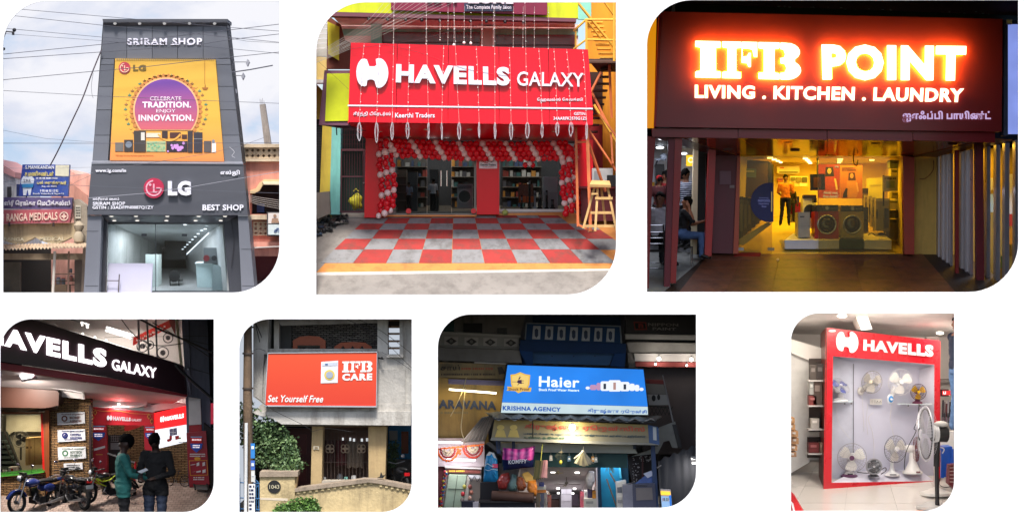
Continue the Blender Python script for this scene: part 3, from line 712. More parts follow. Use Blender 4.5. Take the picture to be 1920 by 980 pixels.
 b=MB();b.ptube([(686,845,.66),(682,1000,.62)],4);b.ptube([(770,838,.66),(760,1000,.62)],4);b.ptube([(686,880,.65),(766,880,.65)],3);b.build('frame',mat((70,60,58),.5),st)
 c=thing('counter','white display counter on the right side inside the window','counter')
 MB().prism([(1262,766),(1366,770),(1366,945),(1272,940)],1.9,.8).build('cabinet',mat((206,222,222),.5),c);MB().prism([(1368,775),(1470,800),(1474,950),(1368,950)],1.5,.8).build('cabinet',mat((190,206,208),.5),c);MB().slab([(1256,766,1.85),(1372,764,1.85),(1390,752,2.7),(1270,756,2.7)],.02).build('worktop',mat((225,232,232),.4),c)
 wm=thing('boxed_machine','grey washing machine carton standing on the white counter','carton');rect('carton',1312,668,1420,768,1.75,.5,mat((130,134,136),.6),wm);MB().disc(1330,735,20,1.72,.03,14).build('printed_door',mat((150,60,66),.5),wm);MB().disc(1380,735,17,1.72,.03,14).build('printed_door',mat((70,70,74),.5),wm)
 ch=thing('chair','black office chair deep inside the grey shop','chair')
 MB().prism(circ(1122,850,34,14,40),2.3,.08).build('backrest',mat((18,18,20),.6),ch);b=MB();b.box(1092,872,1160,884,2.1,.35);b.build('seat',mat((18,18,20),.6),ch)
 for x in(1096,1152):MB().ptube([(x,884,2.15),(x+4,940,2.15)],4).build('leg',mat((60,60,62),.4),ch)
# ---------------- left neighbours
 w=thing('white_house','white house with a pink parapet at the far left edge beyond the signboards','house')
 MB().prism([(-60,150),(96,215),(124,380),(124,1000),(-60,1000)],3.6,2).build('wall',mat((206,208,210),.8,dirt=(140,140,140)),w);MB().prism([(-60,85),(98,182),(96,217),(-60,152)],3.5,2.2).build('parapet',mat((206,150,146),.8),w);rect('window',46,275,70,345,3.55,.06,mat((60,60,62),.5),w)
 w=thing('pink_house','faded pink building behind the blue signboard','house')
 MB().prism([(436,160),(490,195),(600,195),(610,1000),(330,1000),(330,160)],2.7,2).build('wall',mat((222,166,150),.8,dirt=(170,120,105)),w);MB().prism([(438,232),(560,330),(575,400),(438,400)],2.55,.12).build('roof_slope',mat((196,140,122),.8,dirt=(150,105,92)),w)
 sg=thing('signboard','blue dentist signboard with a tooth painted on it above the purple sign','sign')
 prism('board',[(145,132),(447,133),(437,337),(120,335)],1.5,.12,mat((38,62,146),.5,var=.08,dirt=(60,86,150)),sg);MB().box(106,258,150,337,1.62,.12).build('side_plate',mat((40,54,110),.6),sg)
 whi=mat((225,225,230),.6);yl=mat((224,206,130),.6)
 text('S.MANIKANDAN',(163,138,348,161),1.5,whi,sg,.015,.02);text('ச.மணிகண்டன்',(160,174,345,206),1.5,yl,sg,.015,.02);dashes(232,213,372,228,1.5,whi,sg);text('பல் மருத்துவர்',(238,238,427,265),1.5,yl,sg,.015,.03);text('Reg. No 43042',(270,268,365,280),1.5,whi,sg,.015);text('9 95 66 55 12 82',(258,293,375,309),1.5,whi,sg,.015,.02);text('Branch: Vedaiedhu & Nagvei-7.6',(212,314,412,328),1.5,whi,sg,.015)
 MB().prism([(140,222),(152,207),(178,213),(205,207),(221,225),(216,255),(205,280),(196,330),(184,330),(178,290),(168,330),(150,330),(146,280),(134,250)],1.49,.01).build('tooth_picture',mat((214,218,226),.5),sg);MB().prism([(138,258),(217,255),(212,280),(145,282)],1.475,.01).build('tooth_band',mat((42,120,170),.5),sg)
 text('S.P.R',(152,226,198,246),1.475,mat((60,60,90),.5),sg,.008);prism('picture',[(358,135),(446,135),(443,208),(356,205)],1.49,.01,mat((206,200,176),.5),sg)
 for x in(170,400):wire('post',[(x,330,1.58),(x,400,1.58)],5,mat((60,56,54)),sg)
 sg=thing('signboard','purple Tamil signboard over the red medical shop sign','sign')
 prism('board',[(10,343),(466,345),(460,420),(5,416)],1.2,.14,mat((84,72,112),.5,var=.08,dirt=(70,58,88)),sg);text('ஸ்ரீ ெரங்கா ெமடிக்கல்ஸ்',(26,362,452,404),1.2,mat((214,208,214),.5),sg,.02,.03)
 sg=thing('signboard','faded red medical shop signboard with a round plus mark','sign')
 prism('board',[(5,424),(463,420),(448,506),(5,514)],1.15,.14,mat((168,82,88),.5,var=.1,dirt=(140,70,78)),sg);cm=mat((222,190,172),.5);text('RI RANGA MEDICALS',[(-4,450),(370,438),(370,488),(-4,500)],1.15,cm,sg,.02,.02)
 b=MB();b.prism(arcband(412,465,23,29,0,359.9,28),1.135,.012);b.box(396,460,428,471,1.134,.012);b.box(407,449,417,459.5,1.133,.012);b.box(407,471.5,417,482,1.133,.012);b.build('plus_mark',cm,sg)
 for x in(60,345):MB().tube([W(x,505,1.12),W(x,530,1.12)],.02,6).build('bracket',mat((50,40,40)),sg)
 s=thing('old_shop','weathered old shop with a scalloped stained parapet and tin awning at the left','shop')
 sc_=[(5,516),(470,508),(500,560),(500,640)]
 for k in range(2):
  x0=460-k*235;sc_+=[(x0-235*i/10,600+42*math.sin(math.pi*i/10))for i in range(0,11)]
 MB().prism(sc_+[(-40,600),(-40,516)],1.3,.2).build('parapet',mat((172,154,122),.9,var=.2,scale=1.5,bump=.5,dirt=(92,82,68)),s);gh=mat((196,186,160),.8)
 text('RANGA',[(25,600),(155,603),(155,625),(25,620)],1.3,gh,s,.01,.02);text('MEDICAL',[(255,600),(415,598),(415,622),(255,622)],1.3,gh,s,.01,.02)
 MB().prism([(474,360),(500,355),(560,400),(566,640),(480,640)],1.38,.3).build('column',mat((150,138,122),.9,var=.2,bump=.5,dirt=(96,86,74)),s);v=MB();v.lathe([(.02,0),(.09,.02),(.11,.12),(.06,.22),(.09,.28),(.10,.34),(.03,.42)],W(508,636,1.2),14);v.build('urn_relief',mat((166,152,130),.9,var=.2),s,smooth=True);rect('plaque',486,395,520,480,1.35,.02,mat((190,182,166),.7),s);tz=mat((70,66,60),.7)
 dashes(489,402,517,470,1.35,tz,s,4)
 zz=[];zb=[]
 for i in range(57):zz.append((-40+i*11.3,676-i*.35+(7 if i%2 else-7),.75));zb.append((-40+i*10.3,646-i*.15+(4 if i%2 else-4),1.25))
 b=MB();n=len(zz);b.add([W(*p)for p in zz]+[W(*p)for p in zb]+[W(*p)+Vector((0,0,-.02))for p in zz]+[W(*p)+Vector((0,0,-.02))for p in zb],[[i,i+1,n+i+1,n+i]for i in range(n-1)]+[[2*n+i,3*n+i,3*n+i+1,2*n+i+1]for i in range(n-1)]+[[i,2*n+i,2*n+i+1,i+1]for i in range(n-1)]);b.build('tin_awning',mat((190,168,142),.7,var=.2,dirt=(120,84,60)),s)
 rect('back_wall',-40,650,560,1010,3.0,.1,mat((42,38,36),.9),s);rect('lintel',-40,705,545,745,1.5,.2,mat((120,104,84),.8,bump=.3,dirt=(70,58,46)),s)
 MB().prism([(535,650),(562,640),(556,1010),(520,1010)],1.4,.3).build('pier',mat((128,112,98),.9,var=.2,dirt=(84,70,60)),s);MB().box(-40,760,130,1010,1.9,.1).build('shutter',mat((82,74,62),.8,var=.3,scale=2),s);MB().box(480,745,535,1010,1.8,.1).build('side_panel',mat((92,80,72),.8,var=.3),s)
 wire('post',[(354,690,1.0),(338,1010,1.0)],9,mat((168,160,150),.6),s,n=8);wire('post',[(444,690,1.3),(438,1010,1.3)],6,mat((130,100,84),.6),s,n=8)
 for y in(835,880,905):rect('shelf',340,y,480,y+5,1.9,.4,mat((110,92,72),.7),s)
 rect('counter',330,905,430,1010,1.6,.4,mat((122,98,74),.7),s)
 for k,(x,y,wd,h,c)in enumerate(((362,858,30,46,(170,170,172)),(395,862,26,42,(140,146,152)),(448,845,22,34,(150,90,80)),(448,800,18,30,(90,94,100)),(470,862,8,18,(120,120,90)))):
  j=thing('jar',('large clear goods jar on the left shop counter','second clear jar beside the post in the left shop','brown tin on the middle shelf of the left shop','grey tin on the top shelf of the left shop','small green tin at the right end of the left shop shelf')[k],'jar')
  r=WR(wd/2,1.95);hh=WR(h,1.95);MB().lathe([(r*.9,0),(r,hh*.1),(r,hh*.8),(r*.7,hh*.9)],W(x+wd/2,y+h,1.98),12).build('body',mat(c,.3),j,smooth=True);MB().lathe([(r*.75,hh*.9),(r*.75,hh)],W(x+wd/2,y+h,1.98),12).build('lid',mat((190,60,50)if k%2 else(60,80,140),.4),j)
# ---------------- right neighbour
 s=thing('pink_shop_house','old pink building with lattice balconies and an arched window on the right','building')
 pk=mat((214,146,128),.85,var=.12,scale=1.4,bump=.25,dirt=(178,112,98));cr=mat((206,186,158),.85,var=.12,bump=.3,dirt=(150,130,108))
 MB().prism([(1560,108),(1960,108),(1960,228),(1700,228),(1672,250),(1650,285),(1612,300),(1612,452),(1960,452),(1960,640),(1620,640),(1600,460)],1.4,.3).build('wall',pk,s)
 MB().box(1560,0,1960,22,1.25,.5).build('parapet_cap',cr,s);MB().box(1565,95,1960,112,1.28,.4).build('cornice',cr,s)
 def lattice(x0,y0,x1,y1,d,nx,ny,par):
  b=MB();cw=(x1-x0)/nx;chh=(y1-y0)/ny
  for i in range(nx):
   for j in range(ny):
    a,c=x0+i*cw,y0+j*chh;P=[(a,c),(a+cw,c),(a+cw,c+chh),(a,c+chh)];I=[(a+cw*.5,c+chh*.18),(a+cw*.82,c+chh*.5),(a+cw*.5,c+chh*.82),(a+cw*.18,c+chh*.5)]
    M_=[((P[k][0]+P[(k+1)%4][0])/2,(P[k][1]+P[(k+1)%4][1])/2)for k in range(4)]
    for k in range(4):b.prism([P[k],M_[k],I[k],I[k-1],M_[k-1]],d,.06)
  return b.build('lattice',cr,par)
 lattice(1575,24,1965,94,1.36,11,2,s);rect('parapet_back',1565,22,1960,96,1.75,.1,mat((150,128,108),.9),s)
 MB().prism([(1700,228),(1960,228),(1960,252),(1712,252),(1690,268),(1672,300),(1640,318),(1612,318),(1612,298),(1650,285),(1672,250)],1.33,.1).build('arch_moulding',mat((216,186,140),.8),s)
 rect('window_recess',1600,225,1960,455,1.9,.1,mat((42,32,32),.8),s);MB().slab([(1690,240,1.36),(1960,232,1.36),(1960,262,1.05),(1700,258,1.05)],.015).build('awning',mat((196,176,150),.8),s)
 MB().box(1606,455,1960,486,1.15,.35).build('balcony_sill',cr,s);lattice(1632,500,1728,590,1.35,3,3,s);MB().box(1610,630,1960,664,1.2,.3).build('ledge',pk,s);rect('lower_wall',1618,660,1960,722,1.38,.2,mat((196,138,124),.85,dirt=(150,100,90)),s);rect('shop_recess',1622,722,1960,1010,2.0,.1,mat((86,30,34),.8),s);rect('counter',1650,880,1960,1010,1.7,.2,mat((60,40,44),.6),s)
 tag(MB().box(1656,385,1702,440,1.72,.08).build('cloth',mat((54,78,128),.9,var=.2)),'blue cloth hanging in the arched window of the pink building','cloth')
 bx=thing('box_sign','small framed lightbox sign with a deity picture fixed on the pink building','sign');rect('frame',1720,436,1830,592,1.0,.2,mat((60,56,58),.5),bx);rect('picture',1728,444,1830,512,.99,.02,mat((206,196,190),.5),bx);rect('picture',1728,518,1830,584,.985,.02,mat((196,206,206),.5),bx)
 b=MB();b.disc(1772,462,10,.975,.015,14);b.prism([(1755,478),(1790,478),(1800,508),(1748,508)],.975,.015);b.build('figure_picture',mat((150,118,96),.6),bx);text('சி',(1766,540,1800,570),.985,mat((70,90,130)),bx,.01,.03)
 wire('pipe',[(1640,668,1.1),(1790,660,1.1),(1960,650,1.1)],5,mat((186,176,170),.5),s)
 for k in range(5):tag(wire('cable',curve([(1600,330+k*9,1.1),(1680,345+k*12,1.05),(1960,385+k*15,1.1)],5),1.4,mat((176,166,160),.6)),'pale cable looping across the arched window of the pink building','cable','cables across the arched window')['label']=('topmost','second','third','fourth','lowest')[k]+' pale cable looping across the arched window of the pink building'
 setT(0,0,3.5)
 p=thing('concrete_post','bare concrete column with rusty bars sticking out above the pink parapet','column');MB().prism([(1703,688),(1738,681),(1780,960),(1736,960)],1.9,.14).build('shaft',mat((150,142,136),.9,var=.2,bump=.5,dirt=(110,102,96)),p)
 for x,y in((1706,650),(1714,655),(1722,645),(1732,660)):wire('bar',[(x,y,1.95),(x+2,690,1.95)],1.2,mat((70,50,44)),p,n=4)
# ---------------- lamps and cables
 for k,(a,bq,r)in enumerate((((1486,408),(1622,408),14),((1500,497),(1592,497),13),((1520,601),(1542,601),9))):
  f=thing('flood_lamp',('topmost flood lamp on a long arm beside the grey tower','middle flood lamp on an arm beside the grey tower','lowest stubby flood lamp beside the grey tower')[k],'lamp','flood lamps on the side of the grey tower');wire('arm',[a+(.8,),bq+(.8,)],2.5,mat((90,90,96)),f);x,y=bq;MB().prism([(x-3,y-9),(x+3,y-20),(x+r,y),(x,y+28),(x-r*.7,y+8)],.74,.14).build('lamp_head',mat((150,150,158),.4),f)
 f=thing('street_lamp','dark street lamp bracket at the rounded upper left corner','lamp');b=MB();b.ptube([(-60,420,.6),(22,250,.6),(40,208,.6),(85,212,.6)],5,6);b.build('arm',mat((32,32,36)),f);b=MB();b.ball(W(94,198,.6),WR(13,.6),10,7);b.build('lamp_head',mat((30,30,34)),f,smooth='all');MB().box(78,208,90,230,.58,.06).build('lamp_bracket',mat((30,30,34)),f);b=MB().ball(W(24,322,.6),WR(11,.6),10,7);b.build('lamp_head',mat((30,30,34)),f,smooth='all')
 cb=mat((78,78,88),.7)
 CB=[([(-60,50),(145,63),(830,122),(1490,180),(1960,215)],.9,'topmost cable sloping down to the right across the grey tower top'),([(-60,92),(95,105),(700,170),(1200,215),(1960,292)],.9,'second cable from the top sloping down to the right over the shop name'),([(-60,180),(60,190),(670,245),(1500,320),(1960,364)],.8,'third cable from the top sloping down to the right'),([(-60,215),(70,225),(660,268),(1000,300)],.6,'faint short cable ending on the grey tower left side'),([(-60,366),(18,357),(660,293),(830,275),(1490,200),(1960,145)],1.1,'upper dark cable rising to the right through the shop name'),([(-60,394),(18,387),(700,340),(1300,295),(1500,262),(1960,210)],1.1,'lower dark cable rising to the right under the shop name'),([(-60,532),(18,525),(600,470),(950,440),(1330,395),(1960,330)],1.1,'dark cable rising to the right across the top of the billboard'),([(-60,592),(18,595),(640,630),(1330,660),(1960,684)],.8,'thin cable crossing the purple circle of the billboard'),([(-60,940),(900,941),(1960,938)],.9,'level cable crossing the printed appliances on the billboard'),([(-60,840),(300,910),(640,935)],.5,'faint cable sagging at the left beside the billboard foot'),([(1522,475),(1640,458),(1790,430)],2.2,'thick loose cable end pointing right of the grey tower'),([(1500,250),(1620,272),(1960,290)],.6,'thin slack cable right of the tower top')]
 for pts,r,lb in CB:tag(wire('cable',[p+(.22+.01*len(lb)%.05,)for p in pts],r*1.9,cb,n=5),lb,'cable','overhead cables before the grey tower')
 tag(wire('cable',curve([(665,330,.45),(600,490,.45),(540,650,.5),(470,800,.6),(385,980,.9),(330,1085,1.4)],5),4.5,mat((92,80,88),.8,var=.3,scale=20),n=6),'thick twisted cable hanging from the tower down to the blue signboard','cable')
 tag(wire('cable',curve([(612,480,.5),(600,560,.5),(604,620,.5),(612,645,.5)],5),1.2,cb),'short loose wire dangling left of the billboard','cable')
 setT(0,270,3.438)
 for k,(pts,r,c)in enumerate((([(570,348),(930,318),(1240,275),(1960,150)],1.6,(150,150,158)),([(-60,238),(560,270),(1590,310),(1960,322)],1.3,(84,86,94)),([(680,165),(1000,118),(1350,60),(1560,10),(1700,-40)],1.2,(96,92,98)),([(-60,262),(300,228),(600,185)],1.2,(120,120,128)),([(-60,155),(300,158),(600,150)],1.0,(120,120,128)),([(400,300),(500,240),(590,200)],1.0,(90,86,90)))):
  tag(wire('cable',[p+(.16,)for p in pts],r,mat(c,.7)),('pale cable stretched across the round red emblem','dark cable passing just under the round red emblem','thin cable crossing the foot of the billboard','thin cable before the dentist signboard','thin level cable over the dentist signboard top','short cable between dentist signboard and grey shop')[k],'cable','cables before the grey shop sign')
 tag(wire('cable',curve([(1480,20,.4),(1510,50,.4),(1495,75,.4),(1515,88,.4)],5),1.3,mat((200,196,200),.6)),'short pale wire curl at the right of the billboard foot','cable')
 tag(wire('cable',curve([(1490,485,.6),(1500,560,.6),(1508,640,.6),(1490,800,.6)],5),2,mat((30,30,34),.6)),'black wire hanging down the right jamb of the grey shop','cable')
scene_a()
# ================================================================== opening 2: red appliance shop with a balloon garland and a chequered forecourt
def scene_b():
 setT()
 case(OPEN[1][:4],5.2,(190,188,184),top=False,bottom=False)
 G=Ground(556,0.06,405,2.5)
 RED=(214,22,46)
 def gp(pts,name,m,up=0.0,th=.02,**k):
  P=[G.p(*p)+Vector((0,0,up))for p in pts]
  return MB().ext(P,(0,0,-th)).build(name,m,k.pop('parent',None),**k)
 gp([(560,557),(1190,557),(1190,396),(560,396)],'ground',mat((132,126,119),.95,var=.14,scale=1.3,bump=.5,dirt=(108,102,96)),0,.2,kind='structure')
 base=gp([(593,511),(1162,503),(1162,408),(1062,398),(694,406)],'forecourt',mat((196,130,66),.85,var=.1,scale=2,dirt=(172,106,56)),.006,.02,kind='structure')
 gp([(560,517),(1190,507),(1190,504),(560,512)],'kerb_line',mat((190,184,175),.9),.012,.02,kind='structure')
 ys=[405,410,420.5,432,449,469,494]
 def tx(k,y):
  f=(y-410)/(494-410);return(687+40.7*k)*(1-f)+(601+61.5*k)*f
 tr=[mat((152,46,42),.8,var=.16,scale=2.2,bump=.3,dirt=(104,58,50)),mat((160,50,45),.8,var=.16,scale=2.4,bump=.3,dirt=(112,62,54))];tg=[mat((126,126,127),.8,var=.08,scale=2.2,bump=.3,dirt=(88,86,84)),mat((132,131,131),.8,var=.08,scale=2.4,bump=.3,dirt=(98,94,90))]
 for j in range(6):
  y0,y1=ys[j],ys[j+1]
  for k in range(0,11):
   x=[tx(k,y0),tx(k+1,y0),tx(k+1,y1),tx(k,y1)]
   if x[0]>1160 or(y0+y1)/2<494-(1150-x[3])*2:continue
   if(x[1]+x[2])/2>1062+((y0+y1)/2-399)*2.3:continue
   lift=.016+random.uniform(0,.003);g=.35
   gp([(x[0]+g,y0+g*.5),(x[1]-g,y0+g*.5),(x[2]-g,y1-g*.5),(x[3]+g,y1-g*.5)],'tile',random.choice(tr if(j+k)%2==0 else tg),lift,.012,parent=base)
# ---------------- shop
 t=thing('red_shop','red-fronted appliance shop with glass doors below a wide red signboard','shop')
 red=mat((232,16,36),.3,var=.06,scale=1.0,coat=.08,spec=.3);red2=mat((220,14,36),.3,var=.08,scale=1.2,coat=.1,spec=.3);dk=mat((40,34,34),.7)
 MB().box(700,250,1118,408,4.6,.1).build('back_wall',mat((58,56,58),.8),t)
 MB().prism([(686,258),(718,258),(715,408),(683,408)],2.35,.4).build('pillar',red,t);MB().prism([(893,262),(936,262),(936,402),(894,402)],2.38,.3).build('pillar',red,t);MB().prism([(1078,262),(1112,262),(1112,402),(1082,400)],2.36,.4).build('pillar',red2,t)
 sf=MB().slab([(652,231,.78),(1110,236,.78),(1088,264,2.5),(688,262,2.5)],.05,down=False);sf.build('canopy_soffit',red2,t)
 for x,y,d in((712,246,1.6),(765,241,1.2),(800,243,1.2),(880,243,1.2),(870,256,2.2),(960,244,1.2),(945,255,2.2),(1040,246,1.4),(765,256,2.1),(1010,256,2.2)):MB().disc(x,y,6,d,.02,14,1.5).build('ceiling_light',mat((235,215,200),.4),t)
 MB().box(712,262,1092,268,2.55,.2).build('lintel',mat((52,38,38),.6),t)
 MB().slab([(700,402,2.65),(1110,400,2.65),(1090,385,4.6),(720,385,4.6)],.03).build('floor',mat((132,120,104),.3),t)
 lamp(W(830,285,3.6),9,(255,240,225),1.5);lamp(W(1000,285,3.4),7,(255,240,225),1.0)
 gl=glassmat((200,206,208),.008)
 d=thing('glass_doors','frameless glass entrance doors between the balloon column and the middle red pillar','doors')
 rect('pane',742,268,800,400,2.5,.02,gl,d);rect('pane',801.5,268,846,400,2.5,.02,gl,d);rect('pane',847.5,268,891,400,2.5,.02,gl,d)
 for x in(827,838):MB().ptube([(x,320,2.45),(x,349,2.45)],1.4,8).build('handle',mat((220,215,210),.25,.9),d)
 b=MB();b.box(742,400,892,403,2.49,.06);b.box(889,285,892.5,400,2.49,.05);b.build('frame',mat((120,116,110),.4,.7),d)
 d=thing('shop_window','large glass display window right of the middle red pillar','window')
 rect('pane',938,268,1058,392,2.5,.02,gl,d);MB().box(936,392,1060,397,2.46,.1).build('sill',mat((190,186,180),.5),d)
 MB().box(716,403,893,406,2.4,.15).build('step',mat((228,146,80),.7),t)
 def app(name,lab,cat,x0,y0,x1,y1,dd,th,c,r=.4):o=thing(name,lab,cat);rect('body',x0,y0,x1,y1,dd,th,mat(c,r),o);return o
 o=app('washing_machine','white front-loading washing machine just inside the right-hand glass door','washing machine',857,345,886,390,2.9,.4,(170,172,172));MB().disc(871,368,12,2.88,.03).build('door',mat((50,56,62),.15),o);MB().prism(arcband(871,368,11,13.5,0,359.9),2.87,.03).build('door_ring',mat((190,190,190),.3),o);MB().box(859,347,884,353,2.885,.02).build('control_panel',mat((120,124,130),.4),o)
 o=app('fridge','tall dark refrigerator behind the left glass door','fridge',764,322,782,396,3.0,.4,(64,66,72));rect('door',765,324,781,346,2.985,.02,mat((84,86,92),.3),o)
 o=app('fridge','broad black refrigerator in the middle of the doorway','fridge',806,318,822,398,3.3,.4,(34,34,38));rect('door',807,320,821,345,3.285,.02,mat((50,50,56),.3),o)
 o=app('display_shelf','tall shelf unit of small goods at the left inside the doors','shelf',745,318,762,398,3.3,.4,(96,88,80))
 for y in(330,345,360,375):rect('shelf_board',745,y,762,y+1.5,3.2,.1,mat((160,150,140)),o)
 o=app('cabinet','white upright cabinet at the right end of the display window','cabinet',1018,331,1046,396,2.9,.4,(205,206,210));rect('door',1019,333,1045,360,2.885,.02,mat((225,226,230),.3),o)
 o=app('wooden_cabinet','brown wooden cabinet stacked with orange boxes in the display window','cabinet',972,345,1000,380,3.2,.3,(104,54,40))
 for i in range(4):rect('carton',974+i*7,368,980+i*7,379,3.17,.03,mat((200,96,40)),o)
 for k,(x,y0,y1,c,w_)in enumerate(((993,336,392,(26,26,28),2.2),(978,366,392,(26,26,28),1.8),(1025,357,392,(30,30,34),2.2),(1036,374,392,(24,24,26),3),(1003,358,391,(190,196,205),2),(1012,362,392,(40,40,44),2.6))):
  o=thing('tower_fan',('tallest black tower fan in the display window','slim black tower fan before the wooden cabinet','black tower fan standing against the white cabinet','short thick black tower fan before the white cabinet','pale tower fan between the wooden and white cabinets','dark grey tower fan left of the white cabinet')[k],'fan','tower fans in the display window');MB().ptube([(x,y0,2.75),(x,y1-3,2.75)],w_,10).build('column',mat(c,.35),o);MB().ptube([(x,y1-3,2.75),(x,y1,2.75)],w_*1.9,12).build('base',mat(c,.4),o);MB().ptube([(x,y0+3,2.72),(x,y0+9,2.72)],w_*.9,8).build('grille',mat((130,130,135),.4),o)
 tb=thing('tube_light','pair of bright tube lamps inside the top of the glass doors','lamp');rect('tube',800,292,818,294,3.2,.03,emit((255,250,245),1.6),tb);rect('tube',832,291,842,293,3.2,.03,emit((255,250,245),1.6),tb)
 for x0,x1,lb in((744,800,'long shelf of small coloured goods deep behind the left glass door'),(846,889,'shelf of small goods deep behind the right glass door'),(942,1015,'shelf of small goods deep in the display window')):
  o=thing('goods_shelf',lb,'shelf');rect('back',x0,296,x1,396,4.3,.05,mat((74,68,64),.7),o)
  for r_ in range(5):
   y=312+r_*19;rect('board',x0,y,x1,y+1.2,4.0,.3,mat((130,122,112),.5),o);x=x0+1
   while x<x1-5:w_=random.uniform(3,8);h_=random.uniform(5,13);rect('goods',x,y-h_,x+w_,y,4.05,.15,mat(random.choice(((150,60,50),(60,80,120),(190,190,186),(60,110,110),(200,140,60),(90,90,96),(40,40,44))),.5),o);x+=w_+random.uniform(.5,4)
 person('figure in a pale shirt and dark trousers standing for a reflection in the glass',W(812,396,3.0),.40,20,1.62,(196,200,206),(26,26,30),vox=.022,hand=False)  # solid figure behind the pane, added in place of a street reflection
 person('figure in a light blue shirt standing for a reflection in the left glass door',W(767,394,2.85),.34,-40,1.62,(150,170,190),(30,30,34),vox=.022,hand=False)  # second added figure, imitates a passer-by mirrored in the door glass
 mt=thing('door_mat','dark brown door mat in front of the glass entrance','mat');MB().ext([G.p(*p)+Vector((0,0,.035))for p in((781,402.5),(853,402.5),(854,408),(779,408))],(0,0,-.02)).build('mat',mat((58,40,34),.95,bump=.8),mt)
 for k,x in enumerate((766,888)):
  o=thing('melon_half',('cut watermelon half by the left glass door','cut watermelon half at the foot of the middle red pillar')[k],'watermelon','cut watermelon halves at the doorway');b=MB();b.ball(W(x,397,2.2),WR(5.5,2.2),14,8,(1,.6,.9));b.build('rind',mat((40,80,40),.5),o,smooth='all');MB().disc(x,395.5,5,2.2-WR(3.9,2.2),.02,16).build('flesh',mat((200,30,36),.4),o)
 o=thing('melon','round pale green pumpkin at the foot of the display window','pumpkin');b=MB();c0=W(947,398.5,2.2);r0=WR(5.8,2.2);b.ball(c0,r0,20,10,(1,1,.92))
 for v in b.v:l=v-c0;v.xyz=c0+l*(1+.05*math.cos(8*math.atan2(l.y,l.x)))
 b.build('fruit',mat((150,164,84),.5,var=.2),o,smooth='all');MB().ptube([(947,394,2.2),(948,391.5,2.2)],.8).build('stalk',mat((90,100,50)),o)
 p=thing('notice_plate','white dealer plate on the middle red pillar','sign');rect('plate',898.5,292,932,316,2.34,.02,mat((236,226,230),.5),p);text('KVK',(903,297,918,304),2.34,mat((200,40,50)),p,.006,.03);text('Keerthi Traders',(901,307,930,311),2.34,mat((40,36,40)),p,.006,.03);dashes(905,312.4,926,314.2,2.34,mat((200,60,60)),p);MB().ptube([(920,304,2.33),(923,299,2.33),(922,295,2.33)],.5,5).ptube([(920,304,2.33),(926,302,2.33)],.5,5).build('emblem',mat((40,36,40)),p);rect('bar',908,304.8,915,306,2.335,.004,mat((200,40,50)),p)
# ---------------- balloon garland
 bl=thing('balloon_garland','garland arch of red and white balloons around the shop entrance','balloons')
 me={}
 def balloon(x,y,d,c):
  key=c
  r=.062
  if key not in me:
   b=MB();b.ball((0,0,0),r,12,8,(1,1,1.06));b.tube([(0,0,-r*1.04),(0,0,-r*1.2)],.006,5,.011)
   o=b.build('balloon',mat((228,16,36)if c==0 else(244,218,214),.3,var=.04,coat=.12),bl,smooth='all');me[key]=o.data
  else:o=link('balloon',me[key],bl)
  o.location=W(x,y,d);o.rotation_euler=(random.uniform(-.6,.6),random.uniform(-.6,.6),random.uniform(0,6));q=random.uniform(.9,1.12);o.scale=(q,q,q)
 n=0
 for i in range(15):
  y=400-i*9.6;x0=721+4*math.sin(i*.4)+i*.4
  for k in range(3):
   balloon(x0+(k-1)*11+(i%2)*2.5,y-k*5+5+random.uniform(-1,1),2.25-.08*(k==1)+.04*(i%2),1 if i%4==0 else 0)
 for i in range(31):
  x=735+i*11.1;y0=264+4*math.sin(math.pi*i/30)+i*.16
  for k in range(4):
   balloon(x+k*5.5-8+random.uniform(-.8,.8),y0+k*8.6+random.uniform(-.8,.8),2.22-.08*(k in(1,2)),1 if i%4==0 else 0)
 for i in range(13):
  y=395-i*9.6;x0=1068+4*math.sin(i*.4+2)
  for k in range(3):
   balloon(x0+(k-1)*11+(i%2)*2.5,y-k*5+5,2.25-.08*(k==1),1 if i%4==2 else 0)
 bunch=thing('balloon_cluster','small cluster of red and white balloons hanging in the display window','balloons')
 bl_,bl=bl,bunch
 for(x,y,c)in((985,309,0),(999,309,0),(992,299,0),(993,306,1)):
  o=link('balloon',me[c],bunch);o.location=W(x,y,2.40-.06*c);o.scale=(.85,)*3
# ---------------- the wide signboard
 s=thing('shop_signboard','wide glossy red shop signboard with raised white letters and round emblem','sign')
 sr=mat((232,14,40),.22,var=.07,scale=.8,coat=.12,spec=.35);sd=.5
 def top(x):return 80+(x-658)*(13/445)
 def bot(x):return 229+(x-653)*(5/459)
 def mid(x):return 198+(x-653)*(6/459)
 sx=[(657.5,653),(745,743),(841,840),(935.5,936),(1028,1030.5),(1103,1112)]
 for(a,b_),(c,d_)in zip(sx[:-1],sx[1:]):
  MB().prism([(a+.5,top(a)),(c-.5,top(c)),(d_-.5,mid(d_)),(b_+.5,mid(b_))],sd+random.uniform(0,.004),.25).build('panel',sr,s)
  MB().prism([(b_+.5,mid(b_)+.3),(d_-.5,mid(d_)+.3),(d_-.3,bot(d_)),(b_+.3,bot(b_))],sd+random.uniform(0,.004),.25).build('panel',sr,s)
 MB().prism([(657,82),(1102,95),(1111,233),(653,228)],.58,.2).build('backing',mat((60,10,16),.6),s)
 wh=mat((232,228,238),.4,var=.03)
 MB().prism([(652,mid(652)-1.5),(1111.5,mid(1111)-1.5),(1111.5,mid(1111)+1.2),(652,mid(652)+1.2)],.485,.012).build('white_line',wh,s)
 axe_mark(668,109,728,165,sd,.07,wh,s);
 text('HAVELLS',[(743,120),(955,126),(956,161),(742,155)],sd,wh,s,.07,.05,split='letter');text('GALAXY',[(970,134),(1094,137),(1095,163),(969,161)],sd,wh,s,.06,.012,split='letter')
 setT(580,0,3.254)
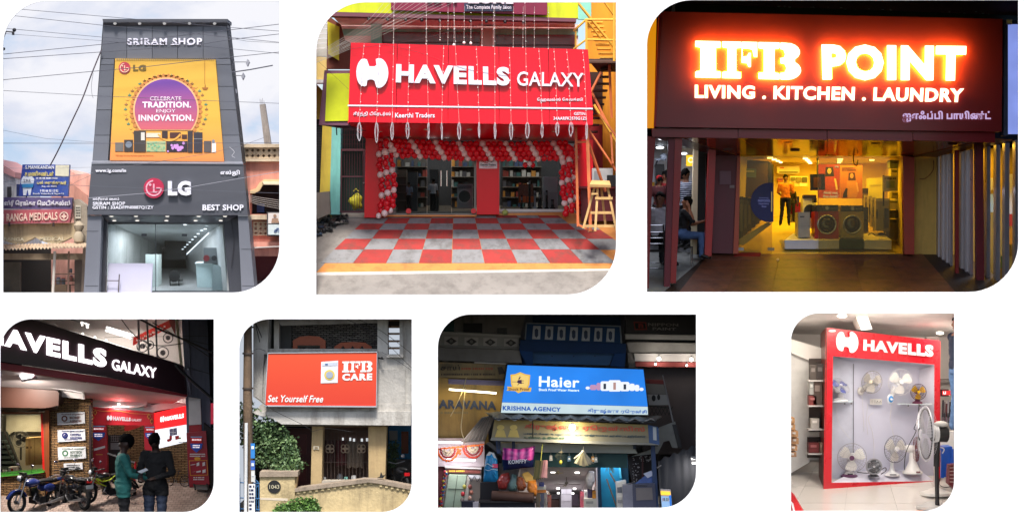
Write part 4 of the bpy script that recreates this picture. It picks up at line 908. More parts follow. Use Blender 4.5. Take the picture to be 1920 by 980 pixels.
 text('ேஹவல்ஸ் ேகலக்ஸி',(1390,597,1668,623),sd,wh,s,.015,.02);text('கீர்த்தி டிேரடர்ஸ்',(268,682,496,712),sd,wh,s,.015,.02);text('|',(505,682,509,718),sd,wh,s,.015);text('Keerthi Traders',(523,689,765,718),sd,wh,s,.015,.02);text('GSTIN:',(1615,685,1690,703),sd,wh,s,.015,.02);text('34AARFK3570G1Z5',(1490,713,1693,732),sd,wh,s,.015,.02)
# ---------------- hanging strings of lights
 setT(580,0,3.254);wm=mat((196,180,172),.4);bm_=mat((240,232,226),.2);cm=mat((206,200,206),.25,.3)
 xs=(305,410,505,600,727,808,914,1036,1133,1231,1330,1420,1513,1596,1692)
 tx_=(335,430,518,612,712,820,880,1018,1130,1220,1315,1400,1492,1570,1668)
 for i,(x,t0)in enumerate(zip(xs,tx_)):
  y0=262+i*3 if i not in(2,4,6,8,10)else 0
  o=thing('string_light','string of tiny lights with its spare length coiled at the bottom, hanging over the red signboard','light string','light strings hanging over the red signboard')
  tag(o,('%s light string from the left hanging over the red signboard'%('first','second','third','fourth','fifth','sixth','seventh','eighth','ninth','tenth','eleventh','twelfth','thirteenth','fourteenth','fifteenth')[i]))
  wire('wire',[(t0,y0,.40),(t0+(x-t0)*.5,420,.385),(x,745,.40)],.9,wm,o,n=4)
  b=MB()
  for k in range(9):yy=y0+20+k*(700-y0)/9;xx=t0+(x-t0)*(yy-y0)/(745-y0);b.ball(W(xx,yy,.385),WR(3.0,.4),6,4,(1,1,1.4))
  b.build('bulbs',bm_,o,kind='stuff')
  b=MB();h=(55,60,50,48,50,50,50,46,48,50,46,44,38,40,50)[i];wd=(16,13,12,12,6,6,12,6,8,13,15,9,13,15,7)[i]
  for k in range(4):b.ptube([(x+wd*(1-.18*k)*math.sin(q)*(1 if k%2 else .85)+random.uniform(-2.5,2.5),745+h-h*math.cos(q)+k*3+random.uniform(-2,2),.40-.012*k)for q in[R(a)for a in range(0,361,24)]],1.0,4)
  b.build('coil',cm,o)
 for i,(x,y1)in enumerate(((513,265),(712,270),(845,285),(882,275),(944,262),(1053,280),(1122,285),(1244,290),(1303,290),(1372,295),(1458,298),(985,265),(797,245))):
  o=thing('string_light','short string of tiny lights hanging before the balcony, number %d'%(i+1),'light string','short light strings hanging before the balcony')
  o['label']=('first','second','fourth','fifth','seventh','eighth','ninth','tenth','eleventh','twelfth','last','sixth','third')[i]+' thin light string from the left, hanging before the balcony above the red signboard'
  wire('wire',[(x+2,40 if i<11 else 130,.8),(x,y1,.8)],.9,wm,o,n=4);b=MB()
  for k in range(4):b.ball(W(x+1,80+k*50,.79),WR(3.0,.8),6,4)
  b.ball(W(x,y1,.79),WR(9 if i in(4,11,3)else 4,.8),8,6);b.build('bulbs',bm_,o,kind='stuff')
 wl=mat((176,168,158),.6)
 for i in range(12):
  pts=[(-40,380+i*4-6*(i%3),.7),(60+6*i,318+3*i,.7),(330+i*18,150+(i%4)*9,.72),(470+i*40,0,.75),(520+i*44,-60,.8)]
  tag(wire('cable',curve(pts,4),1.0,wl,n=4),('first','second','third','fourth','fifth','sixth','seventh','eighth','ninth','tenth','eleventh','last')[i]+' from the left of the pale cables fanning down across the balcony','cable','pale cables fanning across the upper left of the red shop')
 for k,(pts,lb)in enumerate((([(440,270,.42),(700,330,.42),(950,420,.42),(1250,470,.42)],'thin dark cable sagging across the raised letters'),([(240,300,.42),(620,250,.42),(1100,150,.5),(1640,150,.6)],'dark cable rising to the right over the signboard top'),([(60,380,.6),(240,545,.6)],'dark cable end slanting over the small yellow-green board'))):tag(wire('cable',curve(pts,6),1.0,mat((86,44,50),.6),n=4),lb,'cable')
# ---------------- storey above
 u=thing('upper_storey','yellow-green and pink storey with a purple edge beam above the red signboard','building')
 yg=mat((196,206,24),.7,dirt=(170,176,30));pu=mat((112,66,76),.7);pk=mat((240,206,198),.8,dirt=(214,176,170));mint=mat((150,206,186),.8,dirt=(120,176,160))
 MB().prism([(100,-60),(1640,-60),(1640,112),(100,72)],1.35,.2).build('front_wall',yg,u);MB().prism([(130,74),(1630,112),(1628,134),(120,98)],1.2,.3).build('edge_beam',pu,u)
 MB().slab([(140,98,1.5),(1620,136,1.5),(1620,170,2.6),(190,155,2.6)],.03,down=False).build('soffit',pk,u)
 MB().box(190,150,1640,176,2.62,.1).build('wall',pk,u);MB().box(190,170,1640,218,2.66,.1).build('wall',mint,u);MB().box(120,200,1640,330,2.7,.1).build('wall',pk,u)
 for x0,x1,y0,y1 in((440,1040,196,320),(1130,1620,212,330)):w=rect('window',x0,y0,x1,y1,2.64,.06,mat((120,20,44),.25,coat=.3),u);rect('window_rail',x0,y0+60,x1,y0+66,2.6,.03,mat((84,14,32),.4),w)
 MB().box(375,150,440,300,2.3,.2).build('column',mint,u);MB().box(1046,176,1128,330,2.3,.2).build('column',mat((198,160,150),.8),u)
 MB().prism([(120,100),(190,150),(215,245),(250,260),(250,420),(105,420),(110,120)],2.0,.15).build('side_wall',mat((112,58,42),.8,var=.2),u);MB().prism([(110,132),(182,165),(180,370),(115,330)],1.9,.06).build('side_panel',mat((206,190,40),.7),u)
 for k,x in enumerate((362,478,588,686,796,983,1080,1194,1308)):
  o=thing('flood_lamp','%s small black flood lamp under the purple beam, counting from the left'%('first','second','third','fourth','fifth','sixth','seventh','eighth','ninth')[k],'lamp','black flood lamps under the purple beam');y=118+k*2.4;MB().ball(W(x,y,1.12),WR(10,1.1),10,6,(1,.8,1)).build('lamp_head',mat((30,26,28),.4),o,smooth='all');wire('bracket',[(x,y-6,1.12),(x+4,y-20,1.18)],2.5,mat((30,26,28)),o)
 ts=thing('salon_sign','maroon salon signboard cut off by the top edge','sign');mar=mat((122,26,56),.5)
 MB().prism([(498,-60),(1452,-60),(1452,92),(498,62)],1.16,.12).build('board',mar,ts);rect('plate',945,20,1240,70,1.12,.06,mat((52,58,78),.4),ts);text('The Complete Family Salon',(958,32,1232,63),1.12,mat((214,206,214),.5),ts,.02,.02);text('ZONE',[(966,-30),(1245,-30),(1245,26),(966,22)],1.12,mat((206,200,206),.5),ts,.05,.05,split='letter');dashes(720,-40,900,40,1.12,mat((40,20,30),.5),ts)
 l=thing('yellow_house','narrow yellow and mint house front left of the red shop','house');ye=mat((226,196,78),.8,dirt=(200,168,70))
 MB().prism([(-60,340),(105,350),(105,500),(-60,500)],2.3,.3).build('balcony_wall',mat((226,196,120),.8),l);MB().box(-60,486,90,506,2.2,.3).build('balcony_sill',mat((205,200,196),.8),l);MB().box(-60,100,110,345,2.75,.1).build('wall',mat((190,190,186),.8),l)
 b=MB()
 for y in(150,180,210,240,270,300):b.ptube([(-60,y,2.4),(115,y-5,2.4)],3)
 b.build('balcony_rail',mat((226,226,230),.4),l)
 setT(580,220,2.883)
 MB().prism([(-80,-180),(38,-180),(75,-140),(75,10),(-80,10)],2.6,.1).build('wall',mat((150,122,40),.8),l);rect('shutter',-60,0,72,420,2.72,.08,mat((44,42,46),.6),l)
 for y in range(20,420,14):rect('shutter_slat',-60,y,72,y+9,2.695,.03,mat((56,54,58),.5),l)
 MB().prism([(72,20),(126,40),(118,560),(56,430)],2.45,.3).build('pillar',ye,l);MB().prism([(122,30),(170,45),(164,525),(108,525)],2.3,.4).build('pillar',mat((132,204,196),.8,dirt=(110,180,172)),l)
 MB().prism([(-60,415),(108,400),(112,520),(-60,590)],2.0,.2).build('low_wall',mat((150,140,128),.9,bump=.4,dirt=(110,104,96)),l)
 g=thing('grille_gate','maroon barred gate in the dark passage left of the red pillar','gate');gb=mat((74,34,42),.5)
 rect('passage',165,40,312,520,3.2,.1,mat((40,62,56),.8),g)
 b=MB();b.box(165,170,305,182,2.36,.04);b.box(165,505,305,516,2.36,.04);b.box(165,182,176,505,2.36,.04);b.box(165,316,305,324,2.37,.03);b.box(292,182,303,505,2.36,.04);b.build('frame',gb,g)
 for i in range(8):MB().ptube([(190+i*14,60,2.4),(188+i*14,506,2.4)],1.6,5).build('bar',gb,g)
 for y in(70,95,120,145):MB().ptube([(168,y,2.4),(306,y,2.4)],1.3,4).build('bar',gb,g)
 MB().ball(W(294,355,2.33),WR(5,2.3),8,6).build('lock',mat((150,150,155),.3,.8),g)
 o=thing('sack','yellow plastic sack behind the barred gate','sack');b=MB();b.ball(W(252,455,2.8),WR(36,2.8),14,10,(1,.7,1.25))
 for v in b.v:v.x+=.03*math.sin(v.z*30);v.z+=.02*math.sin(v.x*40)
 b.build('bag',mat((186,176,40),.6,var=.2),o,smooth='all');MB().ptube([(238,400,2.7),(252,385,2.7),(266,400,2.7)],3).build('handle',mat((186,176,40)),o)
 y=thing('side_board','small yellow-green lightbox with a purple frame beside the red signboard','sign');setT(580,0,3.254)
 MB().prism([(92,430),(246,430),(240,765),(58,762)],.85,.2).build('frame',mat((112,70,88),.6),y);MB().prism([(108,450),(246,448),(238,738),(96,740)],.83,.03).build('panel',mat((204,212,22),.5),y);MB().prism([(58,762),(240,765),(350,800),(170,780)],1.1,.05).build('underside',mat((90,56,70)),y);wire('bracket',[(165,770,1.2),(168,825,1.2)],4,mat((60,80,76)),y)
 random.seed(4)
 setT(580,220,2.883)
 for k,(x,yy,a)in enumerate(((52,585,20),(85,570,-30),(75,605,10),(105,600,40),(60,625,0),(100,618,-20),(130,568,60),(150,560,-50),(160,582,30),(185,575,-10),(140,590,80),(172,552,10),(190,545,-40),(45,645,30),(118,585,-60),(90,550,0))):
  c=((30,34,44),(24,24,26),(38,48,70),(26,26,28),(34,32,34),(30,30,32),(70,46,38),(24,24,26),(150,140,130),(44,44,48),(28,30,34),(40,36,34),(26,26,30),(40,60,80),(60,56,56),(34,34,36))[k]
  o=placed('shoe','%s shoe lying %s in the heap left of the red shop'%(('dark slate','black','navy','glossy black','charcoal','dark grey','reddish brown','black','pale beige','grey','blackish','dark brown','black','blue','taupe','black')[k],('at the left end','near the top left','lower left of the middle','centre front','at the lower front','at the front right','at the back','at the far back','on the right','at the right end','in the very middle','right of the back','highest at the right','lowest at the left edge','among the middle ones','between the top left ones')[k]),'shoe',W(x,yy,G.d(yy))+Vector((0,0,.01)),.78*(1-.012*k*.5),a,'shoes heaped left of the red shop')
  MB().ext([Vector(p)for p in((-.13,-.04,0),(-.06,-.05,0),(.05,-.045,0),(.13,-.035,0),(.15,0,0),(.13,.035,0),(.05,.045,0),(-.06,.05,0),(-.13,.04,0))],(0,0,.03)).build('sole',mat((90,84,78)if k%3==0 else(20,20,20),.8),o)
  MB().ball((-.055,0,.045),.06,10,6,(1.4,.75,.7)).ball((.085,0,.06),.05,10,6,(1.1,.75,1.0)).build('upper',mat(c,.55),o,smooth='all')
# ---------------- right edge: stair tower
 setT(580,0,3.254)
 st=thing('orange_house','orange house wall at the right edge behind the steel stair','house');MB().prism([(1690,-60),(1980,-60),(1980,1360),(1690,1320)],3.2,.2).build('wall',mat((228,150,36),.8,var=.15,dirt=(196,116,40)),st);MB().box(1640,-60,1720,120,3.1,.1).build('mint_strip',mat((130,196,176),.8),st);rect('dark_opening',1700,440,1790,700,3.15,.06,mat((60,34,26),.8),st);rect('red_wall',1620,760,1790,1280,2.9,.1,mat((150,26,34),.6),st);rect('counter_wall',1660,1080,1860,1280,2.6,.2,mat((150,30,40),.6),st);rect('yellow_post',1880,-60,1980,1290,2.5,.3,mat((222,160,40),.8),st)
 sa=thing('steel_stair','yellow and rust coloured steel stair tower at the right of the red shop','stair');yo=mat((240,182,70),.5,var=.15);ro=mat((216,118,70),.5,var=.2)
 for i in range(9):rect('tread',1745+i*9-40,130+i*27,1830-40+i*9,138+i*27,2.2-i*.06,.25,yo,sa)
 for i in range(10):rect('tread',1780-i*18,420+i*42,1850-i*10,430+i*42,1.9+i*.05,.25,mat((70,44,36),.6),sa)
 for pts,r,m_ in(([(1690,120,1.4),(1690,370,1.4)],6,yo),([(1612,190,1.5),(1690,120,1.4),(1875,120,1.4)],6,yo),([(1612,300,1.5),(1690,242,1.4),(1875,246,1.4)],5,yo),([(1625,190,1.5),(1625,300,1.5)],5,yo),([(1695,130,1.4),(1790,250,1.6)],6,yo),([(1860,0,1.4),(1860,380,1.4)],7,yo),([(1640,20,1.6),(1900,340,1.9)],7,yo),([(1790,0,1.7),(1960,240,2)],6,yo),([(1780,440,1.5),(1620,760,1.6)],7,ro),([(1735,640,1.4),(1960,1010,1.5)],8,yo),([(1700,520,1.7),(1880,880,1.7)],7,ro),([(1830,380,1.7),(1845,720,1.7)],7,ro),([(1705,380,1.4),(1960,380,1.4)],8,mat((90,60,46),.6))):
  MB().ptube(pts,r*1.25,6).build('rail' if r<7 else 'stringer',m_,sa)
 MB().slab([(1705,372,1.4),(1960,372,1.4),(1960,440,2.4),(1760,440,2.4)],.04,down=False).build('landing',mat((70,46,38),.7),sa)
 sc_=thing('scaffold_frame','rust orange steel frame legs standing on the tiles right of the entrance','frame')
 setT(580,220,2.883)
 for pts,r in(([(1440,30,.95),(1452,590,1.15)],7),([(1502,60,.7),(1520,615,.85)],9),([(1440,135,1.0),(1505,132,.72)],5),([(1452,580,1.14),(1522,612,.86)],5),([(1505,60,.75),(1660,290,1.0)],5),([(1510,140,.75),(1600,400,1.2)],6),([(1570,-20,.8),(1700,160,.9)],5),([(1630,80,.9),(1640,250,.9)],5)):MB().ptube([p for p in pts],r*1.35,4).build('bar',mat((214,120,74),.5,var=.2),sc_)
 rect('base_plate',1505,612,1540,620,.84,.12,mat((150,96,70)),sc_)
 o=thing('wooden_ladder_stool','tall bare wooden ladder stool at the right end of the tiles','stool');wd=mat((206,164,104),.7,var=.2,scale=3)
 for pts in([(1545,365,.75),(1480,600,.72)],[(1560,365,.70),(1545,615,.52)],[(1610,365,.70),(1660,610,.55)],[(1575,350,.95),(1600,580,1.0)]):MB().ptube(pts,8.5,4).build('leg',wd,o)
 for(x0,y0,x1,y1)in((1545,430,1640,444),(1520,508,1645,522),(1490,580,1650,594),(1525,408,1560,418)):rect('rung',x0,y0,x1,y1,.60,.03,wd,o)
 MB().slab([(1515,362,.55),(1630,366,.55),(1622,342,.95),(1525,340,.95)],.05).build('top_board',wd,o)
 o=thing('desk','maroon counter with white papers standing behind the wooden stool','counter');rect('top',1460,372,1680,384,2.0,.4,mat((120,30,36),.5),o);rect('front',1470,384,1680,560,2.1,.3,mat((90,22,28),.6),o);rect('machine',1528,275,1640,372,2.1,.3,mat((196,196,196),.6),o);rect('machine_panel',1540,290,1575,365,2.08,.03,mat((150,156,160),.6),o);rect('bag',1610,312,1660,372,1.98,.1,mat((36,36,40),.7),o)
scene_b()
# ================================================================== opening 3: night shopfront with glowing letters
def washer(label,p,s,body,panel=(24,24,26),yaw=0,group=None):
 """front-loading washing machine, life size .6 x .6 x .86, front towards -Y"""
 o=placed('washing_machine',label,'washing machine',p,s,yaw,group)
 MB().lbox((-.3,0,.02),(.3,.58,.70)).build('body',mat(body,.35,var=.04),o);MB().lbox((-.295,-.006,.705),(.295,.57,.86)).build('control_panel',mat(panel,.25),o)
 for x in(-.25,.25):MB().lbox((x-.03,.03,0),(x+.03,.5,.02)).build('foot',mat((20,20,20)),o)
 M=Matrix.Rotation(0,3,'X')
 d=MB().ring((0,-.012,.37),.225,.026,None,32,8).build('door',mat((196,196,200),.2,.8),o,smooth='all')
 b=MB();b.lathe([(0,-.05),(.12,-.045),(.2,-.01)],(0,-.01,.37),24,Matrix.Rotation(R(-90),3,'X'));b.build('door_glass',mat((26,30,40),.06,coat=.5),d,smooth='all')
 b=MB();b.ball((.03,-.045,.33),.09,10,6,(1.1,.12,.7));b.build('drum_load',mat((120,110,118),.6),d,smooth='all')
 b=MB();b.tube([(.0,-.05,.78),(.0,-.008,.78)],.045,16);b.build('dial',mat((150,150,155),.25,.8),o,smooth=True)
 MB().lbox((-.27,-.012,.74),(-.10,-.004,.83)).build('drawer',mat(tuple(min(255,c+20)for c in panel),.3),o);MB().lbox((.08,-.011,.75),(.26,-.004,.81)).build('display',mat((60,66,80),.2),o)
 return o
def chair(label,p,s,yaw,c=(150,152,158),pad=(24,22,22),group=None):
 o=placed('chair',label,'chair',p,s,yaw,group);m=mat(c,.2,.9)
 for x in(-.2,.2):
  MB().tube([(x,.2,0),(x,.19,.45),(x*.95,.22,.92)],.014,8).build('leg',m,o,smooth=True);MB().tube([(x,-.2,0),(x,-.19,.45)],.014,8).build('leg',m,o,smooth=True)
 MB().lbox((-.21,-.21,.44),(.21,.21,.48)).build('seat',mat(pad,.6),o)
 for z in(.58,.68,.78,.9):MB().tube([(-.19,.215,z),(.19,.215,z)],.011,6).build('back_bar',m,o)
 for z in(.15,.25):MB().tube([(-.2,-.195,z),(.2,-.195,z)],.008,6).build('stretcher',m,o)
 return o
def scene_c():
 setT()
 case(OPEN[2][:4],10.5,(16,16,18),back=True)
 G=Ground(547,4.0,476,6.5);d0=4.0
 RED=(150,22,32)
 s=thing('showroom','maroon shopfront at night with a glowing signboard over a yellow-lit appliance showroom','shop')
 rd=mat((134,20,34),.35,var=.1,scale=1.0);rd2=mat((120,26,40),.45,var=.1);dk=mat((30,14,20),.6)
 MB().prism([(1190,-20),(1930,-20),(1930,34),(1262,5),(1190,3)],4.6,.2).build('upper_wall',mat((96,72,84),.8,var=.15),s)
 MB().prism([(1190,4),(1265,5),(1930,34),(1930,262),(1190,242)],4.75,.2).build('wall',mat((22,30,22),.8),s)
 MB().prism([(1262,7),(1930,30),(1930,37),(1262,22)],4.5,.2).build('edge_beam',mat((40,56,38),.8,var=.2),s)
 b=MB()
 for i in range(26):
  x=1450+random.random()*430;y=12+(x-1450)*.03+random.uniform(-2,3);b.box(x,y,x+random.uniform(1,5),y+random.uniform(.7,2),4.59,.01)
 b.build('peeling_paint',mat((150,160,170),.8),s,kind='stuff')
 g=thing('glowing_signboard','large maroon signboard with glowing white letters and an orange halo','sign')
 bd=MB().prism([(1242,22),(1880,36),(1878,247),(1230,238)],d0,.3).build('board',mat((140,32,38),.36,var=.06,scale=.6),g)
 MB().prism([(1236,22),(1242,22),(1230,238),(1226,238)],d0+.01,.3).build('board_edge',mat((196,30,30),.5),g)
 glow=emit((255,232,44),22.0);wh=emit((255,244,206),1.9)
 L1=[(1304,77),(1502,81),(1502,150),(1304,145)]
 slab_letters(L1,d0-.16,.05,wh,g)
 slab_letters([(1306,79),(1500,83),(1500,148),(1306,143)],d0-.11,.02,glow,g,'halo_strip')
 P_=[(1541,83),(1812,86),(1810,152),(1543,150)]
 text('POINT',P_,d0-.16,wh,g,.05,.05,split='letter');text('POINT',[(1543,85),(1810,88),(1808,150),(1545,148)],d0-.11,glow,g,.02,.045,split='halo_strip')
 wh2=emit((255,236,196),1.5);text('LIVING . KITCHEN . LAUNDRY',[(1303,159),(1808,166),(1806,192),(1303,184)],d0-.05,wh2,g,.03,.035,split='letter')
 text('LIVING . KITCHEN . LAUNDRY',[(1304,160),(1807,167),(1805,191),(1304,183)],d0-.02,emit((255,150,20),2.6),g,.01,.03)
 text('ஐஎஃப்பி பாயிண்ட்',(1693,208,1858,229),d0,emit((196,170,216),.55),g,.02,.035)
 MB().prism([(1200,60),(1231,34),(1226,240),(1200,240)],4.1,.1).build('side_panel',emit((236,150,10),.42),s)
 MB().prism([(1262,6),(1266,6),(1266,22),(1259,22)],4.4,.1).build('pipe',mat((160,170,190),.5),s)
 lb=thing('light_box','pale blue lit box sign cut off at the right edge beside the maroon signboard','sign');MB().box(1889,46,1960,250,4.1,.3).build('face',emit((132,150,226),.52,.12),lb);MB().box(1882,38,1890,254,4.05,.35).build('frame',mat((70,80,110),.5),lb);MB().box(1888,37,1898,46,4.0,.1).build('bracket',mat((190,190,200),.5),lb)
 setT(1200,240,2.667)
 fa=[]
 for x0,x1 in((60,489),(492,934),(937,1363),(1366,1775)):MB().prism([(x0,2+x0*.008),(x1,2+x1*.008),(x1,44+(x1-60)*.017),(x0,44+(x0-60)*.013)],4.15,.2).build('fascia_panel',rd,s)
 so=mat((168,84,40),.16,var=.2,scale=1.2,coat=.3)
 for a0,a1,b0,b1 in((200,500,500,640),(502,934,642,934),(937,1360,937,1200),(1363,1760,1203,1370)):MB().slab([(a0,50,4.2),(a1,52,4.2),(b1,140,6.4),(b0,140,6.4)],.03,down=False).build('soffit_panel',so,s)
 MB().slab([(60,46,4.2),(200,50,4.2),(500,142,6.4),(390,142,6.4)],.03,down=False).build('soffit_panel',mat((84,40,40),.3),s);MB().slab([(1760,56,4.2),(1860,66,4.2),(1490,146,6.4),(1370,142,6.4)],.03,down=False).build('soffit_panel',mat((120,70,40),.3),s)
 for x,y,d in((440,105,5.3),(775,112,5.6),(740,70,4.7),(1180,76,4.8),(1565,80,4.8)):MB().disc(x,y,26,d,.02,16,5).build('ceiling_vent',mat((60,34,26),.5),s)
 MB().prism([(142,48),(212,50),(175,775),(150,775),(150,860),(118,860)],4.3,.2).build('post',mat((112,24,40),.5,var=.15),s);MB().prism([(175,50),(212,50),(180,775),(152,775)],4.28,.015).build('post_face',mat((150,14,18),.4),s)
 MB().prism([(30,40),(78,46),(60,300),(42,860),(30,860)],4.2,.2).build('post',mat((140,30,30),.5),s)
 MB().prism([(345,60),(382,60),(358,640),(323,640)],5.6,.2).build('post',mat((176,14,20),.4),s)
 MB().prism([(370,125),(492,128),(470,628),(362,625)],6.3,.2).build('side_wall',mat((96,28,44),.5,var=.12),s);rect('notice',398,215,455,282,6.27,.02,mat((120,88,100),.6),s);rect('switch',449,286,472,300,6.27,.02,mat((150,130,130),.6),s)
 MB().prism([(487,140),(502,140),(492,628),(466,628)],6.25,.15).build('jamb',mat((176,66,30),.4),s);MB().prism([(1314,140),(1372,146),(1372,632),(1322,630)],6.25,.2).build('jamb',mat((170,58,36),.5,var=.1),s)
 MB().prism([(1370,146),(1490,140),(1490,635),(1372,632)],6.5,.1).build('cream_wall',mat((206,168,84),.7,var=.1,dirt=(170,140,70)),s)
 wire('cable',curve([(1468,160,6.4),(1466,210,6.4),(1430,250,6.4),(1398,254,6.4)],5),2,mat((120,70,30)),s)
 def gp(pts,name,m,up=0,th=.02,parent=None,**k):return MB().ext([G.p(*p)+Vector((0,0,up))for p in pts],(0,0,-th)).build(name,m,parent,**k)
 base=gp([(-60,860),(1960,860),(1620,632),(250,628)],'ground',mat((52,40,36),.6,var=.2,bump=.4),0,.1,kind='structure')
 tm=[mat((112,68,50),.5,var=.25,scale=2.2,dirt=(70,42,36),bump=.3),mat((104,62,46),.52,var=.25,scale=2.2,dirt=(66,40,34),bump=.3)]
 ysr=[632,660,700,760,830,880]
 for j in range(5):
  for k in range(6):
   f=lambda kk,y:(345+kk*178)+(y-632)/228*((165+kk*241)-(345+kk*178))
   gp([(f(k,ysr[j])+.7,ysr[j]+.5),(f(k+1,ysr[j])-.7,ysr[j]+.5),(f(k+1,ysr[j+1])-.7,ysr[j+1]-.5),(f(k,ysr[j+1])+.7,ysr[j+1]-.5)],'tile',random.choice(tm),.014,.012,base)
 gp([(-60,860),(70,860),(330,640),(250,628),(-60,628)],'cafe_floor',mat((150,152,150),.4,var=.15,scale=1.5,dirt=(110,110,110)),.006,.03,kind='structure')
 mtt=thing('door_mat','small red mat at the left end of the showroom entrance','mat');gp([(470,629),(605,629),(600,644),(470,644)],'mat',mat((150,30,24),.9),.03,.02,mtt)
 tag(gp([(680,662),(690,656),(698,664),(688,670)],'paper_scrap',mat((190,170,150),.8),.03,.01),'small crumpled scrap of paper on the terracotta floor','paper')
# ---------------- showroom interior (walls converge towards the back)
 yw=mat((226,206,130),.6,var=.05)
 rect('back_wall',640,150,1240,520,9.6,.1,yw,s)
 MB().slab([(490,138,6.6),(1318,138,6.6),(1230,178,9.6),(650,178,9.6)],.03,down=False).build('ceiling',mat((230,215,160),.6),s)
 fl=MB().slab([(466,628,6.6),(1322,628,6.6),(1200,440,9.6),(660,440,9.6)],.03);fl.build('floor',mat((196,176,100),.08,var=.08),s)
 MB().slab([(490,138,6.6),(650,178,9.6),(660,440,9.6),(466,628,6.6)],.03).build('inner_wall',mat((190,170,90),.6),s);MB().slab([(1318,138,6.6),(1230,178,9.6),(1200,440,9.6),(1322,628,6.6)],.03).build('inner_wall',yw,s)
 YL=(255,208,48)
 lamp(W(760,172,8.0),26,YL,1.2,sy=1.6);lamp(W(1050,172,8.0),30,YL,1.2,sy=1.6);lamp(W(900,165,7.0),18,YL,2.4,sy=.3)
 for x,y,w_,d in((650,150,26,7),(672,158,22,7.6),(690,165,18,8.2),(704,172,15,8.8),(828,153,24,7),(838,161,22,7.6),(846,169,20,8.2),(852,176,17,8.8),(1002,156,26,7),(1000,165,22,7.7),(996,173,18,8.4),(1160,160,24,7)):rect('ceiling_light',x-w_/2,y-3,x+w_/2,y+3,d,.03,emit((255,240,150),2.4),s)
 rect('shop_glass',492,142,660,627,6.55,.02,glassmat((232,226,200),.03),s);rect('shop_glass',893,142,1314,627,6.55,.02,glassmat((232,226,200),.03),s);rect('glass_joint',889,142,892,420,6.54,.03,mat((40,34,20),.4),s)
 rect('door_clamp',486,597,519,612,6.52,.05,mat((130,130,130),.4,.8),s);rect('door_clamp',640,598,672,612,6.52,.05,mat((120,110,90),.4,.8),s)
 stk=thing('round_sticker','round dark blue sticker on the glass door','sticker');MB().prism([p for p in circ(652,372,99,40)if p[0]<681],6.52,.006).build('sheet',mat((24,26,96),.5),stk)
 lt=emit((120,126,190),.25)
 text('Introducing',(596,346,642,354),6.515,lt,stk,.004);text('FASTCOOL',(590,358,652,369),6.515,lt,stk,.004,.03);text('Experience',(594,374,644,384),6.515,lt,stk,.004,.02);text('Zone',(608,387,632,396),6.515,lt,stk,.004,.02);rect('handle',656,318,661,418,6.48,.03,mat((200,170,110),.3,.8),s)
 def box(name,lab,cat,q,d,th,c,r=.5,grp=None):o=thing(name,lab,cat,grp);MB().prism(q,d,th).build('body',mat(c,r),o);return o
 p=thing('display_plinth','low white display platform with a dark green middle block in the showroom','platform')
 MB().prism([(723,560),(995,560),(995,604),(725,604)],6.75,.9).build('block',mat((214,214,222),.4),p);MB().prism([(1122,560),(1258,560),(1258,606),(1122,604)],6.75,.9).build('block',mat((214,214,222),.4),p);MB().prism([(998,554),(1119,554),(1119,604),(998,604)],6.72,.9).build('green_block',mat((26,62,48),.4),p);MB().slab([(723,560,6.75),(1258,560,6.75),(1205,520,7.7),(765,526,7.7)],.02).build('top',mat((222,220,214),.35),p)
 k=WR(1,6.95)
 washer('red front-loading washing machine on the white platform',W(934,556,6.9),k*122/.6*1.0*.98,(170,26,36));washer('golden front-loading washing machine on the green block',W(1061,553,6.9),k*118/.6*.98,(176,156,84))
 o=thing('mini_fridge','small silver refrigerator on the left of the white platform','fridge');MB().prism([(790,420),(850,420),(850,548),(790,548)],6.95,.5).build('body',mat((158,152,140),.4),o);rect('door',792,430,848,488,6.93,.02,mat((168,162,150),.35),o);rect('door',792,491,848,545,6.93,.02,mat((166,160,148),.35),o);rect('badge',800,440,822,447,6.925,.006,mat((80,80,80),.4),o)
 def person_(lab,x,y,d,hpx,yaw,**kw):return person(lab,W(x,y,d),WR(hpx,d)/kw.get('H',1.7),yaw,vox=.018,**kw)
 person_('person in an orange shirt and dark trousers standing in the showroom, back turned',728,488,7.4,252,168,shirt=(216,120,36),legs=(22,22,26),sleeve=.55,skin=(110,70,45),pose=dict(kneeL=(.12,-.01,.49),ankL=(.17,.03,.08),toeL=(.2,-.12,.035),wrL=(.16,-.22,1.02),elL=(.25,-.02,1.12),wrR=(-.12,-.22,1.05),elR=(-.25,-.02,1.12)))
 person_('child in dark clothes half hidden behind the orange-shirted person',757,470,7.8,180,150,shirt=(26,24,24),legs=(40,36,30),H=1.3,skin=(100,64,40))
 ac=thing('air_conditioner','white split air conditioner high on the back wall','air conditioner');b=MB();b.prism([(686,192),(798,190),(799,222),(790,228),(694,228),(686,222)],9.2,.25);b.build('body',mat((226,218,180),.4),ac);rect('louvre',696,218,790,224,9.18,.02,mat((90,84,50),.5),ac);rect('badge',700,196,720,202,9.185,.01,mat((200,90,20),.5),ac)
 pa=thing('poster_panel','tall red poster of a woman on the showroom stand','poster');rect('sheet',891,182,999,350,7.6,.03,gradmat((150,46,44),(176,66,48),W(0,350,7.6).z,W(0,190,7.6).z),pa)
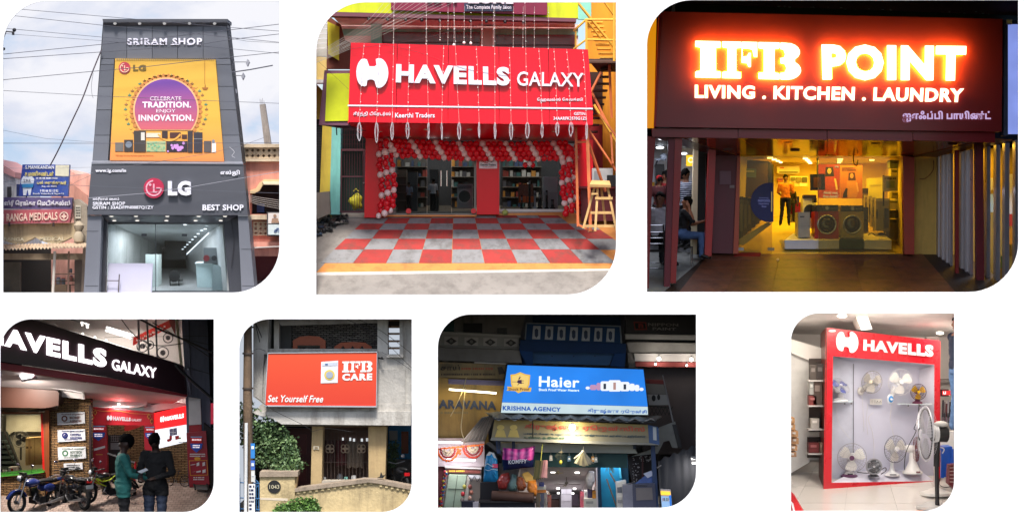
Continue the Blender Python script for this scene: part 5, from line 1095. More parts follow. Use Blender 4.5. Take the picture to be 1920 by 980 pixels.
 def figure(par,cx,y0,sc_,d,dress,hair_,skin_=(214,160,120)):
  b=MB();b.prism([(cx-20*sc_,y0+2),(cx+18*sc_,y0),(cx+24*sc_,y0+50*sc_),(cx-24*sc_,y0+52*sc_)],d-.003,.003);b.build('hair_print',mat(hair_,.6),par);MB().disc(cx-1,y0+22*sc_,11*sc_,d-.007,.003,16,15*sc_).build('face_print',mat(skin_,.6),par)
  MB().prism([(cx-30*sc_,y0+52*sc_),(cx+30*sc_,y0+50*sc_),(cx+36*sc_,y0+130*sc_),(cx+26*sc_,y0+160*sc_),(cx-26*sc_,y0+160*sc_),(cx-36*sc_,y0+125*sc_)],d-.006,.003).build('dress_print',mat(dress,.6),par)
  MB().prism([(cx+24*sc_,y0+60*sc_),(cx+34*sc_,y0+64*sc_),(cx+44*sc_,y0+120*sc_),(cx+34*sc_,y0+122*sc_)],d-.009,.003).build('arm_print',mat(skin_,.6),par)
  e=MB().disc(cx-5*sc_,y0+20*sc_,2,d-.010,.002,8).disc(cx+4*sc_,y0+20*sc_,2,d-.010,.002,8).box(cx-4*sc_,y0+29*sc_,cx+4*sc_,y0+31*sc_,d-.010,.002);e.build('feature_print',mat((90,30,26),.6),par)
 figure(pa,948,194,.95,7.6,(176,62,40),(30,20,18),(226,200,180));wt=emit((255,235,190),.5)
 text('Hold out,',(918,316,990,332),7.59,wt,pa,.004,.01,.3);text('free hands!',(916,334,992,348),7.59,wt,pa,.004,.01,.3);text('IFB',(974,189,994,198),7.59,wt,pa,.004,.03)
 pb=thing('poster_panel','tall orange poster of a long-haired woman with a bag on the showroom stand','poster');rect('sheet',1001,186,1112,352,7.6,.03,gradmat((206,130,44),(190,110,40),W(0,352,7.6).z,W(0,190,7.6).z),pb);figure(pb,1060,222,.8,7.6,(206,140,60),(80,44,24),(226,170,110));MB().prism([(1016,330),(1030,300),(1038,302),(1036,345),(1014,348)],7.58,.005).build('bag_print',mat((30,26,24)),pb);dashes(1010,196,1080,216,7.59,mat((70,40,20)),pb,2)
 o=box('display_screen','square black screen hanging before the red poster','screen',[(851,231),(925,229),(926,310),(852,312)],7.2,.06,(16,14,14),.2);MB().prism([(884,232),(892,232),(892,150),(884,150)],7.25,.03).build('hanger',mat((20,18,16)),o);rect('picture',868,246,905,298,7.19,.01,mat((70,36,26),.4),o)
 o=box('cooker','white washing machine with a dark round door behind the mini fridge','washing machine',[(815,350),(880,350),(880,500),(815,500)],7.5,.4,(206,200,176));MB().disc(850,415,30,7.48,.03,20,34).build('door',mat((24,24,28),.15),o);o.name='washing_machine';rect('control_panel',816,334,882,352,7.47,.2,mat((40,26,22),.3),o)
 o=box('shelf','white wall shelf of small goods behind the orange-shirted person','shelf',[(752,240),(840,242),(840,292),(752,292)],9.0,.2,(200,190,150))
 for x0,y0,x1,y1,c in((756,246,775,262,(90,84,60)),(780,246,808,270,(110,100,60)),(812,246,836,272,(70,70,60)),(756,268,772,290,(150,120,40)),(800,276,832,290,(230,226,210))):rect('goods',x0,y0,x1,y1,8.95,.05,mat(c,.5),o)
 o=box('red_table','red cloth-covered table behind the orange-shirted person','table',[(752,372),(812,372),(812,430),(752,430)],7.9,.4,(176,20,26));MB().prism([(756,430),(808,430),(808,470),(756,470)],7.95,.3).build('base',mat((190,176,120),.5),o);o2=box('monitor','small black monitor on the red table','monitor',[(756,345),(796,342),(796,372),(756,374)],7.85,.04,(20,20,24),.3);rect('stand',772,372,782,376,7.87,.03,mat((20,20,20)),o2)
 o=box('dark_cabinet','large dark brown wall unit at the left inside the showroom','cabinet',[(525,162),(640,165),(640,340),(525,345)],7.3,.6,(70,46,26));MB().prism([(642,166),(668,185),(668,420),(642,420)],7.3,.5).build('side',mat((18,14,12),.5),o);MB().prism([(525,200),(582,205),(580,248),(525,244)],7.28,.01).build('poster',mat((90,110,130),.5),o);dashes(532,212,574,222,7.275,mat((210,210,200)),o)
 for i in range(6):
  x=498+i*20;w_=19;yb=556-i*18
  o=box('boxed_appliance','%s dark top-loading washing machine in the row along the left showroom wall'%('nearest','second','third','fourth','fifth','farthest')[i],'washing machine',[(x,352+i*4),(x+w_,352+i*4),(x+w_,yb-8),(x,yb)],6.8+i*.3,.3,(92-i*4,84-i*4,52),grp='washing machines along the left showroom wall');o.name='washing_machine';rect('control_panel',x,343+i*4,x+w_,356+i*4,6.79+i*.3,.2,mat((40,38,30),.4),o);rect('front_panel',x+3,380+i*3,x+w_-4,yb-40,6.785+i*.3,.012,mat((120-i*4,110-i*4,66),.35),o)
 MB().prism([(496,556),(640,470),(660,478),(520,584),(496,584)],6.75,.2).build('plinth',mat((200,190,140),.5),s)
 for i in range(4):
  x=1180-i*18
  o=box('washing_machine','%s grey washing machine in the row at the right of the showroom'%('nearest','second','third','farthest')[i],'washing machine',[(x,365-i*6),(x+(70 if i==0 else 16),362-i*6),(x+(70 if i==0 else 16),515-i*22),(x,512-i*22)],7.2+i*.3,.4,(128,122,92),grp='washing machines at the right of the showroom');MB().disc(x+5,430-i*12,5,7.18+i*.3,.02,14,26).build('door',mat((60,60,50),.2),o);rect('control_panel',x,352-i*6,x+(70 if i==0 else 16),366-i*6,7.17+i*.3,.2,mat((150,146,120),.4),o)
 o=box('pale_fridge','tall pale green refrigerator against the right showroom wall','fridge',[(1146,250),(1214,248),(1214,352),(1146,355)],8.6,.4,(206,210,96));rect('door_line',1147,285,1213,287,8.58,.02,mat((150,150,60)),o)
 o=box('wall_notice','pale printed board standing near the right end of the showroom glass','poster',[(1217,240),(1290,240),(1290,316),(1217,318)],7.0,.03,(176,172,150));dashes(1224,246,1284,260,7.0,mat((60,60,50)),o);rect('picture',1232,264,1274,300,6.99,.008,mat((110,130,110),.5),o);rect('post',1214,236,1222,390,7.02,.03,mat((24,22,20)),o)
 for k_,(x0,y0,x1,y1,c)in enumerate(((1255,205,1298,240,(186,180,130)),(1258,318,1300,352,(150,140,90)),(1245,358,1300,405,(206,200,150)),(1240,410,1302,450,(70,64,40)),(1230,455,1296,560,(96,84,50)),(1250,160,1300,200,(120,130,90)))):
  o=box('carton',('pale carton on the upper right shelf','brown carton under the printed board','white microwave carton at the right shelf','dark carton below the white microwave carton','tall brown carton on the floor at the right end','topmost green carton at the right shelf')[k_],'carton',[(x0,y0),(x1,y0),(x1,y1),(x0,y1)],7.3,.3,c,grp='cartons on the right side of the showroom');rect('label',x0+6,y0+8,x1-12,y0+16,7.29,.008,mat(tuple(int(v*.5)for v in c)),o)
 for k_,(x0,y0,x1,y1,d,c,lb)in enumerate(((868,352,884,372,7.0,(40,30,26),'small dark speaker left of the red washing machine'),(1116,395,1142,520,7.5,(60,54,44),'dark dishwasher behind the golden washing machine'),(1090,300,1142,350,8.3,(96,84,60),'grey microwave oven under the right end of the orange poster'),(1222,400,1244,500,7.1,(50,46,40),'narrow black cabinet at the right end of the showroom'),(690,250,716,268,9.3,(190,90,30),'small orange picture on the yellow back wall'))):
  o=box(('speaker','dishwasher','microwave','cabinet','picture')[k_],lb,('speaker','dishwasher','microwave','cabinet','picture')[k_],[(x0,y0),(x1,y0),(x1,y1),(x0,y1)],d,.25,c,.4);rect('front_panel',x0+2,y0+4,x1-2,(y0+y1)/2,d-.015,.012,mat(tuple(v//2 for v in c),.25),o)
 o=thing('power_strip','black power strip with a coiled lead on the white platform','power strip');MB().ptube(curve([(1140,535,6.8),(1160,525,6.8),(1180,538,6.8),(1196,530,6.8)],4),2.5).build('lead',mat((24,22,20)),o);rect('block',1194,522,1226,534,6.8,.08,mat((40,30,24)),o)
 wire('cable',curve([(1068,140,6.5),(1070,175,6.5),(1084,188,6.5),(1090,160,6.5)],5),2.5,mat((20,18,14)),s)
# ---------------- cafe at the left edge
 cf=thing('cafe','white-lit eating place at the left edge behind the maroon posts','cafe')
 rect('back_wall',-60,90,330,640,8.0,.1,mat((196,200,210),.7),cf);MB().slab([(-60,46,4.6),(330,60,4.6),(290,100,8),(-60,96,8)],.03,down=False).build('ceiling',mat((190,196,206),.6),cf);MB().slab([(-60,800,4.7),(200,770,4.7),(330,625,6.6),(-60,600,8.0)],.03).build('floor',mat((150,152,150),.5),cf)
 MB().prism([(292,95),(330,95),(326,632),(285,632)],6.2,.2).build('dark_wall',mat((16,16,20),.6),cf);MB().prism([(268,98),(292,96),(284,630),(256,630)],6.0,.2).build('cream_post',mat((222,206,170),.6),cf);rect('dark_door',78,180,122,330,7.6,.1,mat((14,14,16)),cf)
 lamp(W(80,90,6.2),17,(235,240,255),1.0,sy=1.6)
 for x,y,w_,d in((113,52,24,4.9),(325,108,14,5.8),(100,98,20,7),(220,128,16,7.6)):MB().disc(x,y,w_,d,.03,16,w_*.34).build('ceiling_light',emit((240,246,255),2.4),cf)
 o=thing('lit_sign','small yellow lit sign on the eating place wall','sign');rect('face',232,136,276,190,7.5,.05,emit((255,196,30),.7),o);MB().prism(arcband(254,160,9,14,0,359.9),7.48,.01).build('ring_print',emit((255,240,200),.9),o)
 o=thing('wall_fan','grey wall fan up in the eating place','fan');MB().ball(W(118,145,7.4),WR(18,7.4),12,8,(1.0,.5,1.0)).build('guard',mat((150,160,175),.4),o);MB().ball(W(90,158,7.4),WR(10,7.4),10,6,(1.6,.5,.6)).build('motor',mat((140,150,165),.4),o);wire('bracket',[(90,160,7.4),(74,190,7.8)],4,mat((140,140,150)),o)
 for k_,(x,y,c)in enumerate(((58,270,(206,150,20)),(62,300,(150,20,24)))):tag(rect('wall_card',x,y,x+16,y+26,7.9,.05,mat(c)),('small yellow card on the far wall of the eating place','small red card on the far wall of the eating place')[k_],'card')
 sit=dict(hipL=(.1,0,.50),hipR=(-.1,0,.50),pel=(0,0,.54),waist=(0,-.02,.67),chest=(0,-.04,.87),neck=(0,-.06,1.04),head=(0,-.09,1.18),shL=(.185,-.05,.985),shR=(-.185,-.05,.985),elL=(.24,-.16,.74),elR=(-.24,-.16,.74),wrL=(.16,-.36,.78),wrR=(-.16,-.36,.78),kneeL=(.12,-.42,.50),kneeR=(-.12,-.42,.50),ankL=(.12,-.42,.08),ankR=(-.12,-.42,.08),toeL=(.12,-.56,.035),toeR=(-.12,-.56,.035))
 q=WR(1,5.2)
 person('balding person in a white shirt seated on a steel chair, back turned',W(88,690,5.2),q*365/1.30,150,1.7,(206,208,218),(22,22,26),sleeve=.9,pose=sit,vox=.016,hair=(24,20,20))
 q2=dict(sit);q2.update(wrR=(-.10,-.16,1.08),elR=(-.2,-.26,.80))
 person('person in dark clothes and blue jeans seated with a hand raised to the face',W(212,655,5.8),WR(1,5.8)*318/1.30,75,1.65,(26,24,26),(70,96,140),pose=q2,vox=.016,skin=(150,96,66),hairlong=.3)
 person('person in a dark striped shirt standing in the eating place',W(232,600,6.6),WR(1,6.6)*392/1.7,-50,1.7,(34,38,62),(26,26,34),vox=.016,stripes=(196,200,214),skin=(120,76,54))
 person('person in a white shirt standing beside the striped-shirt person',W(212,610,7.0),WR(1,7.0)*370/1.7,200,1.7,(206,206,210),(30,30,34),vox=.02,sleeve=.9)
 person('person in dark maroon wearing a red cap at the far left',W(96,560,7.2),WR(1,7.2)*318/1.7,10,1.7,(70,18,24),(24,20,24),vox=.02,cap=(176,20,24))
 person('dark-haired person in a red shirt standing behind the front post',W(126,590,7.4),WR(1,7.4)*372/1.7,40,1.7,(140,24,30),(24,20,24),vox=.02)
 chair('steel chair with a black pad under the white-shirted person',W(75,745,5.0),WR(1,5.0)*262/.92,165);chair('steel chair under the person in blue jeans',W(218,690,5.7),WR(1,5.7)*190/.92,80)
# ---------------- vertical fins on the right
 fb=thing('fin_screen','screen of upright metallic fins along the right side of the forecourt','screen')
 rect('lit_wall',1490,100,1960,860,7.2,.1,mat((196,170,90),.7),fb);lamp(W(1700,90,6.4),22,(255,196,60),.5,sy=1.6);lamp(W(1860,300,5.8),9,(220,235,255),.5)
 fm=mat((172,168,176),.3,.6,var=.08)
 fx=[(1492,140,660,8),(1512,136,668,10),(1532,132,676,11),(1554,126,690,12),(1604,118,720,14),(1628,112,735,14),(1652,106,750,16),(1735,92,800,18),(1782,84,830,20),(1826,74,850,22),(1878,60,870,24)]
 for i,(x,y0,y1,w_)in enumerate(fx):
  d=6.3-i*.2;MB().prism([(x,y0),(x+w_,y0),(x+w_-2,y1),(x-2,y1)],d,.25).build('fin',fm,fb)
 MB().prism([(1676,70),(1718,66),(1722,800),(1684,800)],4.75,.15).build('post',mat((110,24,36),.5),fb);MB().prism([(1576,112),(1596,110),(1594,790),(1578,790)],5.2,.1).build('post',mat((130,22,26),.5),fb);MB().prism([(1868,60),(1960,40),(1960,860),(1872,830)],4.9,.1).build('end_panel',mat((60,80,130),.5),fb)
 MB().slab([(1480,665,6.4),(1500,660,6.4),(1720,815,4.6),(1660,860,4.4)],.05).build('base_rail',mat((40,34,32),.6),fb)
 for k_,(x,y,w_,h,c)in enumerate(((1742,250,24,60,(210,214,220)),(1750,330,20,90,(160,190,210)),(1840,230,26,200,(226,226,230)),(1842,430,24,60,(200,60,40)),(1840,500,26,80,(226,150,40)),(1808,640,20,60,(60,110,60)))):rect('shelf_goods',x,y,x+w_,y+h,6.9,.1,mat(c,.5),fb)
scene_c()
# ================================================================== opening 4: night shopfront, motorcycles and two people talking
def scene_d():
 setT()
 case(OPEN[3][:4],8.5,(14,14,17))
 setT(0,580,2.45)
 G=Ground(1115,2.2,800,5.0)
 def gp(pts,name,m,up=0,th=.02,parent=None,**k):return MB().ext([G.p(*p)+Vector((0,0,up))for p in pts],(0,0,-th)).build(name,m,parent,**k)
 pav=brickmat((182,162,150),(160,140,130),(130,114,106),.11,.09,.85,.6,.008,'XY')
 gp([(-80,1120),(1100,1120),(1100,780),(-80,780)],'pavement',pav,0,.2,kind='structure')
 s=thing('corner_shop','night corner shop with a dark slanting fascia and stone-clad walls','shop')
 tan=brickmat((170,132,88),(134,100,64),(52,38,26),.14,.036,.9,1.0,.009)
 rect('night_sky',-80,-60,1120,1100,8.4,.05,mat((9,10,14),.9),kind='structure')
 MB().prism([(828,-40),(950,-40),(985,1000),(870,1000),(850,300)],4.9,.6).build('corner_column',mat((74,82,104),.6,var=.08,dirt=(54,60,80)),s)
 j=MB()
 for y in(130,262):j.prism([(832,y),(960,y+30),(960,y+32),(832,y+3)],4.88,.02)
 j.prism([(866,40),(869,40),(880,390),(877,390)],4.88,.02);j.build('panel_joint',mat((40,44,56),.7),s)
 MB().prism([(866,402),(920,410),(925,526),(868,530)],4.85,.1).build('white_panel',mat((190,190,196),.5),s);MB().prism([(868,532),(925,528),(932,1000),(872,1000)],4.85,.1).build('red_panel',mat((150,24,38),.5),s);MB().prism([(935,520),(985,560),(1000,1000),(945,1000)],4.8,.1).build('dark_panel',mat((20,20,26),.7),s)
 wl=mat((206,200,196),.7)
 rect('upper_wall',100,-30,850,290,6.8,.1,wl,s);MB().slab([(100,-60,4.4),(860,-60,4.6),(860,20,6.8),(100,10,6.8)],.03,down=False).build('upper_ceiling',mat((214,210,206),.7),s)
 lamp(W(520,40,6.0),42,(255,246,236),1.5,sy=.6,aim=(0,-.3,-1))
 for pts,r in(([(490,82,6.2),(610,118,5.9)],5),([(486,96,6.2),(600,130,5.9)],5)):MB().ptube(pts,r,6).build('tube_lamp',emit((255,252,246),2.0),s)
 for x,y in((380,112),(436,128),(488,142)):MB().ball(W(x,y,6.4),WR(6,6.4),8,6).build('spot_lamp',emit((255,250,240),2.4),s)
 MB().ptube([(328,45,6.3),(410,70,6.3)],4).ptube([(372,55,6.3),(378,76,6.3)],8).ptube([(400,68,6.3),(402,86,6.3)],8).build('lamp_track',mat((150,150,150),.4),s)
 MB().prism([(612,128),(778,48),(790,78),(610,166)],5.9,.05).build('red_banner',mat((206,44,34),.5),s);wt=mat((226,214,206),.5)
 [dashes(626+i*18,134-i*9,642+i*18,148-i*9,5.9,wt,s)for i in range(8)]
 for x,y,r in((655,168,26),(688,162,18),(748,198,26),(772,130,22)):
  f=MB().ring(W(x,y,5.7),WR(r,5.7),.012,None,20,5).ball(W(x,y,5.75),WR(r*.5,5.7),10,6,(1,.4,1)).build('hanging_fan',mat((70,66,72),.5),s)
 for x0,x1,y1 in((628,636,195),(664,680,215),(708,718,225)):MB().prism([(x0,-40),(x0+7,-40),(x1+6,y1+20),(x1,y1)],4.5,.06).build('mullion',mat((120,122,130),.5),s)
 MB().prism([(796,-40),(806,-40),(838,275),(828,270)],4.5,.1).build('mullion',mat((206,196,160),.5),s)
 MB().prism([(770,-40),(800,-40),(806,120),(778,60)],4.7,.05).build('red_edge',mat((150,24,34),.5),s)
 rect('upper_glass',100,-40,830,290,4.62,.02,glassmat((240,240,240),.02),s)
 F0,F1=2.75,4.4
 fd=lambda x:F0+(F1-F0)*(x/860)
 def fp(x,y):return(x,y,fd(x))
 g=thing('night_fascia','long dark plum fascia with glowing white letters slanting across the corner shop','sign')
 MB().prism([fp(-60,-10),fp(140,44),fp(500,152),fp(800,244),fp(842,262),fp(858,390),fp(500,312),fp(-60,228)],0,.12).build('board',mat((50,24,36),.35,var=.1),g)
 MB().prism([fp(-60,236),fp(500,314),fp(858,392),fp(856,400),fp(500,348),fp(-60,262)],.01,.12).build('lower_lip',mat((150,40,52),.5),s)
 MB().slab([(-60,262,2.76),(400,330,fd(400)),(380,352,4.2),(-60,285,3.6)],.02,down=False).build('lip_underside',mat((120,40,48),.5),s)
 WH=emit((255,252,255),1.7)
 def q(x0,x1,t0,t1,b0,b1):return[(x0,t0,fd(x0)),(x1,t1,fd(x1)),(x1,b1,fd(x1)),(x0,b0,fd(x0))]
 text('HAVELLS',q(-70,488,64,184,148,268),0,WH,g,.05,.045,split='letter',spacing=1.06)
 text('GALAXY',q(514,718,226,268,276,316),0,emit((255,250,255),1.5),g,.04,.012,split='letter')
 MB().slab([(-60,268,2.9),(858,402,4.5),(700,470,6.4),(260,372,5.2),(-60,360,4.2)],.03,down=False).build('porch_ceiling',mat((214,204,204),.6,var=.06),s)
 MB().prism([(-60,300),(385,366),(388,412),(300,402),(-60,362)],4.3,.1).build('beam',mat((190,182,180),.6),s);MB().prism([(418,412),(540,372),(670,412),(670,446),(420,440)],5.3,.1).build('beam',mat((206,196,196),.6),s)
 MB().prism([(410,418),(690,446),(690,470),(420,452)],5.6,.1).build('portal_header',mat((210,224,228),.6),s);MB().prism([(690,440),(868,402),(868,440),(705,468)],5.3,.1).build('wall',mat((196,188,188),.6),s);MB().prism([(660,420),(706,440),(706,520),(668,520)],5.4,.1).build('wall',mat((190,182,184),.6),s)
 for pts,r in(([(-40,318,3.9),(330,372,4.2),(378,382,4.2),(382,408,4.2)],4),([(420,448,5.1),(640,446,5.2),(672,436,5.2),(674,420,5.2)],4)):MB().ptube(pts,r,6).build('pipe',mat((200,196,196),.5),s)
 MB().prism([(430,345),(438,345),(440,365),(450,388),(412,388),(428,365)],4.8,.08).build('hanging_cover',mat((170,164,168),.6),s)
 fl=thing('flood_light','square bright flood light under the porch at the upper left','lamp');MB().slab([(92,306,3.35),(150,300,3.35),(166,318,3.15),(104,326,3.15)],.04,down=False).build('panel',emit((255,252,250),3.0),fl);MB().slab([(84,306,3.4),(152,294,3.4),(172,318,3.1),(100,332,3.1)],.03,down=False).build('housing',mat((180,180,184),.5),fl);lamp(W(125,322,3.3)+Vector((0,0,-.02)),75,(255,244,232),.35)
 dl=thing('down_light','round bright downlight under the porch ceiling','lamp');MB().disc(665,386,17,4.75,.03,20,6).build('lens',emit((255,250,240),4),dl);lamp(W(665,396,4.75),100,(255,244,232),.3)
 MB().disc(545,434,6,5.2,.03,10,4).build('small_lamp',emit((255,250,240),3),s);lamp(W(545,440,5.0),5,(255,246,238),.25)
 MB().prism([(-60,350),(262,372),(270,384),(268,440),(210,452),(-60,448)],4.0,.5).build('shutter_box',mat((54,27,16),.5,var=.2,scale=1.2),s)
 MB().slab([(-60,448,4.0),(268,440,4.0),(262,462,4.5),(-60,474,4.5)],.02,down=False).build('shutter_slot',mat((46,26,18),.5),s)
 st=MB();st.prism([(-60,770),(205,745),(214,1000),(-60,1000)],4.5,.2);st.build('stone_wall',tan,s)
 MB().prism([(222,400),(418,412),(418,1000),(222,1000)],4.6,.2).build('stone_wall',tan,s);MB().prism([(206,452),(224,452),(228,1000),(214,1000)],4.45,.12).build('brown_pipe',mat((126,66,32),.4),s)
 MB().prism([(408,440),(416,440),(418,800),(410,800)],4.55,.1).build('dark_edge',mat((40,22,22),.6),s)
 wn=thing('shop_window','lit side window with a red frame and a strip of artificial grass','window')
 rect('back_wall',-60,470,215,780,6.0,.1,mat((186,178,160),.7),wn);MB().prism([(30,485),(190,485),(190,560),(60,560),(25,590)],5.8,.1).build('stair_soffit',mat((206,200,180),.6),wn);MB().prism([(0,560),(30,560),(110,770),(0,770)],5.7,.1).build('staircase',mat((52,60,60),.6),wn)
 for k in range(7):rect('stair_step',-10,600+k*24,30+k*10,612+k*24,5.6,.1,mat((84,96,92),.5),wn)
 MB().ptube([(20,560,5.5),(90,720,5.5)],4).ptube([(14,600,5.5),(60,700,5.5)],3).build('banister',mat((40,30,28),.5),wn)
 lamp(W(110,486,5.2),9,(255,236,200),.6)
 rect('pane',-60,478,196,760,4.6,.015,glassmat((235,235,230),.02),wn)
 b=MB();b.prism([(186,478),(196,478),(208,742),(196,744)],4.5,.06);b.prism([(-60,768),(208,742),(208,750),(-60,778)],4.48,.06);b.build('frame',mat((196,24,20),.4),wn);b=MB();b.prism([(-60,470),(206,470),(206,478),(-60,480)],4.5,.06);b.prism([(196,478),(206,478),(212,745),(206,745)],4.49,.06);b.build('outer_frame',mat((120,64,36),.5),wn)
 grs=MB()
 for i in range(420):
  x=-50+random.random()*250;y=762-(x+60)*.094;c0=W(x,y,4.40+random.random()*.06);grs.add([c0+Vector((-.006,0,0)),c0+Vector((.006,0,0)),c0+Vector((random.uniform(-.02,.02),-.01,random.uniform(.03,.06)))],[[0,1,2]])
 grs.prism([(-60,764),(204,738),(204,748),(-60,775)],4.42,.05);grs.build('grass_strip',mat((70,150,50),.8,var=.3,scale=10),wn,kind='stuff')
 ft=placed('table_fan','square-caged table fan standing inside the lit side window','fan',W(95,690,5.1),1.0);kx=WR(1,5.1)
 b=MB().ring((0,0,kx*95),kx*38,.008,None,24,5).ring((0,-.02,kx*95),kx*25,.004,None,20,4)
 for a in range(0,360,15):b.tube([(0,0,kx*95),(kx*38*math.cos(R(a)),0,kx*95+kx*38*math.sin(R(a)))],.002,3)
 b.build('guard',mat((130,126,116),.4),ft);b=MB()
 for a in range(3):q_=R(a*120);b.ball((kx*18*math.cos(q_),0,kx*95+kx*18*math.sin(q_)),kx*14,8,6,(1,.15,1))
 b.build('blades',mat((60,60,62),.4),ft);MB().tube([(0,.02,kx*60),(0,.02,0)],.02,8).ball((0,.05,kx*95),.06,8,6).build('stand',mat((60,58,56),.4),ft)
 for lab,pts,c,d in(('large brown carton inside the lit side window',[(118,590),(190,585),(194,712),(116,715)],(196,160,100),5.0),('small white box with a red mark on the window ledge',[(38,724),(76,722),(76,746),(38,748)],(214,210,206),4.75)):
  o=thing('carton',lab,'carton');MB().prism(pts,d,.25).build('box',mat(c,.6),o);x0,y0=pts[0];rect('tape' if d>4.9 else 'mark',x0+12,y0+6,x0+22,y0+(120 if d>4.9 else 16),d-.01,.008,mat((170,130,80)if d>4.9 else(190,30,34)),o)
  if d>4.9:dashes(120,624,156,642,d,mat((90,64,40)),o);rect('side',158,585,160,712,d-.012,.008,mat((150,116,70)),o)
 tag(rect('white_cup',12,736,30,750,4.7,.08,mat((210,210,206),.4)),'white tray of small items at the left end of the window ledge','tray')
 for k,(x0,y0,x1,y1,lines,lb,cc)in enumerate(((262,470,388,530,('MACHINERY','AGENCIES'),'topmost white name plate with brown lettering on the stone wall',(110,50,34)),(264,548,390,608,('CHOPRA','INDUSTRIES'),'second white name plate with a blue letter mark on the stone wall',(30,40,110)),(265,628,393,690,('ROYTECH','ENERGY'),'third white name plate with a green ring mark on the stone wall',(90,110,96)),(292,702,378,740,('First of is 17th Street,','Bharathi Road,','Chennai - 600007'),'small lowest white name plate with an address on the stone wall',(40,40,44)))):
  o=thing('name_plate',lb,'sign','name plates on the stone wall');MB().prism([(x0,y0+4),(x1,y0),(x1+2,y1-8),(x0+2,y1)],4.56,.025).build('plate',mat((222,222,226),.35),o);ink=mat(cc,.5)
  if k<3:
   MB().prism(arcband(x0+34,(y0+y1)/2,8,14,0,359.9,20),4.55,.006).build('mark',ink if k!=2 else mat((60,120,84)),o)
   text(lines[0],(x0+58,y0+20,x1-18,y0+32),4.56,ink,o,.006,.035);text(lines[1],(x0+58,y0+36,x1-14,y0+46),4.56,ink,o,.006,.035)
   text(('ெமஷினரி ஏெஜன்சீஸ்','ேசாப்ரா இண்டஸ்ட்ரீஸ்','ராய்ெடக் எனர்ஜி')[k],(x0+20,y0+7,x1-8,y0+15),4.56,ink,o,.006,.03);dashes(x0+30,y1-14,x1-32,y1-8,4.56,ink,o)
   if k==1:text('d',(x0+28,y0+20,x0+40,y0+42),4.545,ink,o,.006,.05)
   for xx in(x0+5,x1-4):MB().disc(xx,y0+7,2,4.555,.01,8).disc(xx,y1-10,2,4.555,.01,8).build('screw',mat((120,120,124),.3,.9),o)
  else:
   dashes(x0+14,y0+8,x1-12,y0+34,4.56,ink,o,3)
 e=thing('entrance_arch','red printed entrance arch of the corner shop','arch')
 MB().prism([(412,446),(710,474),(712,532),(412,528)],5.0,.12).build('top_board',gradmat((176,26,40),(222,24,46),W(0,530,5).z,W(0,460,5).z),e);mr=mat((178,22,44),.4,var=.08)
 MB().prism([(412,528),(488,528),(494,720),(490,800),(420,800)],5.0,.12).build('left_leg',mr,e);MB().prism([(660,532),(712,532),(716,660),(708,660),(664,640)],5.0,.12).build('right_leg',mr,e);wt2=emit((240,226,230),.55)
 axe_mark(491,485,516,509,5.0,.008,wt2,e,'emblem_print');text('HAVELLS',[(520,489),(600,495),(600,512),(520,509)],5.0,wt2,e,.006,.05);text('GALAXY',[(604,500),(650,502),(650,513),(604,511)],5.0,wt2,e,.006)
 gd=mat((214,140,60),.4)
 for x,y in((424,495),(437,472),(684,490),(697,512)):MB().prism([(x,y-14),(x+9,y),(x,y+14),(x-9,y)],4.99,.006).build('lantern_print',gd,e);MB().prism([(x,y-8),(x+5,y),(x,y+8),(x-5,y)],4.98,.006).build('lantern_print',mat((150,30,30)),e)
 MB().ptube(curve([(414,452,4.99),(470,466,4.99),(540,464,4.99),(610,476,4.99),(700,480,4.99)],5),1.2,4).build('garland_print',gd,e)
 def flyer(par,x0,y0,w_,d,h=70):
  rect('flyer_header',x0,y0,x0+w_,y0+h*.08,d,.006,mat((130,160,206)),par);MB().box(x0,y0+h*.08,x0+w_,y0+h*.42,d,.006).build('flyer_red',mat((206,20,34)),par);MB().prism([(x0-w_*.06,y0+h*.44),(x0+w_*1.06,y0+h*.44),(x0+w_*.96,y0+h*.72),(x0+w_*.5,y0+h),(x0+w_*.04,y0+h*.72)],d-.004,.006).build('flyer_shield',mat((44,84,190)),par)
  text('HAVELLS',(x0+w_*.3,y0+h*.16,x0+w_*.92,y0+h*.25),d,wt2,par,.006,.04);axe_mark(x0+w_*.12,y0+h*.15,x0+w_*.26,y0+h*.26,d,.006,wt2,par,'emblem_print');dashes(x0+w_*.18,y0+h*.5,x0+w_*.82,y0+h*.74,d-.004,wt2,par,2)
 flyer(e,424,533,56,4.99);flyer(e,668,538,40,4.99,62);MB().prism([(431,638),(482,624),(483,634),(432,648)],4.99,.006).build('lamp_print',mat((226,226,230)),e);dashes(440,661,474,669,5.0,gd,e)
 rect('passage',480,500,705,800,6.4,.1,tan,e)
 gt=thing('dark_gate','dark open gate with a barred panel inside the entrance arch','gate');rect('panel',495,575,565,800,5.9,.05,mat((30,18,22),.5),gt);rect('grey_panel',508,612,566,642,5.87,.03,mat((110,112,120),.5),gt);b=MB()
 for i in range(6):b.box(510+i*10,578,512+i*10,606,5.87,.02)
 for i in range(4):b.box(508,580+i*8,566,582+i*8,5.865,.02)
 b.build('bars',mat((130,126,130),.5),gt);MB().prism([(570,530),(654,535),(590,556),(572,556)],5.6,.04).build('red_banner',mat((190,30,34),.5),s)
 rl=thing('hand_rail','steel handrail on red posts across the entrance','rail');MB().ptube([(494,660,4.9),(620,703,4.6)],4).build('rail',mat((150,150,155),.3,.8),rl);MB().ptube([(622,700,4.6),(620,800,4.6)],5).build('post',mat((170,30,34),.4),rl)
 tag(MB().slab([(520,818,4.75),(700,800,4.95),(690,785,5.1),(520,800,5.0)],.12).build('step',mat((150,140,130),.8)),'worn stone step at the foot of the entrance arch','step');rect('wood_door',650,762,668,800,5.3,.05,mat((150,100,50),.5),s)
 lbx=thing('lit_sign','glowing red and white product panel on the stone wall right of the entrance','sign')
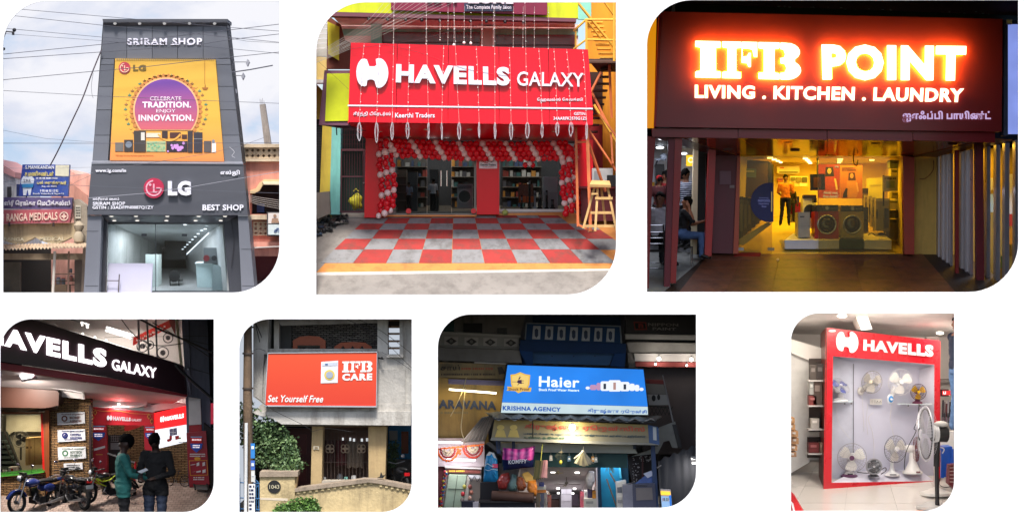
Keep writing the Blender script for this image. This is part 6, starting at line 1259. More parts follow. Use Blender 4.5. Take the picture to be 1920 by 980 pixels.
 MB().prism([(706,476),(862,440),(866,526),(712,552)],5.0,.12).build('red_face',emit((236,20,24),0.95,.08),lbx);MB().prism([(712,553),(866,527),(868,604),(716,640)],5.0,.12).build('white_face',emit((230,232,240),.80,.06),lbx);we=emit((255,245,245),1.3)
 axe_mark(736,492,755,518,5.0,.008,we,lbx,'emblem_print',-4);text('HAVELLS',[(760,492),(844,476),(844,496),(760,511)],5.0,we,lbx,.006,.05)
 b=MB();b.prism([(778,548),(812,542),(814,574),(780,580)],4.99,.006);b.build('product_print',mat((130,130,160),.5),lbx);rd=mat((190,24,28),.5);MB().prism([(804,580),(822,577),(823,594),(806,598)],4.985,.006).prism([(778,580),(790,578),(790,596),(778,600)],4.985,.006).prism([(766,596),(784,590),(788,602),(770,608)],4.98,.006).build('product_print',rd,lbx);MB().disc(827,590,5,4.985,.006,10).build('product_print',mat((150,190,110)),lbx);b=MB();b.box(794,546,797,576,4.982,.006);b.box(782,562,810,565,4.981,.006);b.build('product_print',mat((230,230,240)),lbx);dashes(820,604,862,612,5.0,mat((130,130,140)),lbx)
 MB().prism([(712,640),(868,604),(872,830),(716,800)],5.05,.12).build('stone_wall',tan,s)
 sd=thing('standee','tall maroon standee board with product pictures at the right of the corner shop','standee');MB().prism([(856,566),(946,557),(962,804),(868,800)],4.5,.08).build('board',mat((150,26,44),.4,var=.06),sd);flyer(sd,876,582,52,4.49,74);fr_=MB();fr_.prism([(868,692),(952,690),(953,693),(868,695)],4.49,.006);fr_.prism([(868,695),(871,695),(876,762),(873,762)],4.49,.006);fr_.prism([(949,693),(952,693),(956,760),(953,760)],4.49,.006);fr_.prism([(876,759),(953,757),(953,760),(876,762)],4.488,.006);fr_.build('frame_print',mat((206,130,40)),sd)
 MB().ball(W(907,684,4.49),WR(12,4.5),10,6,(1.2,.1,.7)).build('bow_print',mat((206,150,40)),sd);pw=mat((206,200,204))
 for x,y,w_,h in((875,708,22,6),(903,700,12,18),(930,698,12,20),(880,742,18,4),(902,738,20,10),(930,732,14,18)):MB().prism([(x,y+4),(x+w_,y),(x+w_,y+h-3),(x,y+h)],4.49,.006).build('product_print',pw,sd)
 dashes(872,659,942,677,4.5,pw,sd,2);dashes(888,766,940,784,4.5,pw,sd,2)
 for x in(890,950):wire('foot',[(x,800,4.5),(x+8,826,4.35)],4,mat((30,30,32)),sd)
 MB().prism([(892,800),(955,806),(955,828),(892,826)],4.6,.2).build('block',mat((150,146,140),.7),s)
 rect('pink_strip',968,430,985,525,4.7,.05,emit((206,40,70),.3),s)
 bk=mat((12,12,14),.6)
 for k,(pts,r,lb)in enumerate((([(806,250,2.6),(850,300,2.55),(1000,430,2.5)],7,'thick black cable hanging down at the right end of the dark fascia'),([(600,20,2.6),(720,85,2.6),(850,140,2.6),(1010,215,2.6)],4.5,'thick black cable crossing the upper right of the night shop'),([(540,20,2.6),(620,120,2.6),(720,165,2.6),(840,155,2.6)],2.2,'thin black cable sagging before the lit upper window'),([(480,128,2.6),(640,125,2.6),(1010,120,2.6)],.8,'faint level wire before the lit upper window'),([(700,60,2.6),(860,150,2.6),(1010,250,2.6)],2,'thin black wire beside the thick cable'),([(850,260,2.6),(1010,310,2.6)],1,'faint wire across the blue-grey column'))):tag(wire('cable',curve(pts,5),r,bk,n=6),lb,'cable')
 def at(x,y):return G.p(x,y),G.d(y)
 p,d=at(168,928);motorcycle('blue motorcycle parked nearest the left edge',p,WR(170,d),52,(34,48,104))
 p,d=at(335,912);motorcycle('black motorcycle with a red tail light parked second from the left',p,WR(165,d),-48,(24,24,28))
 p,d=at(498,884);motorcycle('sporty motorcycle with fluorescent yellow stripes behind the teal-shirted person',p,WR(150,d),34,(34,36,38),True,(176,196,44))
 p,d=at(812,812);bicycle('old black bicycle leaning by the stone wall on the right',p,WR(125,d)/1.7*1.05,-14)
 def per(lab,x,yf,hpx,**k):p,d=at(x,yf);return person(lab,p,WR(hpx,d)/k.get('H',1.7),vox=.011,**k)
 o1,J1=per('person in a teal shirt and dark trousers holding out a paper',566,1085,502,yaw=104,H=1.7,shirt=(32,98,94),legs=(16,16,20),skin=(52,32,26),sleeve=.95,untuck=.17,pose=dict(elR=(-.24,-.10,1.13),wrR=(-.16,-.34,1.06),elL=(.25,-.12,1.14),wrL=(.16,-.36,1.08),head=(0,-.035,1.575)),hair=(8,8,9),hairbig=1.2)
 o2,J2=per('person in a black long-sleeved shirt and jeans reading papers',716,1090,520,yaw=-14,H=1.74,shirt=(15,15,18),legs=(48,58,78),skin=(46,30,24),sleeve=.95,untuck=.16,pose=dict(elL=(.27,.0,1.12),wrL=(.10,-.26,1.06),elR=(-.27,.0,1.12),wrR=(-.12,-.28,1.04),head=(0,-.04,1.57)),hair=(8,8,9))
 pp=thing('paper','folded white papers held between the two people','paper');MB().slab([(632,742,2.36),(672,726,2.36),(680,736,2.30),(645,752,2.30)],.008).build('sheet',mat((206,210,216),.6),pp)
 pp=thing('phone','dark phone held up by the black-shirted person','phone');MB().slab([(738,718,2.30),(756,708,2.30),(762,716,2.26),(744,726,2.26)],.01).build('body',mat((30,30,34),.3),pp)
scene_d()
# ================================================================== opening 5: weathered house front with an orange service sign
def scene_e():
 setT()
 case(OPEN[4][:4],5.5,(196,200,206))
 setT(430,580,2.45)
 rect('sky',-40,-40,960,1000,5.4,.05,emit((206,214,226),.45),kind='structure')
 h=thing('house','weathered two-storey house front carrying an orange signboard','house')
 cw=mat((172,168,161),.9,var=.2,scale=2.4,bump=.5,dirt=(120,113,105));cw2=mat((184,180,172),.9,var=.18,scale=2.4,bump=.5,dirt=(130,123,115));tanw=mat((176,152,110),.9,var=.1,scale=1.6,bump=.35,dirt=(150,126,92));dk=mat((40,38,36),.8)
 MB().prism([(110,-40),(182,-40),(176,205),(160,205),(150,430),(110,400)],.62,.5).build('left_pier',cw,h)
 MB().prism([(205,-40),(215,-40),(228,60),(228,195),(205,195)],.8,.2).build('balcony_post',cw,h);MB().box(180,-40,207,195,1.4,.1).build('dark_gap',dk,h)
 MB().prism([(215,48),(680,44),(680,62),(240,74)],.7,.6).build('balcony_lintel',mat((160,157,152),.9,dirt=(110,106,102)),h)
 stone=brickmat((140,136,132),(92,90,88),(44,42,41),.11,.036,.9,1.0,.010)
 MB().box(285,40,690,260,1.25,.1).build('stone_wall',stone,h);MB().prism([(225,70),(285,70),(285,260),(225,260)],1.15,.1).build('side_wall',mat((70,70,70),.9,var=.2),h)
 wd=mat((170,78,42),.45,var=.2,scale=3)
 for x0,x1,y0,arch in((292,442,120,1),(482,654,148,0)):
  d=prism('wood_window',[(x0,260),(x0,y0+22),(x0+30,y0+(4 if arch else 4)),((x0+x1)/2,y0),(x1-30,y0+4),(x1,y0+22),(x1,260)],1.2,.12,wd,h)
  n=1 if arch else 3
  for i in range(n):
   a=x0+22+i*(x1-x0-40)/n;w_=(x1-x0-40)/n-8;MB().prism([(a,255),(a,y0+44),(a+w_/2,y0+18 if not arch else y0+44),(a+w_,y0+44),(a+w_,255)],1.18,.03).build('pane',mat((26,30,36),.15),d)
 MB().prism([(680,-40),(728,-40),(728,215),(796,215),(796,-40),(840,-40),(840,440),(680,440)],.55,.35).build('right_wall',cw2,h)
 rb=MB()
 for y in(45,76,108,142,174):rect('slat',726,y,784,y+8,.68,.2,mat((130,104,84),.8),h)
 MB().box(782,-40,798,215,.5,.4).build('window_jamb',cw2,h);MB().prism([(686,275),(808,272),(808,440),(686,436)],.52,.04).build('recessed_panel',cw,h);rect('window_sill',722,207,800,219,.45,.2,cw2,h)
 rect('slot_dark',728,-40,784,85,1.1,.05,mat((60,52,46),.8),h)
 MB().prism([(160,262),(180,200),(180,445),(150,445)],.60,.2).build('parapet_end',cw,h);MB().box(160,180,690,450,.72,.1).build('parapet',cw,h)
 MB().prism([(140,440),(836,432),(836,470),(120,470)],.5,.25).build('parapet_band',cw,h);MB().prism([(108,470),(836,466),(834,532),(240,526),(200,500),(118,480)],.42,.5).build('floor_beam',cw2,h)
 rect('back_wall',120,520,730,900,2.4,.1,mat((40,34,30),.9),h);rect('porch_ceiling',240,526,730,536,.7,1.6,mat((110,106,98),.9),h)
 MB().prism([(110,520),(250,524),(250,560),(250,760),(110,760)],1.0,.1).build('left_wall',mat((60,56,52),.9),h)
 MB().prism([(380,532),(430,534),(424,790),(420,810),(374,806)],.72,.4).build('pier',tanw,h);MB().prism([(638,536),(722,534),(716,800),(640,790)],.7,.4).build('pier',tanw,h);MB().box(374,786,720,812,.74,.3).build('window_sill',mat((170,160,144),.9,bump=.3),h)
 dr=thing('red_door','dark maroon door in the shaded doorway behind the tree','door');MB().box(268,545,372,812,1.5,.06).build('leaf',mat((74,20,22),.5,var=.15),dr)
 for y in(570,690):rect('panel',285,y,355,y+95,1.48,.03,mat((86,26,26),.5),dr)
 MB().box(258,535,268,812,1.46,.1).box(372,535,378,812,1.46,.1).build('frame',mat((60,34,28),.6),dr)
 wn=thing('grille_window','barred window with flower-shaped ironwork and cloths hanging behind it','window');gm=mat((130,112,92),.6);b=MB()
 for i in range(13):MB().ptube([(434+i*16.6,536,.95),(434+i*16.6,788,.95)],1.3,4).build('bar',mat((70,56,48),.6),wn)
 for y in(560,700):MB().ptube([(428,y,.94),(640,y,.94)],1.5,4).build('bar',mat((70,56,48),.6),wn)
 for cx in(462,532,606):
  b=MB()
  for a in range(4):q=R(45+90*a);b.ring(W(cx+11*math.cos(q),638+11*math.sin(q),.92),WR(10.5,.92),.009,None,16,5)
  b.ring(W(cx,638,.92),WR(6,.92),.008,None,12,5);b.build('flower_ironwork',gm,wn)
 rect('frame',425,534,640,540,.9,.1,mat((110,84,64),.7),wn);rect('room_dark',420,530,645,800,1.7,.1,mat((92,70,62),.9),wn)
 for k,(x0,y0,x1,y1,c,lb)in enumerate(((540,605,612,725,(112,98,84),'brown-grey towel hanging behind the barred window'),(490,600,538,715,(84,40,40),'dark red cloth hanging behind the barred window'),(438,600,486,700,(74,50,46),'dark brown cloth at the left behind the barred window'))):
  b=MB();n=14;P=[]
  for i in range(n+1):x=x0+(x1-x0)*i/n;P.append((W(x,y0,1.2+.02*math.sin(i*1.7)),W(x,y1+4*math.sin(i),1.2+.04*math.sin(i*1.7))))
  b.add([p[0]for p in P]+[p[1]for p in P]+[p[0]+Vector((0,.012,0))for p in P]+[p[1]+Vector((0,.012,0))for p in P],[[i,i+1,n+2+i,n+1+i]for i in range(n)]+[[2*n+2+i,3*n+3+i,3*n+4+i,2*n+3+i]for i in range(n)]+[[i,2*n+2+i,2*n+3+i,i+1]for i in range(n)])
  tag(b.build('cloth',mat(c,.9,var=.15,scale=8),smooth='all'),lb,'cloth')
 for k,(x,y,c,lb,r)in enumerate(((436,750,(190,190,186),'pale jug on the window sill at the left',10),(536,742,(130,190,176),'mint green bowl behind the barred window',10),(508,765,(70,72,76),'dark round pot behind the barred window',16),(572,760,(206,204,200),'white cloth bundle behind the barred window',13),(618,772,(150,150,160),'grey tin at the right end of the window sill',9))):
  tag(MB().lathe([(WR(r*.7,1),0),(WR(r,1),WR(r,1)),(WR(r*.8,1),WR(r*2,1)),(WR(r*.4,1),WR(r*2.2,1))],W(x,788,1.08),12).build(('jug','bowl','pot','bundle','tin')[k],mat(c,.5,var=.1),smooth=True),lb,('jug','bowl','pot','bundle','tin')[k])
 for x,y in((516,588),(550,588),(568,592),(604,592),(628,590)):rect('light_gap',x,y,x+9,y+14,1.66,.03,emit((220,226,230),.5),wn)
 sw=thing('meter_box','small cream switch plate on the pier beside the door','switch');rect('plate',386,626,412,642,.70,.03,mat((206,196,170),.5),sw);rect('switch',392,630,406,638,.69,.02,mat((150,130,100),.5),sw)
# ---------------- the sign
 s=thing('service_sign','large orange lightbox sign with white stencil letters on the balcony parapet','sign')
 m=gradmat((216,78,46),(200,58,40),W(0,440,.3).z,W(0,210,.3).z,.4)
 prism('face',[(178,200),(678,195),(674,443),(164,440)],.30,.25,m,s)
 fr=mat((186,190,196),.35,.4);b=MB();b.prism([(176,198),(680,193),(678,196.5),(178,201.5)],.285,.28);b.prism([(162,438.5),(676,442.5),(677,449),(161,445)],.285,.28);b.prism([(175.5,201.5),(178.5,201.5),(165,438.5),(162,438.5)],.286,.28);b.prism([(677.5,196.5),(680,196.5),(676,442.5),(673.5,442.5)],.286,.28);b.build('frame',fr,s)
 wh=mat((232,226,222),.5,var=.03);slab_letters([(519,238),(659,236),(657,286),(518,288)],.30,.006,wh,s);text('CARE',[(519,294),(657,292),(656,324),(518,326)],.30,wh,s,.006,.055,split='letter',spacing=1.08)
 text('Set Yourself Free',[(176,392),(432,394),(430,426),(176,424)],.30,wh,s,.006,.018,.25)
 ap=MB();ap.prism([(422,240),(500,234),(498,336),(420,338)],.292,.006);ap.build('appliance_print',mat((214,214,220),.5),s);MB().prism([(426,246),(497,241),(497,256),(426,260)],.286,.006).build('panel_print',mat((186,192,204),.5),s);MB().disc(460,300,24,.286,.006,24).build('door_print',mat((206,180,90),.5),s);MB().disc(460,300,16,.279,.006,20).build('door_print',mat((150,160,176),.5),s);MB().box(440,248,452,254,.280,.005).build('panel_print',mat((50,80,130)),s)
# ---------------- boundary wall, gate post
 w=thing('boundary_wall','cream compound wall with a peaked concrete coping','wall');crm=mat((184,164,122),.9,var=.2,scale=2.6,bump=.6,dirt=(126,110,82));cop=mat((150,134,116),.9,var=.15,bump=.4,dirt=(110,98,84))
 MB().prism([(290,838),(640,792),(680,795),(850,830),(850,980),(290,980)],.22,.2).build('body',crm,w);MB().prism([(286,822),(620,778),(680,780),(850,812),(850,830),(680,797),(640,793),(288,838)],.17,.32).build('coping',cop,w)
 b=MB()
 for i in range(13):x=310+i*28;y=836-i*3.6-3;b.box(x,y,x+12,y+12,.19,.04)
 for i in range(6):x=690+i*26;y=801+i*5;b.box(x,y,x+12,y+12,.19,.04)
 b.build('dentil',mat((196,176,132),.9),w)
 gpst=thing('gate_post','cream gate post with a round black number disc','post');MB().box(140,764,300,980,.16,.3).build('shaft',crm,gpst);MB().prism([(140,744),(316,742),(314,766),(138,768)],.12,.4).build('cap',cop,gpst);MB().prism([(270,764),(312,764),(306,830),(282,836)],.2,.25).build('side',mat((160,134,94),.9),gpst);MB().prism([(142,862),(268,866),(268,878),(142,872)],.155,.01).build('paint_stripe',mat((196,182,160),.9),gpst)
 MB().disc(206,813,30,.145,.02,28).build('number_disc',mat((28,26,26),.5),gpst);text('1043',(184,804,229,822),.145,mat((190,180,150),.5),gpst,.008,.0)
 p=thing('utility_pole','weathered brown utility pole with posters and a white pipe at the left','pole');MB().tube([W(86,-60,.3),W(84,400,.3),W(92,1000,.3)],[WR(17,.3),WR(21,.3),WR(24,.3)],14).build('shaft',mat((112,92,72),.9,var=.25,scale=3,bump=.6,dirt=(66,54,44)),p,smooth=True)
 for y in(85,205,365):MB().lathe([(WR(25,.3),0),(WR(25,.3),.03)],W(85,y,.3),14).build('band',mat((70,60,52),.6),p)
 MB().tube([W(78,520,.1),W(74,1000,.1)],WR(8,.1),10).build('pipe',mat((206,206,204),.5),p,smooth=True)
 for x0,y0,x1,y1,c in((98,614,117,682,(40,120,190)),(98,692,117,735,(60,100,180)),(100,738,117,790,(196,196,190))):f=rect('poster',x0,y0,x1,y1,.085,.01,mat(c,.6),p);rect('poster_print',x0+3,y0+12,x1-4,y0+26,.075,.006,mat((214,220,226)),f)
 ps=rect('notice',88,800,117,928,.075,.01,mat((212,212,208),.7),p)
 dashes(91,803,114,924,.075,mat((30,34,70)),ps,7)
 def plant(nm,lab,cat,trunk,blobs,nleaf,ls,d0,cols,base):
  o=thing(nm,lab,cat);b=MB()
  for pts,r0,r1 in trunk:b.tube([W(*q)for q in pts],WR(r0,d0),6,WR(r1,d0))
  b.build('trunk',mat((80,62,46),.9,var=.2,bump=.5),o,smooth=True)
  for ci,c in enumerate(cols):
   lf=MB()
   for k in range(nleaf):
    x,y,rx,ry,dz=random.choice(blobs);t=random.random()*6.283;rr=random.random()**.6;sub=random.random()*6.283
    cx=x+rx*rr*math.cos(t);cy=y+ry*rr*math.sin(t)
    c0=W(cx,cy,d0+dz+random.uniform(-1,1)*(.32 if d0>.3 else .03)*(1-rr*.4));c0+=Vector((random.gauss(0,.03),random.gauss(0,.03 if d0>.3 else .008),random.gauss(0,.03)))
    a=Vector((random.gauss(0,1),random.gauss(0,.7),random.gauss(0,.8)-.3)).normalized();s_=a.cross(Vector((random.gauss(0,1),random.gauss(0,1),random.gauss(0,1)))).normalized();l=ls*random.uniform(.6,1.3)
    lf.add([c0,c0+a*l*.5+s_*l*.28,c0+a*l,c0+a*l*.5-s_*l*.28],[[0,1,2,3]])
   lf.build('foliage',mat(c,.55,var=.25,scale=4),o,kind='stuff')
  return o
 plant('tree','leafy green tree leaning out beside the utility pole','tree',[([(60,1000,1.0),(90,800,.95),(130,690,.8),(190,640,.75)],9,4),([(130,690,.8),(100,560,.85),(90,480,.9)],5,2),([(190,640,.75),(260,660,.7),(310,700,.65)],4,1.5),([(130,690,.8),(200,560,.8)],4,1.5)],[(80,470,40,45,.1),(140,520,70,50,0),(200,560,60,55,0),(130,610,75,55,.1),(220,630,70,50,0),(275,660,45,40,-.05),(300,710,40,22,-.05),(170,680,70,38,.1),(230,705,60,28,0),(75,560,40,60,.15),(270,605,30,28,0),(250,728,45,16,-.05)],1550,.07,.62,[(84,110,66),(64,90,54),(106,130,82)],0)
 plant('bush','low green bush growing before the gate post','bush',[([(300,1000,.1),(300,920,.1)],4,2),([(290,1000,.1),(250,920,.08)],3,1)],[(260,915,40,24,0),(320,895,40,28,0),(370,890,30,22,0),(300,930,80,26,0),(230,930,26,16,0),(385,920,22,18,0)],800,.062,.13,[(84,120,52),(60,92,40),(104,140,66)],0)
 g=thing('blue_gate','blue iron gate at the lower left behind the pole','gate');bl=mat((60,110,160),.5)
 for x in(20,34,48,112,124,136):MB().ptube([(x,770 if x<100 else 800,.28),(x,1000,.28)],2.6,6).build('bar',bl,g)
 for y in(790,860,910):MB().ptube([(-20,y,.27),(140,y+8,.27)],2.6,6).build('rail',bl,g)
 for cx,cy in((30,760),(118,800)):MB().ring(W(cx,cy,.28),WR(16,.28),.012,None,16,5).build('scroll',bl,g)
 bh=thing('blue_house','blue house seen through the gap at the right','house');rect('wall',724,520,860,700,3.0,.2,mat((64,130,176),.8,dirt=(50,104,150)),bh);rect('door',790,560,822,660,2.95,.05,mat((130,76,56),.6),bh);rect('window',735,556,772,600,2.95,.05,mat((150,150,146),.5),bh);rect('lower_wall',724,690,860,830,2.6,.2,mat((90,88,86),.9),bh)
 plant('shrub','dark potted shrub in the gap at the right','shrub',[([(752,800,1.6),(750,640,1.6)],3,1)],[(752,630,20,22,0),(755,665,16,20,0),(745,700,18,14,0)],260,.06,1.6,[(40,60,38),(58,80,50)],0)
 mo=placed('motorcycle','dark parked motorcycle with a red tail light in the gap at the right','motorcycle',W(780,830,.95),.5,-60);blk=mat((34,34,38),.4)
 MB().ring((.5,0,.3),.25,.05,None,22,8).build('wheel',mat((16,16,16),.8),mo,smooth=True);MB().ball((.1,0,.75),.25,12,8,(1.4,.6,.6)).build('body',blk,mo,smooth='all');MB().ball((.35,0,.85),.2,12,8,(1.7,.6,.3)).build('seat',mat((18,18,18),.5),mo,smooth='all');MB().lbox((.62,-.1,.62),(.7,.1,.74)).build('tail_light',mat((190,24,30),.2),mo);MB().tube([(-.2,-.35,1.1),(-.3,0,1.0),(-.2,.35,1.1)],.02,6).build('handlebar',mat((150,150,155),.3,.8),mo);MB().ball((-.35,.34,1.28),.09,10,6,(.4,1,.8)).build('mirror',mat((180,180,186),.2,.6),mo,smooth='all');MB().ring((-.6,0,.3),.25,.05,None,22,8).build('wheel',mat((16,16,16),.8),mo,smooth=True)
 o=thing('dark_cloth','small dark plant pot shape on the wall coping','ornament');b=MB();b.prism([(678,772),(690,768),(696,746),(704,762),(718,758),(704,774)],.25,.06);b.build('body',mat((30,30,28),.7),o);o['label']='small dark scrap perched on the compound wall coping';o['category']='scrap';o.name='scrap'
 rect('ground',-60,985,900,1000,.06,4.5,mat((120,110,100),.9),kind='structure')
 bw=mat((44,42,42),.6)
 for k,(pts,r,lb)in enumerate((([(510,30,.2),(680,120,.2),(840,270,.3)],1.5,'dark wire slanting down across the balcony to the right'),([(540,20,.2),(700,100,.2),(860,220,.3)],1.5,'upper dark wire slanting down to the right edge'),([(700,195,.25),(780,240,.3),(850,290,.3)],1.4,'short dark wire right of the orange sign'),([(110,40,.25),(150,130,.3),(120,60,.3),(140,150,.3)],2,'loose dark wire coil hanging by the utility pole'),([(120,400,.3),(200,460,.25),(340,530,.3),(380,560,.4)],1.4,'thin wire sagging below the orange sign'),([(85,205,.25),(130,180,.3),(165,190,.5)],1.2,'thin wire between pole and house'),([(380,560,.4),(450,545,.45),(560,560,.45)],1.0,'faint wire under the floor beam'))):tag(wire('cable',curve(pts,5),r,bw,n=4),lb,'cable')
 lm=thing('wall_bracket','small black lamp bracket at the right end of the orange sign','bracket');MB().ptube([(682,222,.5),(705,226,.35)],4).ball(W(700,222,.35),WR(6,.35),8,6).build('arm',mat((28,28,28)),lm)
scene_e()
# ================================================================== opening 6: night bazaar shop under a lit blue sign
def scene_f():
 setT()
 case(OPEN[5][:4],8.2,(22,22,24))
 setT(800,580,3.692)
 rect('night_sky',-80,-60,2100,1500,8.0,.05,mat((110,110,114),.9),kind='structure')
 dkw=mat((100,96,96),.9,var=.15,dirt=(70,66,66))
 a=thing('balcony_house','dim grey house with a moulded balcony at the upper left of the bazaar','building')
 MB().prism([(-40,20),(690,20),(640,210),(640,385),(-40,360)],4.2,.3).build('wall',mat((140,136,134),.9,var=.2,dirt=(96,94,92)),a);MB().prism([(60,165),(640,190),(640,262),(60,245)],3.95,.2).build('balcony_front',mat((176,172,168),.9,var=.15),a);MB().prism([(60,150),(650,178),(650,192),(60,166)],3.85,.3).build('balcony_rail',mat((200,196,192),.9),a);MB().prism([(60,245),(650,258),(650,275),(60,262)],3.85,.3).build('balcony_ledge',mat((160,156,152),.9),a)
 for k,x in enumerate((122,262,392,535)):
  f=MB().prism([(x,188+k*4),(x+96,190+k*4),(x+92,248+k*4),(x,244+k*4)],3.93,.03).build('moulded_panel',mat((206,200,196),.9),a);MB().prism([(x+48,194+k*4),(x+86,218+k*4),(x+48,242+k*4),(x+10,218+k*4)],3.9,.04).build('diamond_relief',mat((92,88,86),.9),f);MB().disc(x+48,218+k*4,12,3.88,.03,12).build('boss_relief',mat((150,146,142),.9),f)
 MB().box(255,95,385,160,4.15,.1).build('shutter',mat((56,56,58),.8),a);MB().box(490,122,556,175,4.15,.1).build('window',mat((40,42,46),.5),a);MB().prism([(484,116),(562,116),(562,126),(484,126)],4.1,.1).build('window_head',mat((140,136,134)),a);MB().prism([(60,262),(640,280),(660,370),(60,350)],3.6,.3).build('shade_slab',mat((150,144,140),.9,var=.2),a);MB().box(40,60,190,170,4.12,.08).build('teal_patch',mat((66,96,96),.9),a)
 b_=thing('blue_balcony_house','dark blue house with seven pale panels on its balcony above the lit sign','building');bl=mat((40,80,132),.8,var=.15);pl=mat((206,212,224),.8)
 MB().prism([(735,40),(1340,55),(1345,120),(735,100)],4.3,.3).build('upper_wall',mat((40,66,100),.8),b_);MB().prism([(688,98),(1342,118),(1352,245),(680,215)],3.7,.3).build('balcony_front',bl,b_)
 for pts in([(688,90),(1344,112),(1344,120),(688,98)],[(1336,118),(1344,120),(1354,235),(1344,235)],[(686,98),(694,98),(686,208),(678,206)]):MB().prism(pts,3.66,.1).build('balcony_trim',mat((150,160,172),.8),b_)
 for k,x in enumerate((738,825,910,996,1080,1165,1250)):x0=x-4;f=MB().prism([(x,112+k*3),(x+52,113+k*3),(x+48,206+k*3),(x0-4,204+k*3)],3.66,.04).build('pale_panel',pl,b_);MB().prism([(x+22,130+k*3),(x+34,140+k*3),(x+34,180+k*3),(x+22,196+k*3),(x+10,180+k*3),(x+10,140+k*3)],3.64,.02).build('panel_motif',mat((66,84,120)),f)
 MB().prism([(650,212),(1380,236),(1380,300),(1300,305),(730,292),(640,280)],3.55,.3).build('slab_edge',mat((30,62,110),.8),b_);MB().prism([(640,280),(735,292),(735,380),(690,380)],3.5,.2).build('bracket',mat((26,70,130),.8),b_);MB().prism([(1300,305),(1380,300),(1370,400),(1270,390)],3.5,.2).build('bracket',mat((26,70,130),.8),b_);MB().prism([(735,292),(1300,306),(1260,386),(735,372)],3.9,.1).build('soffit',mat((70,110,160),.8),b_)
 for x in(868,1018,1165):MB().disc(x,322,4,3.88,.02,8).build('lamp_hook',mat((20,24,30)),b_)
 MB().prism([(640,240),(690,215),(740,392),(660,385)],4.1,.1).build('side_wall',mat((22,52,92),.8),b_)
 n=thing('paint_shop','dark shop with a dim paint signboard at the upper right','shop');MB().prism([(1378,40),(2000,50),(2000,190),(1380,180)],3.9,.3).build('sign_board',mat((84,82,86),.7),n);gt=mat((176,172,172),.7)
 text('NIPPON',[(1532,92),(1742,96),(1742,116),(1532,113)],3.9,gt,n,.01,.03);text('PAINT',[(1564,122),(1726,126),(1726,144),(1564,141)],3.9,gt,n,.01,.03);rdm=mat((180,80,76),.7);b=MB();b.prism([(1432,84),(1520,88),(1526,140),(1440,142)],3.89,.01);b.build('mark',rdm,n);b=MB();b.prism([(1440,92),(1512,94),(1517,132),(1447,134)],3.878,.01);b.build('mark',mat((58,56,58),.7),n);text('n',(1466,98,1500,128),3.885,rdm,n,.015,.05)
 MB().prism([(1374,170),(2000,180),(2000,212),(1378,205)],3.6,.3).build('ledge',mat((190,186,182),.9),n);MB().prism([(1385,225),(2000,235),(2000,300),(1400,295)],3.8,.2).build('soffit',mat((150,146,142),.9,var=.2),n);MB().prism([(1420,304),(2000,306),(2000,362),(1440,356)],3.7,.2).build('fascia',mat((206,200,196),.7),n);MB().prism([(1445,362),(2000,366),(2000,400),(1448,394)],3.6,.2).build('red_beam',mat((140,60,56),.7),n);MB().prism([(1390,296),(1436,300),(1446,405),(1400,405)],3.7,.2).build('peeling_pillar',mat((120,116,112),.9,var=.4,scale=8),n);MB().prism([(1450,400),(2000,402),(2000,1000),(1500,1000)],4.0,.2).build('lower_wall',mat((90,82,84),.9),n)
 for k,(x,y,r)in enumerate(((1608,340,13),(1832,346,13),(1584,378,7),(1800,386,7))):
  o=thing('bulb_lamp',('large bright bulb on the white fascia at the left of the paint shop','large bright bulb on the white fascia at the right edge','small bulb on the red beam at the left of the paint shop','small bulb on the red beam near the right edge')[k],'lamp','bulbs of the paint shop');MB().ball(W(x,y,3.5),WR(r,3.5),12,8).build('bulb',emit((255,248,236),7),o,smooth='all');wire('holder',[(x,y-r,3.52),(x,y-r-12,3.6)],4,mat((60,60,60)),o)
  if r>10:lamp(W(x,y,3.35),.8,(255,246,232),.12,aim=(0,.8,-.2))
 pp_=thing('steel_frame_board','pale board with shoe pictures and a lattice steel frame right of the lit sign','board');MB().prism([(1520,512),(1640,520),(1662,588),(1530,580)],3.5,.05).build('board',mat((130,128,126),.7),pp_);MB().prism([(1530,586),(1664,590),(1682,660),(1540,660)],3.5,.05).build('board',mat((176,176,178),.7),pp_);MB().prism([(1514,482),(1640,488),(1640,515),(1520,510)],3.5,.05).build('red_strip',mat((110,44,46),.7),pp_)
 MB().disc(1572,612,14,3.48,.01,12,22).disc(1606,606,11,3.48,.01,12,20).build('shoe_print',mat((36,36,40)),pp_);MB().prism([(1632,455),(1638,455),(1716,800),(1706,800)],3.3,.04).build('pole',mat((150,150,156),.5),pp_)
 for i in range(6):MB().ptube([(1545+i*26,668,3.35),(1575+i*26,730,3.35)],3,4).build('lattice_bar',mat((36,36,40)),pp_);MB().ptube([(1575+i*26,668,3.34),(1545+i*26,730,3.34)],3,4).build('lattice_bar',mat((36,36,40)),pp_)
 MB().ptube([(1535,665,3.33),(1700,680,3.33)],4,4).build('lattice_bar',mat((30,30,34)),pp_)
 l1=thing('old_signboard','dim old signboard with large Tamil letters at the left','sign');MB().prism([(60,362),(548,380),(535,480),(60,470)],3.3,.1).build('board',mat((134,118,86),.7,var=.15,dirt=(100,90,70)),l1);text('சாய்',(97,382,230,420),3.3,mat((60,52,44)),l1,.01,.03);dashes(240,396,470,424,3.3,mat((150,84,60)),l1);dashes(100,438,470,460,3.3,mat((70,60,50)),l1);MB().prism([(490,400),(520,395),(545,440),(500,450)],3.29,.01).build('picture',mat((60,54,48)),l1);MB().prism([(330,362),(550,372),(550,378),(330,370)],3.2,.05).build('bright_edge',mat((206,200,190)),l1)
 l2=thing('shop_signboard','big yellow shop signboard under a glowing tube at the left','sign');MB().prism([(60,470),(540,488),(535,580),(500,740),(420,765),(430,930),(60,930)],3.4,.1).build('board',mat((150,126,74),.7,var=.16,dirt=(112,94,58)),l2);MB().prism([(150,480),(536,492),(534,526),(150,515)],3.38,.01).build('purple_band',mat((96,92,130)),l2)
